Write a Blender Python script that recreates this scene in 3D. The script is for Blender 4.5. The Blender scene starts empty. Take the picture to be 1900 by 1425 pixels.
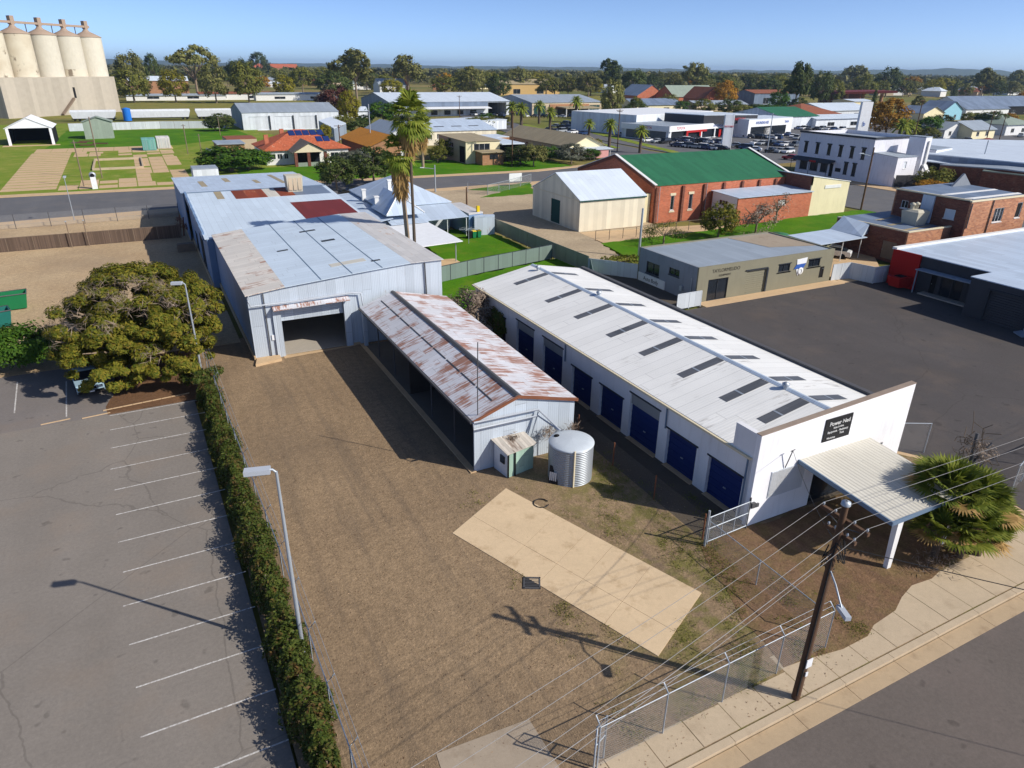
import bpy, math, random
import numpy as np
from mathutils import Vector, Matrix
rnd = random.Random(7)
S = bpy.context.scene
COL = S.collection
# ---------------------------------------------------------------- camera
FOC, YH, CAMH = 1290.0, 126.0, 22.0
pit = math.atan((712.5 - YH) / FOC); rol = math.radians(0.75); yaw = math.radians(27.6)
hd = Vector((math.sin(yaw), math.cos(yaw), 0)); rt = Vector((math.cos(yaw), -math.sin(yaw), 0)); zz = Vector((0, 0, 1))
cF = hd * math.cos(pit) - zz * math.sin(pit); cU0 = hd * math.sin(pit) + zz * math.cos(pit)
cR = rt * math.cos(rol) + cU0 * math.sin(rol); cU = cU0 * math.cos(rol) - rt * math.sin(rol)
cam = bpy.data.cameras.new('camera'); cam.sensor_width = 36; cam.lens = 36 * FOC / 1900
cam.clip_end = 30000; cam.clip_start = 0.5
co = bpy.data.objects.new('camera', cam); COL.objects.link(co)
co.matrix_world = Matrix(((cR.x, cU.x, -cF.x, 0), (cR.y, cU.y, -cF.y, 0), (cR.z, cU.z, -cF.z, CAMH), (0, 0, 0, 1)))
S.camera = co
# ---------------------------------------------------------------- light
SUN_EL, SUN_AZ = 35.5, 137.0      # azimuth clockwise from +Y
w = bpy.data.worlds.new('World'); S.world = w; w.use_nodes = True
sky = w.node_tree.nodes.new('ShaderNodeTexSky'); sky.sky_type = 'NISHITA'; sky.sun_disc = False
sky.sun_elevation = math.radians(SUN_EL); sky.sun_rotation = math.radians(SUN_AZ)
sky.altitude = 0; sky.air_density = .34; sky.dust_density = .5; sky.ozone_density = 3.3
bg = w.node_tree.nodes['Background']; bg.inputs[1].default_value = 0.15
w.node_tree.links.new(sky.outputs[0], bg.inputs[0])
sl = bpy.data.lights.new('sun', 'SUN'); sl.energy = 4.1; sl.angle = math.radians(0.5); sl.color = (1, .94, .85)
so = bpy.data.objects.new('sun', sl); COL.objects.link(so); so.location = (40, -40, 60)
e, a = math.radians(SUN_EL), math.radians(SUN_AZ)
so.rotation_euler = Vector((-math.sin(a) * math.cos(e), -math.cos(a) * math.cos(e), -math.sin(e))).to_track_quat('-Z', 'Y').to_euler()
S.view_settings.view_transform = 'Standard'; S.view_settings.look = 'None'; S.view_settings.exposure = 0.32; S.view_settings.gamma = 1
try:
    S.cycles.use_denoising = True; S.cycles.max_bounces = 6; S.cycles.transparent_max_bounces = 24
except Exception: pass

def gp(px, py, z=0.0):
    "ground (or height z) point seen at a pixel of the photograph"
    d = cF * FOC + cR * (px - 950) + cU * (712.5 - py); t = (z - CAMH) / d.z
    return (d.x * t, d.y * t)
def pxm(px, py):
    "metres per photo pixel at the ground point"
    x, y = gp(px, py); return (Vector((x, y, -CAMH)).dot(cF)) / FOC
# ---------------------------------------------------------------- node helper
def lin(c):
    return tuple(((v / 255) / 12.92 if v / 255 < .04045 else ((v / 255 + .055) / 1.055) ** 2.4) for v in c) + (1,)
class Nd:
    def __init__(s, name, rough=.85, spec=.25, metal=0):
        s.m = bpy.data.materials.new(name); s.m.use_nodes = True; s.t = s.m.node_tree
        s.b = s.t.nodes['Principled BSDF']; s.b.inputs['Roughness'].default_value = rough
        s.b.inputs['Specular IOR Level'].default_value = spec; s.b.inputs['Metallic'].default_value = metal
    def put(s, sock, v):
        if hasattr(v, 'is_output') or isinstance(v, bpy.types.NodeSocket): s.t.links.new(v, sock)
        else: sock.default_value = v
    def n(s, t, **kw):
        nd = s.t.nodes.new('ShaderNode' + t)
        for k, v in kw.items(): setattr(nd, k, v)
        return nd
    def uv(s):
        u = s.n('UVMap'); sp = s.n('SeparateXYZ'); s.t.links.new(u.outputs[0], sp.inputs[0])
        oi = s.n('ObjectInfo'); k = s.math('MULTIPLY', oi.outputs['Random'], 37.0)
        return s.math('ADD', sp.outputs[0], k), sp.outputs[1]
    def pos(s):
        g = s.n('NewGeometry'); return g.outputs['Position']
    def xyz(s, v):
        sp = s.n('SeparateXYZ'); s.put(sp.inputs[0], v); return sp.outputs
    def vec(s, x, y, z=0.0):
        c = s.n('CombineXYZ'); s.put(c.inputs[0], x); s.put(c.inputs[1], y); s.put(c.inputs[2], z); return c.outputs[0]
    def math(s, op, a, b=0.0, c=None):
        m = s.n('Math', operation=op); s.put(m.inputs[0], a); s.put(m.inputs[1], b)
        if c is not None: s.put(m.inputs[2], c)
        return m.outputs[0]
    def noise(s, v, sc, det=3, ro=.55, dist=0):
        m = s.n('TexNoise'); s.put(m.inputs['Vector'], v); m.inputs['Scale'].default_value = sc
        m.inputs['Detail'].default_value = det; m.inputs['Roughness'].default_value = ro; m.inputs['Distortion'].default_value = dist
        return m.outputs['Fac']
    def wn(s, v):
        m = s.n('TexWhiteNoise', noise_dimensions='2D'); s.put(m.inputs['Vector'], v); return m.outputs['Value']
    def ramp(s, f, lo, hi):
        m = s.n('MapRange'); m.clamp = True; s.put(m.inputs[0], f); m.inputs[1].default_value = lo; m.inputs[2].default_value = hi
        return m.outputs[0]
    def mix(s, f, a, b, mode='MIX'):
        m = s.n('MixRGB', blend_type=mode); s.put(m.inputs[0], f); s.put(m.inputs[1], a); s.put(m.inputs[2], b); return m.outputs[0]
    def gray(s, f, lo, hi):
        m = s.n('MapRange'); s.put(m.inputs[0], f); m.inputs[1].default_value = 0; m.inputs[2].default_value = 1
        m.inputs[3].default_value = lo; m.inputs[4].default_value = hi; return m.outputs[0]
    def mul(s, col, f):
        c = s.n('CombineXYZ'); s.put(c.inputs[0], f); s.put(c.inputs[1], f); s.put(c.inputs[2], f)
        return s.mix(1.0, col, c.outputs[0], 'MULTIPLY')
    def bump(s, h, st=.3, d=.05):
        m = s.n('Bump'); m.inputs['Strength'].default_value = st; m.inputs['Distance'].default_value = d
        s.put(m.inputs['Height'], h); s.t.links.new(m.outputs[0], s.b.inputs['Normal'])
    def out(s, col):
        s.put(s.b.inputs['Base Color'], col); return s.m
# ---------------------------------------------------------------- materials
def plain(name, c, rough=.7, var=.12, metal=0, spec=.25):
    d = Nd(name, rough, spec, metal); u, v = d.uv()
    f = d.noise(d.vec(u, v), 1.3, 4); return d.out(d.mul(lin(c), d.gray(f, 1 - var, 1 + var)))
def paint(name, c, dirt=(120, 105, 85), amt=.35, rough=.75, sheet=0.0):
    "painted or rendered wall with weather streaks"
    d = Nd(name, rough); u, v = d.uv()
    col = d.mul(lin(c), d.gray(d.noise(d.vec(u, v), .5, 5), .86, 1.12)); col = d.mul(col, d.gray(d.n('ObjectInfo').outputs['Random'], .93, 1.07))
    st = d.noise(d.vec(d.math('MULTIPLY', u, 3.0), d.math('MULTIPLY', v, .35)), 1.0, 4)
    sp = d.noise(d.vec(u, v), 5.0, 3)
    col = d.mix(d.math('MULTIPLY', d.ramp(st, .52, .78), amt), col, lin(dirt))
    col = d.mix(d.math('MULTIPLY', d.ramp(sp, .68, .78), amt * .8), col, lin(dirt))
    if sheet:
        k = d.math('FLOOR', d.math('DIVIDE', u, sheet)); col = d.mul(col, d.gray(d.wn(d.vec(k, 3.0)), .88, 1.1))
        d.bump(d.math('SINE', d.math('MULTIPLY', u, 6.2832 / .15)), .2, .02)
    return d.out(col)
def corr(name, c, rust=0.0, rustc=(112, 58, 34), lo=.86, hi=1.1, sheet=.76, rough=.5, metal=.0, rib=.15, lap=2.6, spec=.3, pale=None, mid=.5, ribs=.16, ru=4.6, rv=.6):
    "corrugated sheeting: u across the ribs, v along them"
    d = Nd(name, rough, spec, metal); u, v = d.uv()
    k = d.math('FLOOR', d.math('DIVIDE', u, sheet)); off = d.wn(d.vec(k, 7.0))
    row = d.math('FLOOR', d.math('ADD', d.math('DIVIDE', v, lap), off))
    r1 = d.wn(d.vec(k, row)); r0 = d.wn(d.vec(k, 1.5))
    col = d.mul(lin(c), d.gray(r1, lo, hi))
    if pale: col = d.mix(d.ramp(d.wn(d.vec(row, k)), .72, .75), col, lin(pale))
    col = d.mul(col, d.gray(d.noise(d.vec(u, v), .35, 5), .88, 1.1))
    fr = d.math('FRACT', d.math('DIVIDE', u, sheet)); ln = d.math('LESS_THAN', fr, .05)
    col = d.mix(d.math('MULTIPLY', ln, .22), col, lin((70, 72, 78)))
    fv = d.math('FRACT', d.math('ADD', d.math('DIVIDE', v, lap), off)); l2 = d.math('LESS_THAN', fv, .05 / lap)
    col = d.mix(d.math('MULTIPLY', l2, .25), col, lin((80, 76, 74)))
    if rust > 0:
        a = d.noise(d.vec(d.math('MULTIPLY', u, ru), d.math('MULTIPLY', v, rv)), 1.0, 5, .62)
        a2 = d.noise(d.vec(d.math('MULTIPLY', u, .5), d.math('MULTIPLY', v, .5), 4.0), 1.0, 3)
        a = d.math('ADD', d.math('MULTIPLY', a, .6), d.math('MULTIPLY', a2, .4))
        a = d.math('ADD', a, d.math('MULTIPLY', d.math('SUBTRACT', r1, .5), .13))
        a = d.math('ADD', a, d.math('MULTIPLY', d.math('SUBTRACT', r0, .5), .06))
        t = .74 - rust * .30
        m = d.ramp(a, t, t + .10)
        rc = d.mix(d.noise(d.vec(d.math('MULTIPLY', u, 6.0), v), 1.0, 4), lin(tuple(x * .7 for x in rustc)), lin(tuple(min(255, x * 1.35) for x in rustc)))
        col = d.mix(d.math('MULTIPLY', m, .9), col, rc)
    if rib: d.bump(d.math('SINE', d.math('MULTIPLY', u, 6.2832 / rib)), ribs, .02)
    return d.out(col)
def brick(name, c1, c2, mort=(150, 135, 120), sc=1.0):
    d = Nd(name, .9, .15); u, v = d.uv(); b = d.n('TexBrick')
    d.put(b.inputs['Vector'], d.vec(u, v)); b.inputs['Scale'].default_value = sc; b.inputs['Brick Width'].default_value = .24 * 2
    b.inputs['Row Height'].default_value = .086 * 2; b.inputs['Mortar Size'].default_value = .012
    b.inputs['Color1'].default_value = lin(c1); b.inputs['Color2'].default_value = lin(c2); b.inputs['Mortar'].default_value = lin(mort)
    col = d.mul(b.outputs[0], d.gray(d.noise(d.vec(u, v), .45, 6, .65), .62, 1.35))
    col = d.mix(d.math('MULTIPLY', d.ramp(d.noise(d.vec(u, v), 1.6, 4), .58, .74), .45), col, lin((150, 128, 108)))
    return d.out(col)
def glassm(name, c=(30, 36, 44), rough=.12):
    d = Nd(name, rough, .5); u, v = d.uv(); return d.out(d.mul(lin(c), d.gray(d.noise(d.vec(u, v), .8, 3), .6, 1.5)))
def asphalt(name, c, patch=.2, warm=(128, 112, 96), wam=.3, crack=.0, bs=.25):
    d = Nd(name, .92, .2); p = d.pos()
    f = d.noise(p, .08, 5, .6); g = d.noise(p, 6.0, 4, .7); h = d.noise(p, .55, 4)
    col = d.mul(lin(c), d.gray(f, 1 - patch, 1 + patch)); col = d.mul(col, d.gray(g, .74, 1.26)); col = d.mul(col, d.gray(h, .9, 1.1))
    col = d.mul(col, d.gray(d.noise(p, 22.0, 2, .8), .8, 1.2))
    col = d.mix(d.math('MULTIPLY', d.ramp(d.noise(p, .22, 5, .65), .5, .75), wam), col, lin(warm))
    col = d.mul(col, d.gray(d.ramp(d.noise(p, 1.1, 2, .6), .66, .72), 1.0, .72))
    sx, sy, sz = d.xyz(p)
    tr = d.noise(d.vec(d.math('MULTIPLY', sx, .5), d.math('MULTIPLY', sy, .04)), 1.0, 4)
    col = d.mul(col, d.gray(tr, .88, 1.12))
    if crack:
        vo = d.n('TexVoronoi', feature='DISTANCE_TO_EDGE'); d.put(vo.inputs['Vector'], d.vec(sx, sy, d.noise(p, .6, 3))); vo.inputs['Scale'].default_value = .09
        ck = d.math('LESS_THAN', vo.outputs['Distance'], .0026); col = d.mix(d.math('MULTIPLY', ck, crack), col, lin((60, 56, 52)))
    d.bump(g, bs, .02); return d.out(col)
def dirt(name, c, c2, dark, green=0.0, gx=None, tracks=True, bs=.6):
    d = Nd(name, .95, .1); p = d.pos(); sx, sy, sz = d.xyz(p)
    f = d.noise(p, .16, 5, .6); g = d.noise(p, 2.2, 5, .7); h = d.noise(p, 9.0, 3, .7)
    col = d.mix(d.ramp(f, .35, .68), lin(c), lin(c2)); col = d.mul(col, d.gray(g, .52, 1.46)); col = d.mul(col, d.gray(h, .42, 1.56)); col = d.mul(col, d.gray(d.noise(p, 4.5, 3, .75, 1.2), .62, 1.36))
    fl = d.noise(d.vec(sx, sy, 3.0), 14.0, 2, .8, 1.5)
    col = d.mix(d.math('MULTIPLY', d.ramp(fl, .64, .70), .55), col, lin(tuple(min(255, x * 1.5) for x in c2)))
    col = d.mix(d.math('MULTIPLY', d.ramp(d.noise(d.vec(sx, sy, 8.0), 11.0, 2, .8, 1.2), .62, .68), .5), col, lin(dark))
    if tracks:
        tr = d.noise(d.vec(d.math('MULTIPLY', sx, 1.3), d.math('MULTIPLY', sy, .07), 2.0), 1.0, 5, .6)
        col = d.mix(d.math('MULTIPLY', d.ramp(tr, .50, .66), .42), col, lin(dark))
    col = d.mix(d.math('MULTIPLY', d.ramp(d.noise(p, .07, 4), .45, .70), .5), col, lin(dark))
    if green:
        gm = d.ramp(d.noise(d.vec(sx, sy, 9.0), .8, 6, .7), .43, .60)
        if gx is not None: gm = d.math('MULTIPLY', gm, d.ramp(d.math('ADD', sx, d.math('MULTIPLY', sy, -.25)), gx, gx + 5))
        col = d.mix(d.math('MULTIPLY', gm, green), col, d.mul(lin((106, 104, 52)), d.gray(h, .6, 1.4)))
    d.bump(d.math('ADD', g, d.math('MULTIPLY', h, .6)), bs, .08); return d.out(col)
def concrete(name, c, var=.14, stain=(120, 104, 84), sa=.3, wave=True):
    d = Nd(name, .85, .2); p = d.pos(); f = d.noise(p, .35, 5, .6); g = d.noise(p, 3.0, 5, .7, .8)
    col = d.mul(lin(c), d.gray(f, 1 - var, 1 + var)); col = d.mul(col, d.gray(g, .86, 1.14))
    col = d.mul(col, d.gray(d.noise(p, 24.0, 2, .8), .86, 1.14))
    col = d.mix(d.math('MULTIPLY', d.ramp(d.noise(p, .8, 5, .7), .54, .75), sa), col, lin(stain))
    d.bump(g, .15, .02); return d.out(col)
def grass(name, c1, c2, dry=(140, 122, 70), da=.3, bs=.8):
    d = Nd(name, .95, .1); p = d.pos(); f = d.noise(p, .12, 5, .6); g = d.noise(p, 3.5, 4, .7)
    col = d.mix(d.ramp(f, .35, .68), lin(c1), lin(c2)); col = d.mul(col, d.gray(g, .5, 1.5)); col = d.mul(col, d.gray(d.noise(p, 14.0, 3, .8), .7, 1.3))
    col = d.mix(d.math('MULTIPLY', d.ramp(d.noise(p, .3, 5, .65), .5, .75), da), col, lin(dry))
    d.bump(g, bs, .12); return d.out(col)
def leaf(name, c1, c2, c3=None, trans=.25):
    d = Nd(name, .7, .2); g = d.n('NewGeometry'); oi = d.n('ObjectInfo')
    r = g.outputs['Random Per Island']
    col = d.mix(r, lin(c1), lin(c2))
    if c3: col = d.mix(d.ramp(d.noise(d.n('TexCoord').outputs['Object'], 3.0, 3), .52, .7), col, lin(c3))
    col = d.mul(col, d.gray(oi.outputs['Random'], .8, 1.2))
    d.put(d.b.inputs['Base Color'], col)
    tr = d.n('BsdfTranslucent'); d.put(tr.inputs[0], col); mx = d.n('MixShader'); mx.inputs[0].default_value = trans
    d.t.links.new(d.b.outputs[0], mx.inputs[1]); d.t.links.new(tr.outputs[0], mx.inputs[2])
    d.t.links.new(mx.outputs[0], d.t.nodes['Material Output'].inputs[0]); return d.m
def meshwire(name, c=(150, 152, 155), pitch=.09, thick=.10):
    "chain-link wire: diagonal wires with clear gaps"
    d = Nd(name, .5, .4); u, v = d.uv()
    def band(e): return d.math('LESS_THAN', d.math('FRACT', d.math('DIVIDE', e, pitch)), thick)
    m = d.math('MAXIMUM', band(d.math('ADD', u, v)), band(d.math('SUBTRACT', u, v)))
    d.put(d.b.inputs['Base Color'], lin(c)); tr = d.n('BsdfTransparent'); mx = d.n('MixShader'); d.put(mx.inputs[0], m)
    d.t.links.new(tr.outputs[0], mx.inputs[1]); d.t.links.new(d.b.outputs[0], mx.inputs[2])
    d.t.links.new(mx.outputs[0], d.t.nodes['Material Output'].inputs[0]); return d.m
# ---------------------------------------------------------------- mesh builder
class MB:
    def __init__(s): s.v = []; s.f = []; s.m = []; s.sm = []
    def add(s, vs, fs, m=0, sm=False):
        k = len(s.v); s.v += [tuple(x) for x in vs]; s.f += [tuple(i + k for i in f) for f in fs]; s.m += [m] * len(fs); s.sm += [sm] * len(fs); return s
    def box(s, x0, x1, y0, y1, z0, z1, m=0):
        return s.hexa([(x0, y0, z0), (x1, y0, z0), (x1, y1, z0), (x0, y1, z0), (x0, y0, z1), (x1, y0, z1), (x1, y1, z1), (x0, y1, z1)], m)
    def hexa(s, p, m=0):
        return s.add(p, [(3, 2, 1, 0), (4, 5, 6, 7), (0, 1, 5, 4), (1, 2, 6, 5), (2, 3, 7, 6), (3, 0, 4, 7)], m)
    def obox(s, c, ax, L, W, z0, z1, m=0):
        "oriented box: centre xy, angle ax, length L along it, width W"
        ca, sa = math.cos(ax), math.sin(ax); q = [(-L/2, -W/2), (L/2, -W/2), (L/2, W/2), (-L/2, W/2)]
        b = [(c[0] + x * ca - y * sa, c[1] + x * sa + y * ca) for x, y in q]
        return s.hexa([(x, y, z0) for x, y in b] + [(x, y, z1) for x, y in b], m)
    def slab(s, pts, z0, z1, m=0):
        n = len(pts); ar = sum(pts[i][0] * pts[(i + 1) % n][1] - pts[(i + 1) % n][0] * pts[i][1] for i in range(n))
        if ar < 0: pts = pts[::-1]
        return s.add([(p[0], p[1], z0) for p in pts] + [(p[0], p[1], z1) for p in pts],
                     [tuple(range(n - 1, -1, -1)), tuple(range(n, 2 * n))] + [(i, (i + 1) % n, n + (i + 1) % n, n + i) for i in range(n)], m)
    def plate(s, pts, t=.05, m=0):
        "thick plate from a 3-D polygon (top face), thickness t straight down"
        n = len(pts); ar = sum(pts[i][0] * pts[(i + 1) % n][1] - pts[(i + 1) % n][0] * pts[i][1] for i in range(n))
        if ar < 0: pts = pts[::-1]
        return s.add([(p[0], p[1], p[2] - t) for p in pts] + list(pts),
                     [tuple(range(n - 1, -1, -1)), tuple(range(n, 2 * n))] + [(i, (i + 1) % n, n + (i + 1) % n, n + i) for i in range(n)], m)
    def quad(s, a, b, c, d, m=0): return s.add([a, b, c, d], [(0, 1, 2, 3)], m)
    def tube(s, pts, r, n=8, m=0, cap=True):
        P = [Vector(p) for p in pts]; rs = r if isinstance(r, (list, tuple)) else [r] * len(P); vs = []; fs = []
        for i, p in enumerate(P):
            t = (P[min(i + 1, len(P) - 1)] - P[max(i - 1, 0)]).normalized()
            a = t.cross(Vector((0, 0, 1)) if abs(t.z) < .9 else Vector((1, 0, 0))).normalized(); b = t.cross(a)
            for k in range(n):
                th = 2 * math.pi * k / n; vs.append(p + (a * math.cos(th) + b * math.sin(th)) * rs[i])
        for i in range(len(P) - 1):
            for k in range(n):
                fs.append((i * n + k, (i + 1) * n + k, (i + 1) * n + (k + 1) % n, i * n + (k + 1) % n))
        s.add(vs, fs, m, True)
        if cap: s.add([vs[k] for k in range(n)], [tuple(range(n))], m); s.add([vs[(len(P) - 1) * n + k] for k in range(n)], [tuple(range(n - 1, -1, -1))], m)
        return s
    def lathe(s, c, prof, n=24, m=0):
        vs = [(c[0] + r * math.cos(2 * math.pi * k / n), c[1] + r * math.sin(2 * math.pi * k / n), c[2] + z) for r, z in prof for k in range(n)]
        fs = [(i * n + k, i * n + (k + 1) % n, (i + 1) * n + (k + 1) % n, (i + 1) * n + k) for i in range(len(prof) - 1) for k in range(n)]
        return s.add(vs, fs, m, True)
    def leaves(s, C, N, size, seed=1, m=0, asp=.6):
        "leaf quads at points C (n,3) facing N (n,3)"
        g = np.random.default_rng(seed); n = len(C); N = N / (np.linalg.norm(N, axis=1, keepdims=True) + 1e-9)
        A = np.cross(N, g.normal(size=(n, 3))); A /= np.linalg.norm(A, axis=1, keepdims=True) + 1e-9; B = np.cross(N, A)
        sz = size * g.uniform(.6, 1.3, (n, 1)) if np.isscalar(size) else size[:, None] * g.uniform(.6, 1.3, (n, 1))
        Q = np.stack([C - A * sz, C + B * sz * asp * .8 - A * sz * .1, C + A * sz, C - B * sz * asp], 1).reshape(-1, 3)
        k = len(s.v); s.v += [tuple(q) for q in Q.tolist()]; s.f += [(k + 4*i, k + 4*i + 1, k + 4*i + 2, k + 4*i + 3) for i in range(n)]
        s.m += [m] * n; s.sm += [False] * n; return s
    def mesh(s, name, mats, off=(0, 0, 0), uv=True):
        me = bpy.data.meshes.new(name); V = np.array(s.v, float) - np.array(off); me.from_pydata(V.tolist(), [], s.f)
        for mm in (mats if isinstance(mats, (list, tuple)) else [mats]): me.materials.append(mm)
        me.polygons.foreach_set('material_index', s.m); me.polygons.foreach_set('use_smooth', s.sm)
        if uv:
            L = me.uv_layers.new(name='UVMap'); W = np.array(s.v, float); out = []
            for f in s.f:
                p = W[list(f)]; nn = np.zeros(3)
                for i in range(len(f)): q, r = p[i], p[(i + 1) % len(f)]; nn += np.cross(q, r)
                ln = np.linalg.norm(nn); nn = nn / ln if ln > 1e-12 else np.array([0, 0, 1.])
                if abs(nn[2]) < .9995:
                    t = np.array([-nn[1], nn[0], 0.]); t /= np.linalg.norm(t); b = np.cross(nn, t)
                else: t = np.array([1., 0, 0]); b = np.array([0, 1., 0])
                out += np.stack([p @ t, p @ b], 1).reshape(-1).tolist()
            L.data.foreach_set('uv', out)
        me.update(); return me
WL = {}
def build(name, mb, mat, parent=None, loc=(0, 0, 0), uv=True, label=None):
    "one mesh object; world coordinates unless the parent is flagged local"
    base = WL.get(parent.name, (0, 0, 0)) if parent else loc
    o = bpy.data.objects.new(name, mb.mesh(name, mat, base, uv)); COL.objects.link(o)
    if parent: o.parent = parent; WL[o.name] = base
    else: o.location = loc; WL[o.name] = loc
    if label: o['label'] = label
    return o
def tag(o, label, cat, group=None, kind=None):
    if label: o['label'] = label
    if cat: o['category'] = cat
    if group: o['group'] = group
    if kind: o['kind'] = kind
    return o
def thing(name, label, cat, loc, group=None, rz=0):
    o = bpy.data.objects.new(name, None); COL.objects.link(o); o.location = loc; o.rotation_euler.z = rz
    o.empty_display_size = .3; WL[o.name] = tuple(loc) if not rz else (0, 0, 0); return tag(o, label, cat, group)
def solo(name, label, cat, mb, mat, loc=(0, 0, 0), group=None, kind=None, uv=True):
    return tag(build(name, mb, mat, None, loc, uv), label, cat, group, kind)
def struct(name, mb, mat, uv=False):
    o = build(name, mb, mat, None, (0, 0, 0), uv); o['kind'] = 'structure'; return o
def copytree(src, loc, rz, label=None, group=None, scale=None):
    r = src.copy(); COL.objects.link(r); r.location = loc; r.rotation_euler = (0, 0, rz)
    if scale: r.scale = scale
    if label: r['label'] = label
    if group: r['group'] = group
    for ch in src.children:
        c = ch.copy(); COL.objects.link(c); c.parent = r
        for g in ch.children: k = g.copy(); COL.objects.link(k); k.parent = c
    return r
def text(parent, s, size, loc, rot, mat, name='lettering', ex=.02):
    c = bpy.data.curves.new(name, 'FONT'); c.body = s; c.size = size; c.extrude = ex; c.materials.append(mat); c.align_x = 'CENTER'; c.align_y = 'CENTER'
    o = bpy.data.objects.new(name, c); COL.objects.link(o); b = WL.get(parent.name, (0, 0, 0)); o.parent = parent
    o.location = tuple(loc[i] - b[i] for i in range(3)); o.rotation_euler = rot; bpy.context.view_layer.update()
    me = bpy.data.meshes.new_from_object(o.evaluated_get(bpy.context.evaluated_depsgraph_get())); k = bpy.data.objects.new(name, me); COL.objects.link(k); k.parent = parent; k.location = o.location; k.rotation_euler = rot
    bpy.data.objects.remove(o); return k
# ---------------------------------------------------------------- material set
M = {}
M['dirt'] = dirt('yard_dirt', (138, 117, 92), (150, 128, 101), (104, 91, 77), green=.75, gx=8.0)
M['dirt_side'] = dirt('side_yard_dirt', (188, 165, 132), (178, 153, 120), (140, 122, 102), tracks=False, bs=.4)
M['dirt_dark'] = dirt('driveway_dirt', (118, 92, 70), (132, 106, 82), (88, 70, 56), green=.25)
M['soil'] = dirt('garden_soil', (120, 90, 66), (100, 74, 54), (80, 62, 48), tracks=False)
M['asph_park'] = asphalt('car_park_asphalt', (130, 123, 115), .12, (146, 128, 110), .35, crack=.25)
M['asph_old'] = asphalt('old_asphalt', (122, 116, 112), .14, (140, 122, 104), .4)
M['asph_lot'] = asphalt('dark_lot_asphalt', (81, 77, 76), .24, (108, 95, 84), .4, crack=.35)
M['asph_st'] = asphalt('street_asphalt', (104, 96, 90), .10, (124, 110, 104), .3)
M['asph_rear'] = asphalt('rear_street_asphalt', (100, 100, 102), .12, (130, 122, 114), .3)
M['alley'] = asphalt('alley_ground', (92, 84, 74), .2, (110, 94, 76), .5)
M['conc'] = concrete('footpath_concrete', (186, 168, 142), .12, (140, 120, 96), .4)
M['gutter'] = concrete('gutter_concrete', (178, 156, 126), .14, (124, 102, 78), .6)
M['lampgrey'] = plain('lamp_grey', (176, 182, 190), .5, .06)
M['conc_pad'] = concrete('pad_concrete', (206, 182, 148), .15, (164, 138, 104), .8)
M['conc_grey'] = concrete('grey_concrete', (172, 164, 152), .12)
M['conc_tan'] = concrete('tan_concrete', (196, 168, 132), .12, (150, 120, 88), .4)
M['gravel'] = concrete('pale_gravel', (160, 146, 128), .15, (126, 108, 88), .5)
M['paleyard'] = dirt('pale_yard', (186, 168, 140), (170, 152, 126), (140, 124, 104), tracks=False, bs=.2)
d = Nd('line_paint', .9); p = d.pos(); M['line'] = d.out(d.mix(d.ramp(d.noise(p, 7.0, 4, .75), .44, .62), lin((206, 204, 200)), lin((150, 144, 138))))
M['grass_b'] = grass('bright_grass', (60, 108, 10), (84, 126, 18), (124, 124, 44), .45, .4)
M['grass_m'] = grass('mown_grass', (128, 136, 54), (98, 128, 30), (172, 156, 92), .65, .4)
M['grass_o'] = grass('olive_field', (112, 116, 52), (138, 126, 68), (150, 128, 84), .45, .4)
# buildings
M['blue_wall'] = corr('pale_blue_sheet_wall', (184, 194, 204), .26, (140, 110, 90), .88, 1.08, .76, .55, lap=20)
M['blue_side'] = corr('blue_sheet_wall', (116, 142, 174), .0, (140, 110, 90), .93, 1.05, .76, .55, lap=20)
M['blue_roof'] = corr('pale_blue_sheet_roof', (198, 212, 224), .12, (170, 150, 130), .95, 1.04, .76, .5, lap=7)
M['blue_roof_b'] = corr('old_blue_sheet_roof', (184, 198, 214), .2, (180, 160, 136), .93, 1.06, .76, .5, lap=2.2)
M['rust_edge'] = corr('rusty_pale_roof_strip', (214, 208, 198), .62, (140, 92, 62), .92, 1.08, .76, .6, lap=3)
M['rust_spot'] = corr('spotted_pale_roof_strip', (196, 194, 192), .40, (164, 128, 98), .9, 1.08, .76, .6, lap=2.4)
M['rust_roof'] = corr('rusty_iron_roof', (214, 214, 218), .84, (138, 88, 60), .90, 1.08, .70, .55, lap=1.7, ru=5.6, rv=.7)
M['rust_full'] = corr('fully_rusted_sheet', (140, 66, 36), .6, (170, 120, 84), .7, 1.3, .76, .7, lap=5)
M['maroon'] = corr('maroon_roof_sheet', (112, 42, 36), .3, (128, 62, 44), .88, 1.12, .76, .6, lap=6)
M['white_roof'] = corr('white_sheet_roof', (235, 234, 229), .42, (168, 164, 158), .965, 1.025, .9, .42, lap=12, rib=.22)
M['zinc_roof'] = corr('galvanised_roof', (184, 198, 214), .06, (150, 130, 114), .92, 1.07, .8, .45, lap=4)
M['pale_roof'] = corr('pale_metal_roof', (204, 214, 224), .0, (0, 0, 0), .95, 1.05, .8, .45, lap=9)
M['grey_roof'] = corr('grey_metal_roof', (150, 160, 170), .05, (130, 110, 92), .92, 1.08, .8, .5, lap=8)
M['slate_roof'] = corr('slate_blue_roof', (112, 126, 146), .16, (150, 140, 124), .85, 1.15, 1.6, .5, lap=5)
M['green_roof'] = corr('green_metal_roof', (46, 106, 72), .08, (60, 90, 66), .9, 1.1, .8, .5, lap=4.2)
M['sage_roof'] = corr('sage_metal_roof', (140, 152, 138), .0, (0, 0, 0), .94, 1.06, .8, .5, lap=9)
M['tan_roof'] = corr('tan_metal_roof', (160, 146, 116), .1, (120, 104, 84), .92, 1.08, .8, .6, lap=6)
M['canopy'] = corr('weathered_canopy_sheet', (200, 196, 184), .16, (130, 110, 90), .95, 1.04, .25, .6, lap=40, rib=.25, ribs=.5)
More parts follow.
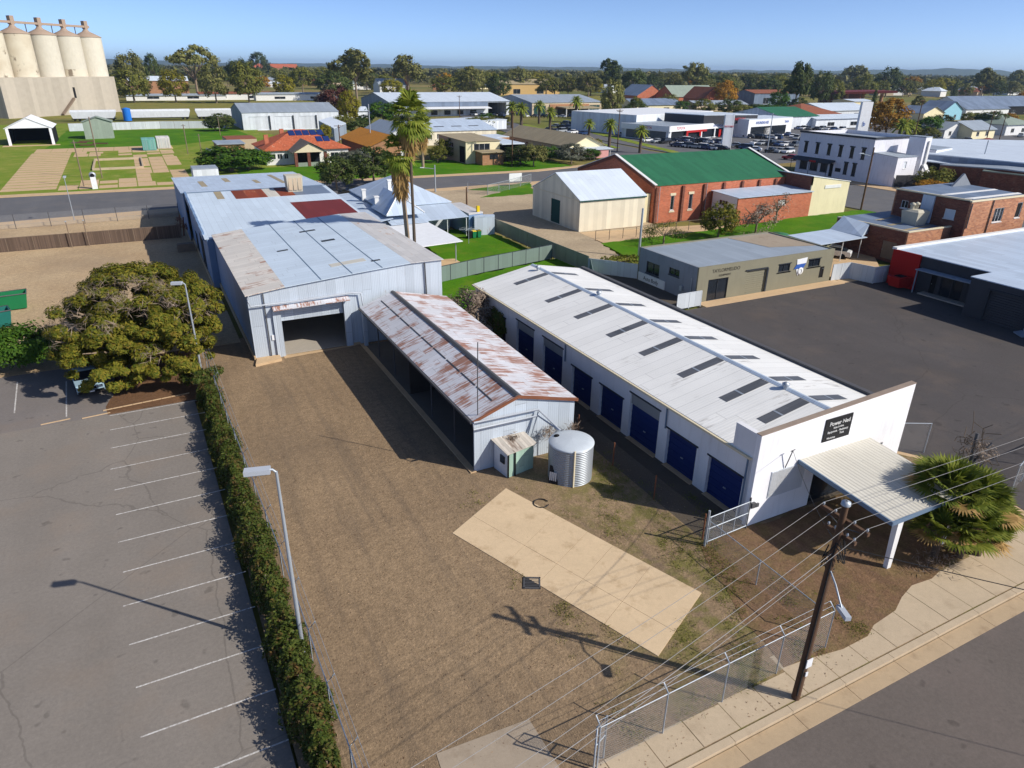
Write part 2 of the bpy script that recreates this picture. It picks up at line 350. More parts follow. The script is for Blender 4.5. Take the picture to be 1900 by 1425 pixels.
M['tile_red'] = corr('terracotta_tile_roof', (178, 96, 66), .45, (204, 160, 136), .84, 1.16, .33, .8, rib=.33, lap=.4, spec=.15)
M['tile_org'] = corr('ochre_tile_roof', (190, 128, 48), .1, (170, 120, 60), .92, 1.1, .33, .8, rib=.33, lap=.4, spec=.15)
M['tile_brown'] = corr('brown_tile_roof', (140, 86, 64), .2, (160, 120, 100), .88, 1.12, .33, .8, rib=.33, lap=.4, spec=.15)
M['tile_grey'] = corr('grey_tile_roof', (112, 106, 98), .15, (140, 120, 100), .88, 1.12, .33, .8, rib=.33, lap=.4, spec=.15)
M['white_wall'] = paint('white_rendered_wall', (232, 232, 234), (176, 170, 164), .28)
M['white_front'] = paint('white_painted_front', (236, 236, 238), (150, 148, 148), .22)
M['grey_green'] = paint('grey_green_block_wall', (134, 130, 110), (112, 104, 88), .35)
M['grey_side'] = paint('grey_block_wall', (132, 138, 146), (108, 104, 104), .35)
M['char'] = paint('charcoal_wall', (62, 63, 68), (80, 78, 76), .2)
M['red_wall'] = paint('red_painted_wall', (168, 18, 16), (120, 20, 18), .2)
M['cream'] = paint('cream_sheet_wall', (222, 214, 192), (190, 176, 150), .2, sheet=.8)
M['cream_w'] = paint('cream_wall', (228, 218, 180), (184, 168, 128), .3)
M['beige'] = paint('beige_wall', (190, 172, 146), (150, 134, 112), .3)
M['white_sheet'] = paint('white_sheet_wall', (212, 218, 224), (170, 166, 160), .2, sheet=.9)
M['grey_sheet'] = paint('grey_sheet_wall', (136, 148, 162), (110, 116, 120), .2, sheet=.9)
M['pub'] = paint('white_pub_wall', (226, 226, 232), (150, 146, 148), .3)
M['silo'] = paint('cream_silo_concrete', (204, 198, 182), (186, 166, 130), .35)
d = Nd('stained_silo_concrete', .85); p = d.pos(); sx, sy, sz = d.xyz(p)
st = d.noise(d.vec(d.math('MULTIPLY', sx, .22), d.math('MULTIPLY', sy, .22), d.math('MULTIPLY', sz, .13)), 1.0, 6, .68)
M['silo_stain'] = d.out(d.mix(d.math('MULTIPLY', d.ramp(st, .57, .64), .8), d.mix(d.ramp(d.noise(p, .1, 4), .4, .7), lin((206, 198, 178)), lin((186, 172, 148))), lin((100, 84, 66))))
M['silo_block'] = paint('beige_silo_cladding', (178, 169, 154), (166, 154, 136), .3, sheet=2.2)
M['silo_top'] = plain('silo_cap_brown', (160, 140, 122))
M['brick'] = brick('red_brick', (196, 112, 80), (176, 94, 66))
M['brick2'] = brick('mottled_brick', (196, 138, 102), (160, 106, 80))
M['brick_d'] = brick('brown_brick', (130, 80, 64), (106, 64, 54), (112, 92, 80))
M['brick_o'] = brick('orange_brick', (176, 130, 92), (160, 112, 80))
M['trim_w'] = plain('white_trim', (222, 222, 220), .6)
M['trim_c'] = plain('cream_trim', (214, 202, 172), .7)
M['trim_d'] = plain('dark_trim', (52, 56, 62), .6)
M['trim_b'] = plain('blue_grey_trim', (104, 124, 146), .6)
M['rust_t'] = plain('rust_trim', (126, 80, 58), .8, .35)
M['blue_door'] = paint('navy_roller_door', (22, 44, 102), (40, 60, 100), .2, .5)
M['grey_door'] = paint('grey_roller_hood', (146, 148, 148), (120, 116, 110), .3)
M['green_door'] = paint('green_sliding_door', (24, 66, 62), (30, 60, 56), .2)
M['glass'] = glassm('dark_glass'); M['glass_b'] = glassm('blue_grey_glass', (70, 84, 98), .15)
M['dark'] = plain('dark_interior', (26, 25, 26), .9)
M['steel'] = plain('galvanised_steel', (168, 176, 184), .45, .12, .35, .4)
M['steel_d'] = plain('dark_steel', (84, 84, 86), .6)
M['wire'] = plain('pale_wire', (150, 148, 146), .6)
M['wire_d'] = plain('dark_wire', (40, 40, 42), .6)
M['chain'] = meshwire('chain_link'); M['chain_d'] = meshwire('dark_chain_link', (96, 92, 88))
M['wood_d'] = plain('dark_pole_timber', (92, 70, 54), .9, .35)
M['wood'] = plain('grey_timber', (128, 112, 96), .9, .3)
M['paling'] = corr('paling_timber', (98, 82, 70), .25, (74, 58, 48), .75, 1.25, .12, .9, rib=.12, lap=30)
M['zincf'] = corr('zinc_fence_sheet', (196, 202, 206), .06, (150, 140, 130), .92, 1.06, .8, .5, lap=20)
M['greenf'] = corr('grey_green_fence_sheet', (112, 128, 120), .0, (0, 0, 0), .93, 1.07, .8, .6, lap=20)
M['olivef'] = corr('olive_fence_sheet', (148, 146, 128), .0, (0, 0, 0), .93, 1.07, .8, .6, lap=20)
M['skylight'] = corr('dark_skylight_sheet', (92, 94, 98), .25, (130, 128, 126), .85, 1.15, .3, .4, rib=.2, lap=1.3)
M['tank'] = Nd('galvanised_tank', .42, .5, .35); d = M['tank']; u, v = d.uv()
col = d.mul(lin((164, 171, 178)), d.gray(d.noise(d.vec(d.math('MULTIPLY', u, 2.0), d.math('MULTIPLY', v, .4)), 1.0, 4), .84, 1.12))
d.bump(d.math('SINE', d.math('MULTIPLY', v, 6.2832 / .12)), .6, .04); M['tank'] = d.out(d.mul(col, d.gray(d.math('SINE', d.math('MULTIPLY', v, 6.2832 / .12)), .96, 1.02)))
M['plastic_g'] = plain('green_plastic', (30, 116, 72), .5); M['plastic_t'] = plain('teal_steel', (30, 104, 96), .55)
M['ylw'] = plain('yellow_plastic', (222, 190, 20), .5); M['red'] = plain('red_steel', (170, 30, 30), .5)
M['cont_t'] = paint('teal_container_steel', (112, 168, 158), (120, 130, 120), .3, sheet=.3); M['cont_w'] = paint('pale_container_steel', (206, 204, 200), (170, 130, 110), .3, sheet=.3)
M['tentw'] = plain('white_tent_fabric', (230, 232, 236), .7, .05); M['bluep'] = plain('blue_plastic', (30, 110, 200), .5)
M['evap'] = plain('beige_cooler_shell', (188, 182, 164), .7); M['tile_w'] = plain('white_board', (228, 230, 232), .5)
M['solar'] = plain('solar_panel_blue', (34, 52, 104), .25, .2, 0, .5)
M['black_board'] = plain('black_board', (34, 34, 36), .6); M['txt_w'] = plain('white_lettering', (214, 214, 212), .6)
M['txt_r'] = plain('red_lettering', (196, 36, 44), .6); M['txt_b'] = plain('blue_lettering', (52, 92, 168), .6); M['txt_d'] = plain('dark_lettering', (64, 60, 52), .8)
M['bark'] = plain('grey_bark', (134, 118, 100), .95, .3); M['bark_p'] = plain('pale_palm_bark', (150, 132, 112), .95, .3); M['bark_d'] = plain('dark_palm_bark', (92, 80, 68), .95, .3)
LF = dict(olive=leaf('olive_leaves', (84, 92, 34), (126, 124, 52)), dark=leaf('dark_leaves', (56, 72, 32), (92, 102, 50)),
          gum=leaf('gum_leaves', (92, 98, 48), (134, 130, 74)), yellow=leaf('yellow_green_leaves', (112, 112, 24), (142, 132, 36)),
          orange=leaf('autumn_leaves', (150, 108, 26), (178, 134, 40)), red=leaf('plum_leaves', (74, 42, 40), (104, 66, 54)),
          green=leaf('green_leaves', (48, 84, 20), (86, 116, 32)), grey=leaf('grey_leaves', (84, 92, 78), (120, 120, 104)),
          fig=leaf('golden_olive_leaves', (64, 82, 20), (132, 124, 40), (122, 102, 36), .32), hedge=leaf('hedge_leaves', (54, 74, 24), (96, 106, 42), (120, 88, 54), .25),
          palm=leaf('palm_frond', (92, 112, 34), (150, 156, 62), None, .35), dead=leaf('dead_frond', (150, 122, 74), (176, 144, 92)),
          twig=leaf('dry_twigs', (120, 104, 90), (150, 134, 118), None, .1), weed=leaf('weed_blades', (88, 104, 30), (132, 128, 54)))
# ---------------------------------------------------------------- ground and sky setting
def ragged(pts, st=1.1, j=.28):
    q = []; rr = random.Random(len(pts) * 7 + int(pts[0][0]))
    for a, b in zip(pts, pts[1:] + pts[:1]):
        L = math.hypot(b[0] - a[0], b[1] - a[1]); n = max(1, min(60, int(L / st))); nx, ny = -(b[1] - a[1]) / L, (b[0] - a[0]) / L
        for i in range(n):
            t = (i + (rr.uniform(-.3, .3) if i else 0)) / n; o = rr.uniform(-j, j) if i else 0; q.append((a[0] + (b[0] - a[0]) * t + nx * o, a[1] + (b[1] - a[1]) * t + ny * o))
    return q
def sheet(name, pts, z, mat, z0=-.24):
    if 'grass' in mat.name or 'soil' in mat.name or name in ('driveway_ground', 'pale_yard'): pts = ragged(list(pts))
    return struct(name, MB().slab(pts, z0, z), mat)
E_ = []
mb = MB(); R_ = 14000
mb.quad((-R_, -R_, -.25), (R_, -R_, -.25), (R_, R_, -.25), (-R_, R_, -.25)); 
d = Nd('far_plain', .95, .1); p = d.pos()
col = d.mix(d.ramp(d.noise(p, .006, 6, .65), .40, .60), lin((104, 108, 52)), lin((136, 120, 76)))
col = d.mix(d.ramp(d.noise(p, .013, 5, .6), .55, .65), col, lin((74, 86, 36))); col = d.mul(col, d.gray(d.noise(p, .3, 5, .7), .6, 1.4))
ground = struct('ground', mb, d.out(col))
sheet('street', [(-400, -80), (600, -80), (600, 10.95), (-400, 10.95)], -.14, M['asph_st'])
mb = MB(); [mb.slab([(-60 + 2.9 * i, 10.95), (-57.12 + 2.9 * i, 10.95), (-57.12 + 2.9 * i, 11.66), (-60 + 2.9 * i, 11.66)], -.24, -.125) for i in range(70)]; struct('gutter', mb, M['gutter'])
mb = MB(); [mb.slab([(-60 + 2.9 * i, 11.70), (-57.12 + 2.9 * i, 11.70), (-57.12 + 2.9 * i, 11.99), (-60 + 2.9 * i, 11.99)], -.24, .004) for i in range(70)]; struct('kerb', mb, M['conc'])
mb = MB(); xs = [-40 + 1.75 * i for i in range(80)]
for i, x in enumerate(xs):
    for y0, y1 in ((12.05, 13.25 if x < 19 else 14.05 + max(0, (x - 22)) * .035),):
        j = rnd.uniform(-.006, .006); mb.slab([(x, y0), (x + 1.715, y0), (x + 1.715, y1 + rnd.uniform(-.05, .05)), (x, y1 + rnd.uniform(-.05, .05))], -.24, .006 + j)
struct('footpath', mb, M['conc'])
sheet('yard_ground', [(1.2, 12.02), (45, 12.02), (45, 62), (5.2, 62), (5.2, 60.9), (1.2, 60.9)], 0.0, M['dirt'])
sheet('side_yard_ground', [(-70, 61), (5.2, 61), (5.2, 107), (4.8, 128.6), (-70, 124)], 0.0, M['dirt_side'])
sheet('car_park', [(-80, 12.02), (1.2, 12.02), (.6, 50.4), (-80, 50.4)], .004, M['asph_park'])
sheet('old_car_park', [(-80, 50.4), (-5.0, 50.4), (-4.6, 51), (-4.5, 60.9), (-80, 60.9)], .002, M['asph_old'])
sheet('garden_bed', [(-4.9, 50.4), (1.2, 50.4), (1.2, 60.9), (-4.5, 60.9)], .010, M['soil'])
sheet('driveway_ground', [(19.6, 13.4), (22.6, 13.0), (25, 13.35), (27.7, 13.95), (30.2, 14.15), (34, 14.6), (39.6, 15.3), (38, 21.2), (22.0, 21.2), (20.4, 17)], .012, M['dirt_dark'])
sheet('alley', [(22.4, 21.2), (37.6, 21.2), (37.6, 58), (22.9, 58)], .004, M['alley'])
sheet('right_lot', [(40.1, 15.0), (120, 15.0), (120, 47), (76, 51.2), (47.5, 51.2), (37.5, 51), (37.4, 27), (41.4, 20.5)], .008, M['asph_lot'])
sheet('lot_edge_strip', [(39.6, 15.0), (40.05, 15.0), (41.35, 20.5), (37.35, 27), (37.0, 27), (40.9, 20.4)], .02, M['conc_tan'])
sheet('front_slab', [(5.2, 12.03), (9.2, 12.03), (9.2, 15.9), (5.6, 16.1)], .016, M['gravel'])
# front concrete pad in panels
mb = MB(); A, B, C_, D_ = [Vector((*q, 0)) for q in ((11.05, 27.6), (15.45, 30.15), (19.6, 18.3), (15.4, 16.15))]
us = [0, .30, .47, .60, .78, 1.0]
for i in range(5):
    for v0, v1 in ((0, .36), (.36, 1)):
        def P2(u_, v_): q = (A.lerp(B, v_)).lerp(D_.lerp(C_, v_), u_); return (q.x, q.y)
        e0, e1 = us[i] + .0006, us[i + 1] - .0006; mb.slab([P2(e0, v0 + .0014), P2(e1, v0 + .0014), P2(e1, v1 - .0014), P2(e0, v1 - .0014)], -.2, .03 + rnd.uniform(-.004, .004))
struct('concrete_pad', mb, M['conc_pad'])
# parking lines
mb = MB(); LN = [(19.0, -3.6), (21.5, -3.6), (24.0, -3.7), (26.55, -3.9), (29.2, -4.1), (31.75, -4.1), (34.4, -4.3), (37.1, -4.4), (39.8, -4.5), (42.4, -4.7), (45.2, -4.7), (47.9, -4.75), (50.2, -4.8), (16.4, -3.6), (13.9, -3.6)]
for y, x in LN: mb.obox(((x + 1.1) / 2, y + .0), .005, 1.1 - x, .062, .004, .009)
for x0, y0, x1, y1 in ((-7.4, 51.3, -7.75, 58.0), (-10.6, 53.5, -11.0, 59.4), (-13.6, 54.6, -14, 59.5)):
    mb.obox(((x0 + x1) / 2, (y0 + y1) / 2), math.atan2(y1 - y0, x1 - x0), math.hypot(x1 - x0, y1 - y0), .085, .003, .009)
struct('parking_lines', mb, M['line'])
mb = MB()
for i in range(9):
    mb.obox((-4.9 + .62 * i, 51.25 + .055 * i), .09, .6, .1, 0, .05)
for x, y in ((-5.6, 50.6), (-8, 50.75)): mb.obox((x, y), .1, 1.7, .09, 0, .04)
struct('bed_kerb', mb, M['conc_tan'])
# rear street and beyond
sheet('rear_street', [(-300, 119), (-20, 128.3), (5, 130.8), (55, 133), (84, 134), (112, 136), (112, 152.4), (102, 152), (83, 147.5), (42, 149), (5, 152.4), (-20, 153.4), (-300, 160)], -.1, M['asph_rear'])
sheet('cross_street', [(113, 20), (136.5, 20), (136.5, 130), (137, 150), (137, 175), (152, 300), (190, 460), (174, 460), (126, 250), (112, 150)], -.09, M['asph_rear'])
sheet('rear_street_east', [(112, 136), (330, 146), (330, 163), (112, 152.4)], -.096, M['asph_rear'])
sheet('rear_footpath', [(-300, 115), (-20, 124.3), (5, 127.2), (55, 130.2), (84, 131.4), (112, 133), (112, 136), (84, 134), (55, 133), (5, 130.8), (-20, 128.3), (-300, 119)], .006, M['conc_tan'])
sheet('far_footpath', [(-300, 160.2), (-20, 153.6), (5, 152.6), (42, 149.2), (83, 147.7), (102, 152.2), (102, 154.3), (83, 150), (42, 151.6), (5, 155), (-20, 156), (-300, 163)], .006, M['conc_tan'])
sheet('pub_footpath', [(136.5, 60), (141, 60), (141, 124), (136.5, 130)], .006, M['conc_tan'])
sheet('left_lawn', [(-160, 158), (-20, 156.1), (5, 155.1), (42, 151.7), (60, 151), (60, 190), (40, 280), (60, 345), (-160, 330)], .004, M['grass_m'])
sheet('bright_lawn', [(-22, 237.5), (12, 238), (36, 262), (34, 296), (-20, 300)], .008, M['grass_b'])
sheet('house_front_lawn', [(18, 155.2), (42, 151.9), (83, 150.2), (96, 152.6), (96, 170), (60, 178), (20, 176)], .010, M['grass_b'])
sheet('back_lawn', [(26, 57.2), (45, 57.2), (45.5, 74.8), (28.4, 71.2), (24, 70.5), (24, 60)], .010, M['grass_b'])
sheet('house_lawn', [(31.5, 74), (44.4, 75.4), (44.6, 96), (33, 96)], .010, M['grass_b'])
sheet('patio_ground', [(24, 72), (33.4, 73.5), (33.4, 80), (24, 82)], .014, M['conc_tan'])
sheet('pale_yard', [(45.6, 99), (45.9, 68.5), (52, 65.5), (56.2, 84.5), (70, 86), (74, 130), (45.6, 129.7)], .004, M['paleyard'])
sheet('yard_green', [gp(868, 352), gp(985, 338), gp(990, 360), gp(890, 367), gp(930, 356)], .012, M['grass_b'])
sheet('hall_lawn', [(55.2, 79.5), (52.5, 66), (50.2, 63.1), (68.6, 63.3), (72, 66), (84, 66.5), (112, 66.5), (112, 82), (98, 81.8), (82, 80.6), (70, 79.6)], .010, M['grass_b'])
sheet('hall_path', [(55.6, 79.6), (70, 79.7), (82, 80.7), (82, 82.5), (56, 86.5)], .016, M['conc_tan'])
sheet('block_apron', [(48.9, 51.0), (69.5, 51.0), (69.5, 52.55), (48.9, 52.55)], .05, M['conc_tan'])
sheet('service_yard', [(69.5, 51.2), (76.5, 51.2), (88, 62), (72.4, 62.5)], .012, M['conc_tan'])
sheet('block_yard', [(43.4, 53), (48.6, 53), (49.0, 62.6), (45.6, 67)], .012, M['alley'])
sheet('east_yards', [(113, -60), (600, -60), (600, 20), (137, 20), (137, 58), (113, 58)], -.18, M['asph_old'])
sheet('dealer_lot', [(138, 150), (330, 163), (330, 240), (165, 250), (152, 262), (142, 210)], -.06, M['asph_rear'])
sheet('dealer_verge', [(138.4, 163), (141.8, 164), (163, 250), (158, 250)], .0, M['grass_m'])
sheet('boulevard_median', [(131, 185), (133.2, 185), (152, 280), (148, 280)], .0, M['grass_m'])
sheet('rail_embankment', [(-120, 362), (600, 470), (600, 640), (-200, 520)], -.1, M['grass_o'])
# old concrete floor slabs in the far lawn
mb = MB(); qg = random.Random(5)
def slabq(x0, x1, y0, y1): mb.slab([(x0, y0), (x1, y0), (x1, y1), (x0, y1)], -.2, .03 + qg.uniform(-.01, .01))
for k in range(17): y = 160 + 4.0 * k; slabq(-23.6 - .03 * k, -14.6 - .03 * k, y, y + 3.3)
for i in range(9):
    for j in range(2): slabq(-23.8 + 3.75 * i, -20.15 + 3.75 * i, 228 + 5.2 * j, 233.0 + 5.2 * j)
for i in range(7):
    for j in range(11):
        x, y = -14.2 + 3.4 * i, 158 + 6.4 * j
        if 170 < y < 214 and x < -1: continue
        if qg.random() < .9: slabq(x, x + 3.2 - (.5 if qg.random() < .2 else 0), y, y + 5.9 - (2.2 if qg.random() < .25 else 0))
struct('old_floor_slabs', mb, M['conc_tan'])
# hills on the horizon
d = Nd('hill_forest', .95, .05); p = d.pos(); col = d.mul(lin((70, 78, 52)), d.gray(d.noise(p, .004, 6, .7), .6, 1.5)); hillm = d.out(col)
for nm, az0, az1, dist, hh_, sd in (('hill', -14, 34, 9500, 84, 1), ('hill', 8, 50, 8800, 56, 2), ('hill', 46, 78, 7600, 92, 3), ('hill', 34, 60, 8200, 66, 4), ('hill', -24, 6, 9000, 60, 5)):
    mb = MB(); n = 120; g = random.Random(sd); ph = [g.uniform(0, 6.28) for _ in range(8)]
    vs = []
    for i in range(n + 1):
        t = i / n; az = math.radians(az0 + (az1 - az0) * t); env = math.sin(math.pi * t) ** .6
        hgt = hh_ * env * (.62 + .18 * math.sin(5 * t + ph[0]) + .12 * math.sin(13 * t + ph[1]) + .05 * math.sin(31 * t + ph[2]) + .04 * math.sin(67 * t + ph[3]) + .03 * math.sin(140 * t + ph[4]))
        for dd, zf in ((-900, 0), (-450, .55), (0, 1), (600, .5), (1200, 0)):
            r = dist + dd; vs.append((r * math.sin(az), r * math.cos(az), -3 + hgt * zf))
    fs = [(i * 5 + k, (i + 1) * 5 + k, (i + 1) * 5 + k + 1, i * 5 + k + 1) for i in range(n) for k in range(4)]
    mb.add(vs, fs, 0, True); struct(nm, mb, hillm)
# ---------------------------------------------------------------- building kit
def wallrun(mb, ax, f0, f1, a0, a1, z0, z1, ops, m=0):
    "solid wall pieces around openings (b0,b1,c0,c1); ax 'x': runs along x between y=f0..f1"
    def bx(p, q, r, t):
        if q - p < 1e-4 or t - r < 1e-4: return
        if ax == 'x': mb.box(p, q, f0, f1, r, t, m)
        else: mb.box(f0, f1, p, q, r, t, m)
    cuts = sorted({a0, a1} | {min(max(v, a0), a1) for o in ops for v in o[:2]})
    for p, q in zip(cuts[:-1], cuts[1:]):
        z = z0
        for b0, b1, c0, c1 in sorted((o for o in ops if o[0] <= p + 1e-6 and o[1] >= q - 1e-6), key=lambda o: o[2]): bx(p, q, z, c0); z = max(z, c1)
        bx(p, q, z, z1)
T_ = .2
def fit(root, face, fx, b0, b1, z0, z1, kind, mat=None, bars=1, trim=None):
    "window, door or roller door set back inside an opening"
    def B(mb, p, q, r, t, d0, d1, m=0):
        if face == 'S': mb.box(p, q, fx + d0, fx + d1, r, t, m)
        elif face == 'N': mb.box(p, q, fx - d1, fx - d0, r, t, m)
        elif face == 'W': mb.box(fx + d0, fx + d1, p, q, r, t, m)
        else: mb.box(fx - d1, fx - d0, p, q, r, t, m)
    e = .004
    if kind == 'win':
        f = MB(); k = .06
        B(f, b0 + e, b1 - e, z0 + e, z0 + k, .05, .12); B(f, b0 + e, b1 - e, z1 - k, z1 - e, .05, .12)
        B(f, b0 + e, b0 + k, z0 + k, z1 - k, .05, .12); B(f, b1 - k, b1 - e, z0 + k, z1 - k, .05, .12)
        for i in range(bars): c = b0 + (b1 - b0) * (i + 1) / (bars + 1); B(f, c - .025, c + .025, z0 + k, z1 - k, .06, .11)
        B(f, b0 - .06, b1 + .06, z0 - .1, z0 - e, -.07, .02)
        o = build('window', f, trim or M['trim_w'], root); g = MB(); B(g, b0 + k, b1 - k, z0 + k, z1 - k, .12, .15); build('pane', g, mat or M['glass'], o)
    elif kind == 'door':
        g = MB(); B(g, b0 + e, b1 - e, z0, z1 - e, .08, .14); o = build('door', g, mat or M['trim_d'], root)
        h = MB(); B(h, b1 - .16, b1 - .11, z0 + 1.0, z0 + 1.1, .03, .08); build('handle', h, M['steel'], o)
    elif kind == 'roller':
        g = MB(); n = max(3, int((z1 - z0) / .22))
        for i in range(n): a_ = z0 + (z1 - z0) * i / n; B(g, b0 + e, b1 - e, a_, a_ + (z1 - z0) / n - .02, .12 + (.012 if i % 2 else 0), .18)
        build('roller_door', g, mat or M['grey_door'], root)
def bld(name, label, x0, x1, y0, y1, h, wall, roof=None, rt='gx', rise=1.4, over=.35, ops=(), cat='building', group=None, zc=None, trim=None, faces=None, fascia=None, z0=0.0, par=.35, box=None):
    "axis-aligned building: walls with real openings, roof, windows and doors. ops: (face,b0,b1,z0,z1,kind,mat,bars)"
    root = thing(name, label, cat, ((x0 + x1) / 2, (y0 + y1) / 2, z0), group); t = T_
    F = dict(S=[], N=[], W=[], E=[])
    for o in ops: F[o[0]].append((o[1], o[2], o[3] + z0, o[4] + z0))
    H = h + z0; ws = {}
    def W(face):
        mm = (faces or {}).get(face, wall)
        if mm.name not in ws: ws[mm.name] = (MB(), mm)
        return ws[mm.name][0]
    wallrun(W('S'), 'x', y0, y0 + t, x0, x1, z0 - .2, H, F['S']); wallrun(W('N'), 'x', y1 - t, y1, x0, x1, z0 - .2, H, F['N'])
    wallrun(W('W'), 'y', x0, x0 + t, y0 + t, y1 - t, z0 - .2, H, F['W']); wallrun(W('E'), 'y', x1 - t, x1, y0 + t, y1 - t, z0 - .2, H, F['E'])
    rm = MB(); o_ = over; th = .10; xm, ym = (x0 + x1) / 2, (y0 + y1) / 2; sl_ = .0
    if rt in ('gx', 'gy'):
        if rt == 'gx':
            k = rise / ((y1 - y0) / 2); ze = H - k * o_ + .02
            for q, nm in ((x0, 'W'), (x1 - t, 'E')):
                W(nm).add([(q, y0, H), (q, y1, H), (q, ym, H + rise), (q + t, y0, H), (q + t, y1, H), (q + t, ym, H + rise)], [(0, 2, 1), (3, 4, 5), (0, 3, 5, 2), (1, 2, 5, 4), (0, 1, 4, 3)])
            rm.plate([(x0 - o_, y0 - o_, ze + th), (x1 + o_, y0 - o_, ze + th), (x1 + o_, ym, H + rise + th + .02), (x0 - o_, ym, H + rise + th + .02)], th)
            rm.plate([(x0 - o_, ym, H + rise + th + .02), (x1 + o_, ym, H + rise + th + .02), (x1 + o_, y1 + o_, ze + th), (x0 - o_, y1 + o_, ze + th)], th)
        else:
            k = rise / ((x1 - x0) / 2); ze = H - k * o_ + .02
            for q, nm in ((y0, 'S'), (y1 - t, 'N')):
                W(nm).add([(x0, q, H), (x1, q, H), (xm, q, H + rise), (x0, q + t, H), (x1, q + t, H), (xm, q + t, H + rise)], [(0, 1, 2), (3, 5, 4), (0, 2, 5, 3), (1, 4, 5, 2), (0, 3, 4, 1)])
            rm.plate([(x0 - o_, y0 - o_, ze + th), (xm, y0 - o_, H + rise + th + .02), (xm, y1 + o_, H + rise + th + .02), (x0 - o_, y1 + o_, ze + th)], th)
            rm.plate([(xm, y0 - o_, H + rise + th + .02), (x1 + o_, y0 - o_, ze + th), (x1 + o_, y1 + o_, ze + th), (xm, y1 + o_, H + rise + th + .02)], th)
    elif rt == 'hip':
        a0, a1, b0, b1 = x0 - o_, x1 + o_, y0 - o_, y1 + o_; ze = H; wd, dp = a1 - a0, b1 - b0
        if wd >= dp: r0, r1 = (a0 + dp / 2, ym, ze + rise), (a1 - dp / 2, ym, ze + rise)
        else: r0, r1 = (xm, b0 + wd / 2, ze + rise), (xm, b1 - wd / 2, ze + rise)
        c = [(a0, b0, ze), (a1, b0, ze), (a1, b1, ze), (a0, b1, ze)]
        if wd >= dp: Fs = [(c[0], c[1], r1, r0), (c[1], c[2], r1), (c[2], c[3], r0, r1), (c[3], c[0], r0)]
        else: Fs = [(c[0], c[1], r0), (c[1], c[2], r1, r0), (c[2], c[3], r1), (c[3], c[0], r0, r1)]
        for f_ in Fs: rm.add([(q[0], q[1], q[2] + .12) for q in f_], [tuple(range(len(f_)))])
        rm.add([(q[0], q[1], q[2] + .12) for q in c] + [(q[0], q[1], q[2] - .04) for q in c], [(7, 6, 5, 4), (0, 4, 5, 1), (1, 5, 6, 2), (2, 6, 7, 3), (3, 7, 4, 0)])
    elif rt == 'sk':
        zs = [z + z0 for z in zc]      # SW SE NE NW heights above h
        P = [(x0, y0), (x1, y0), (x1, y1), (x0, y1)]
        for (i, j, nm, dx, dy) in ((0, 1, 'S', 0, t), (1, 2, 'E', -t, 0), (2, 3, 'N', 0, -t), (3, 0, 'W', t, 0)):
            if zs[i] - H > .02 or zs[j] - H > .02:
                a_, b_ = P[i], P[j]; W(nm).hexa([(a_[0], a_[1], H), (b_[0], b_[1], H), (b_[0] + dx, b_[1] + dy, H), (a_[0] + dx, a_[1] + dy, H),
                          (a_[0], a_[1], zs[i] + .002), (b_[0], b_[1], zs[j] + .002), (b_[0] + dx, b_[1] + dy, zs[j] + .002), (a_[0] + dx, a_[1] + dy, zs[i] + .002)])
        sg = [(-1, -1), (1, -1), (1, 1), (-1, 1)]
        rm.plate([(P[i][0] + sg[i][0] * o_, P[i][1] + sg[i][1] * o_, zs[i] + .1) for i in range(4)], .09)
    elif rt == 'flat':
        rm.slab([(x0 + t + .003, y0 + t + .003), (x1 - t - .003, y0 + t + .003), (x1 - t - .003, y1 - t - .003), (x0 + t + .003, y1 - t - .003)], H - par - .1, H - par)
    for k_, (b_, mm) in ws.items(): build('wall', b_, mm, root)
    build('roof', rm, roof or M['grey_roof'], root)
    fl = MB(); fl.slab([(x0 + t, y0 + t), (x1 - t, y0 + t), (x1 - t, y1 - t), (x0 + t, y1 - t)], z0 - .18, z0 + .03); build('floor', fl, M['conc_grey'], root)
    for o in ops:
        fx = {'S': y0, 'N': y1, 'W': x0, 'E': x1}[o[0]]
        if o[5] != 'open': fit(root, o[0], fx, o[1], o[2], o[3] + z0, o[4] + z0, o[5], o[6] if len(o) > 6 else None, o[7] if len(o) > 7 else 1, trim)
    if fascia:
        fm = MB(); fm.box(x0 - .06, x1 + .06, y0 - .06, y0 - .003, H - fascia, H + .03); build('fascia', fm, trim or M['trim_w'], root)
    return root
def postrow(name, label, cat, pts, h, wire=None, pr=.035, rail=True, barb=0, group=None, sp=3.0, postm=None, overhang=.0):
    "post and chain-link fence along a polyline"
    root = thing(name, label, cat, (pts[0][0], pts[0][1], 0), group); postm = postm or M['steel']
    for (a, b) in zip(pts[:-1], pts[1:]):
        L = math.hypot(b[0] - a[0], b[1] - a[1]); n = max(1, round(L / sp)); nx, ny = -(b[1] - a[1]) / L, (b[0] - a[0]) / L
        for i in range(n + (1 if b is pts[-1] or (b[0], b[1]) == pts[-1] else 0)):
            x, y = a[0] + (b[0] - a[0]) * i / n, a[1] + (b[1] - a[1]) * i / n; m = MB(); q = [(x, y, -.1), (x, y, h)]
            if overhang: q += [(x + nx * overhang, y + ny * overhang, h + abs(overhang))]
            m.tube(q, pr, 6); build('post', m, postm, root)
        if rail: m = MB(); m.tube([(a[0], a[1], h - .02), (b[0], b[1], h - .02)], pr * .75, 6); build('top_rail', m, postm, root)
        if wire:
            m = MB(); m.quad((a[0], a[1], .05), (b[0], b[1], .05), (b[0], b[1], h - .06), (a[0], a[1], h - .06)); build('wire_mesh', m, wire, root)
        for k in range(barb):
            m = MB(); o = overhang * (k + 1) / barb; zb = h + abs(overhang) * (k + 1) / barb if overhang else h + .15 * (k + 1)
            m.tube([(a[0] + nx * o, a[1] + ny * o, zb), (b[0] + nx * o, b[1] + ny * o, zb)], .008, 4); build('barbed_wire', m, postm, root)
    return root
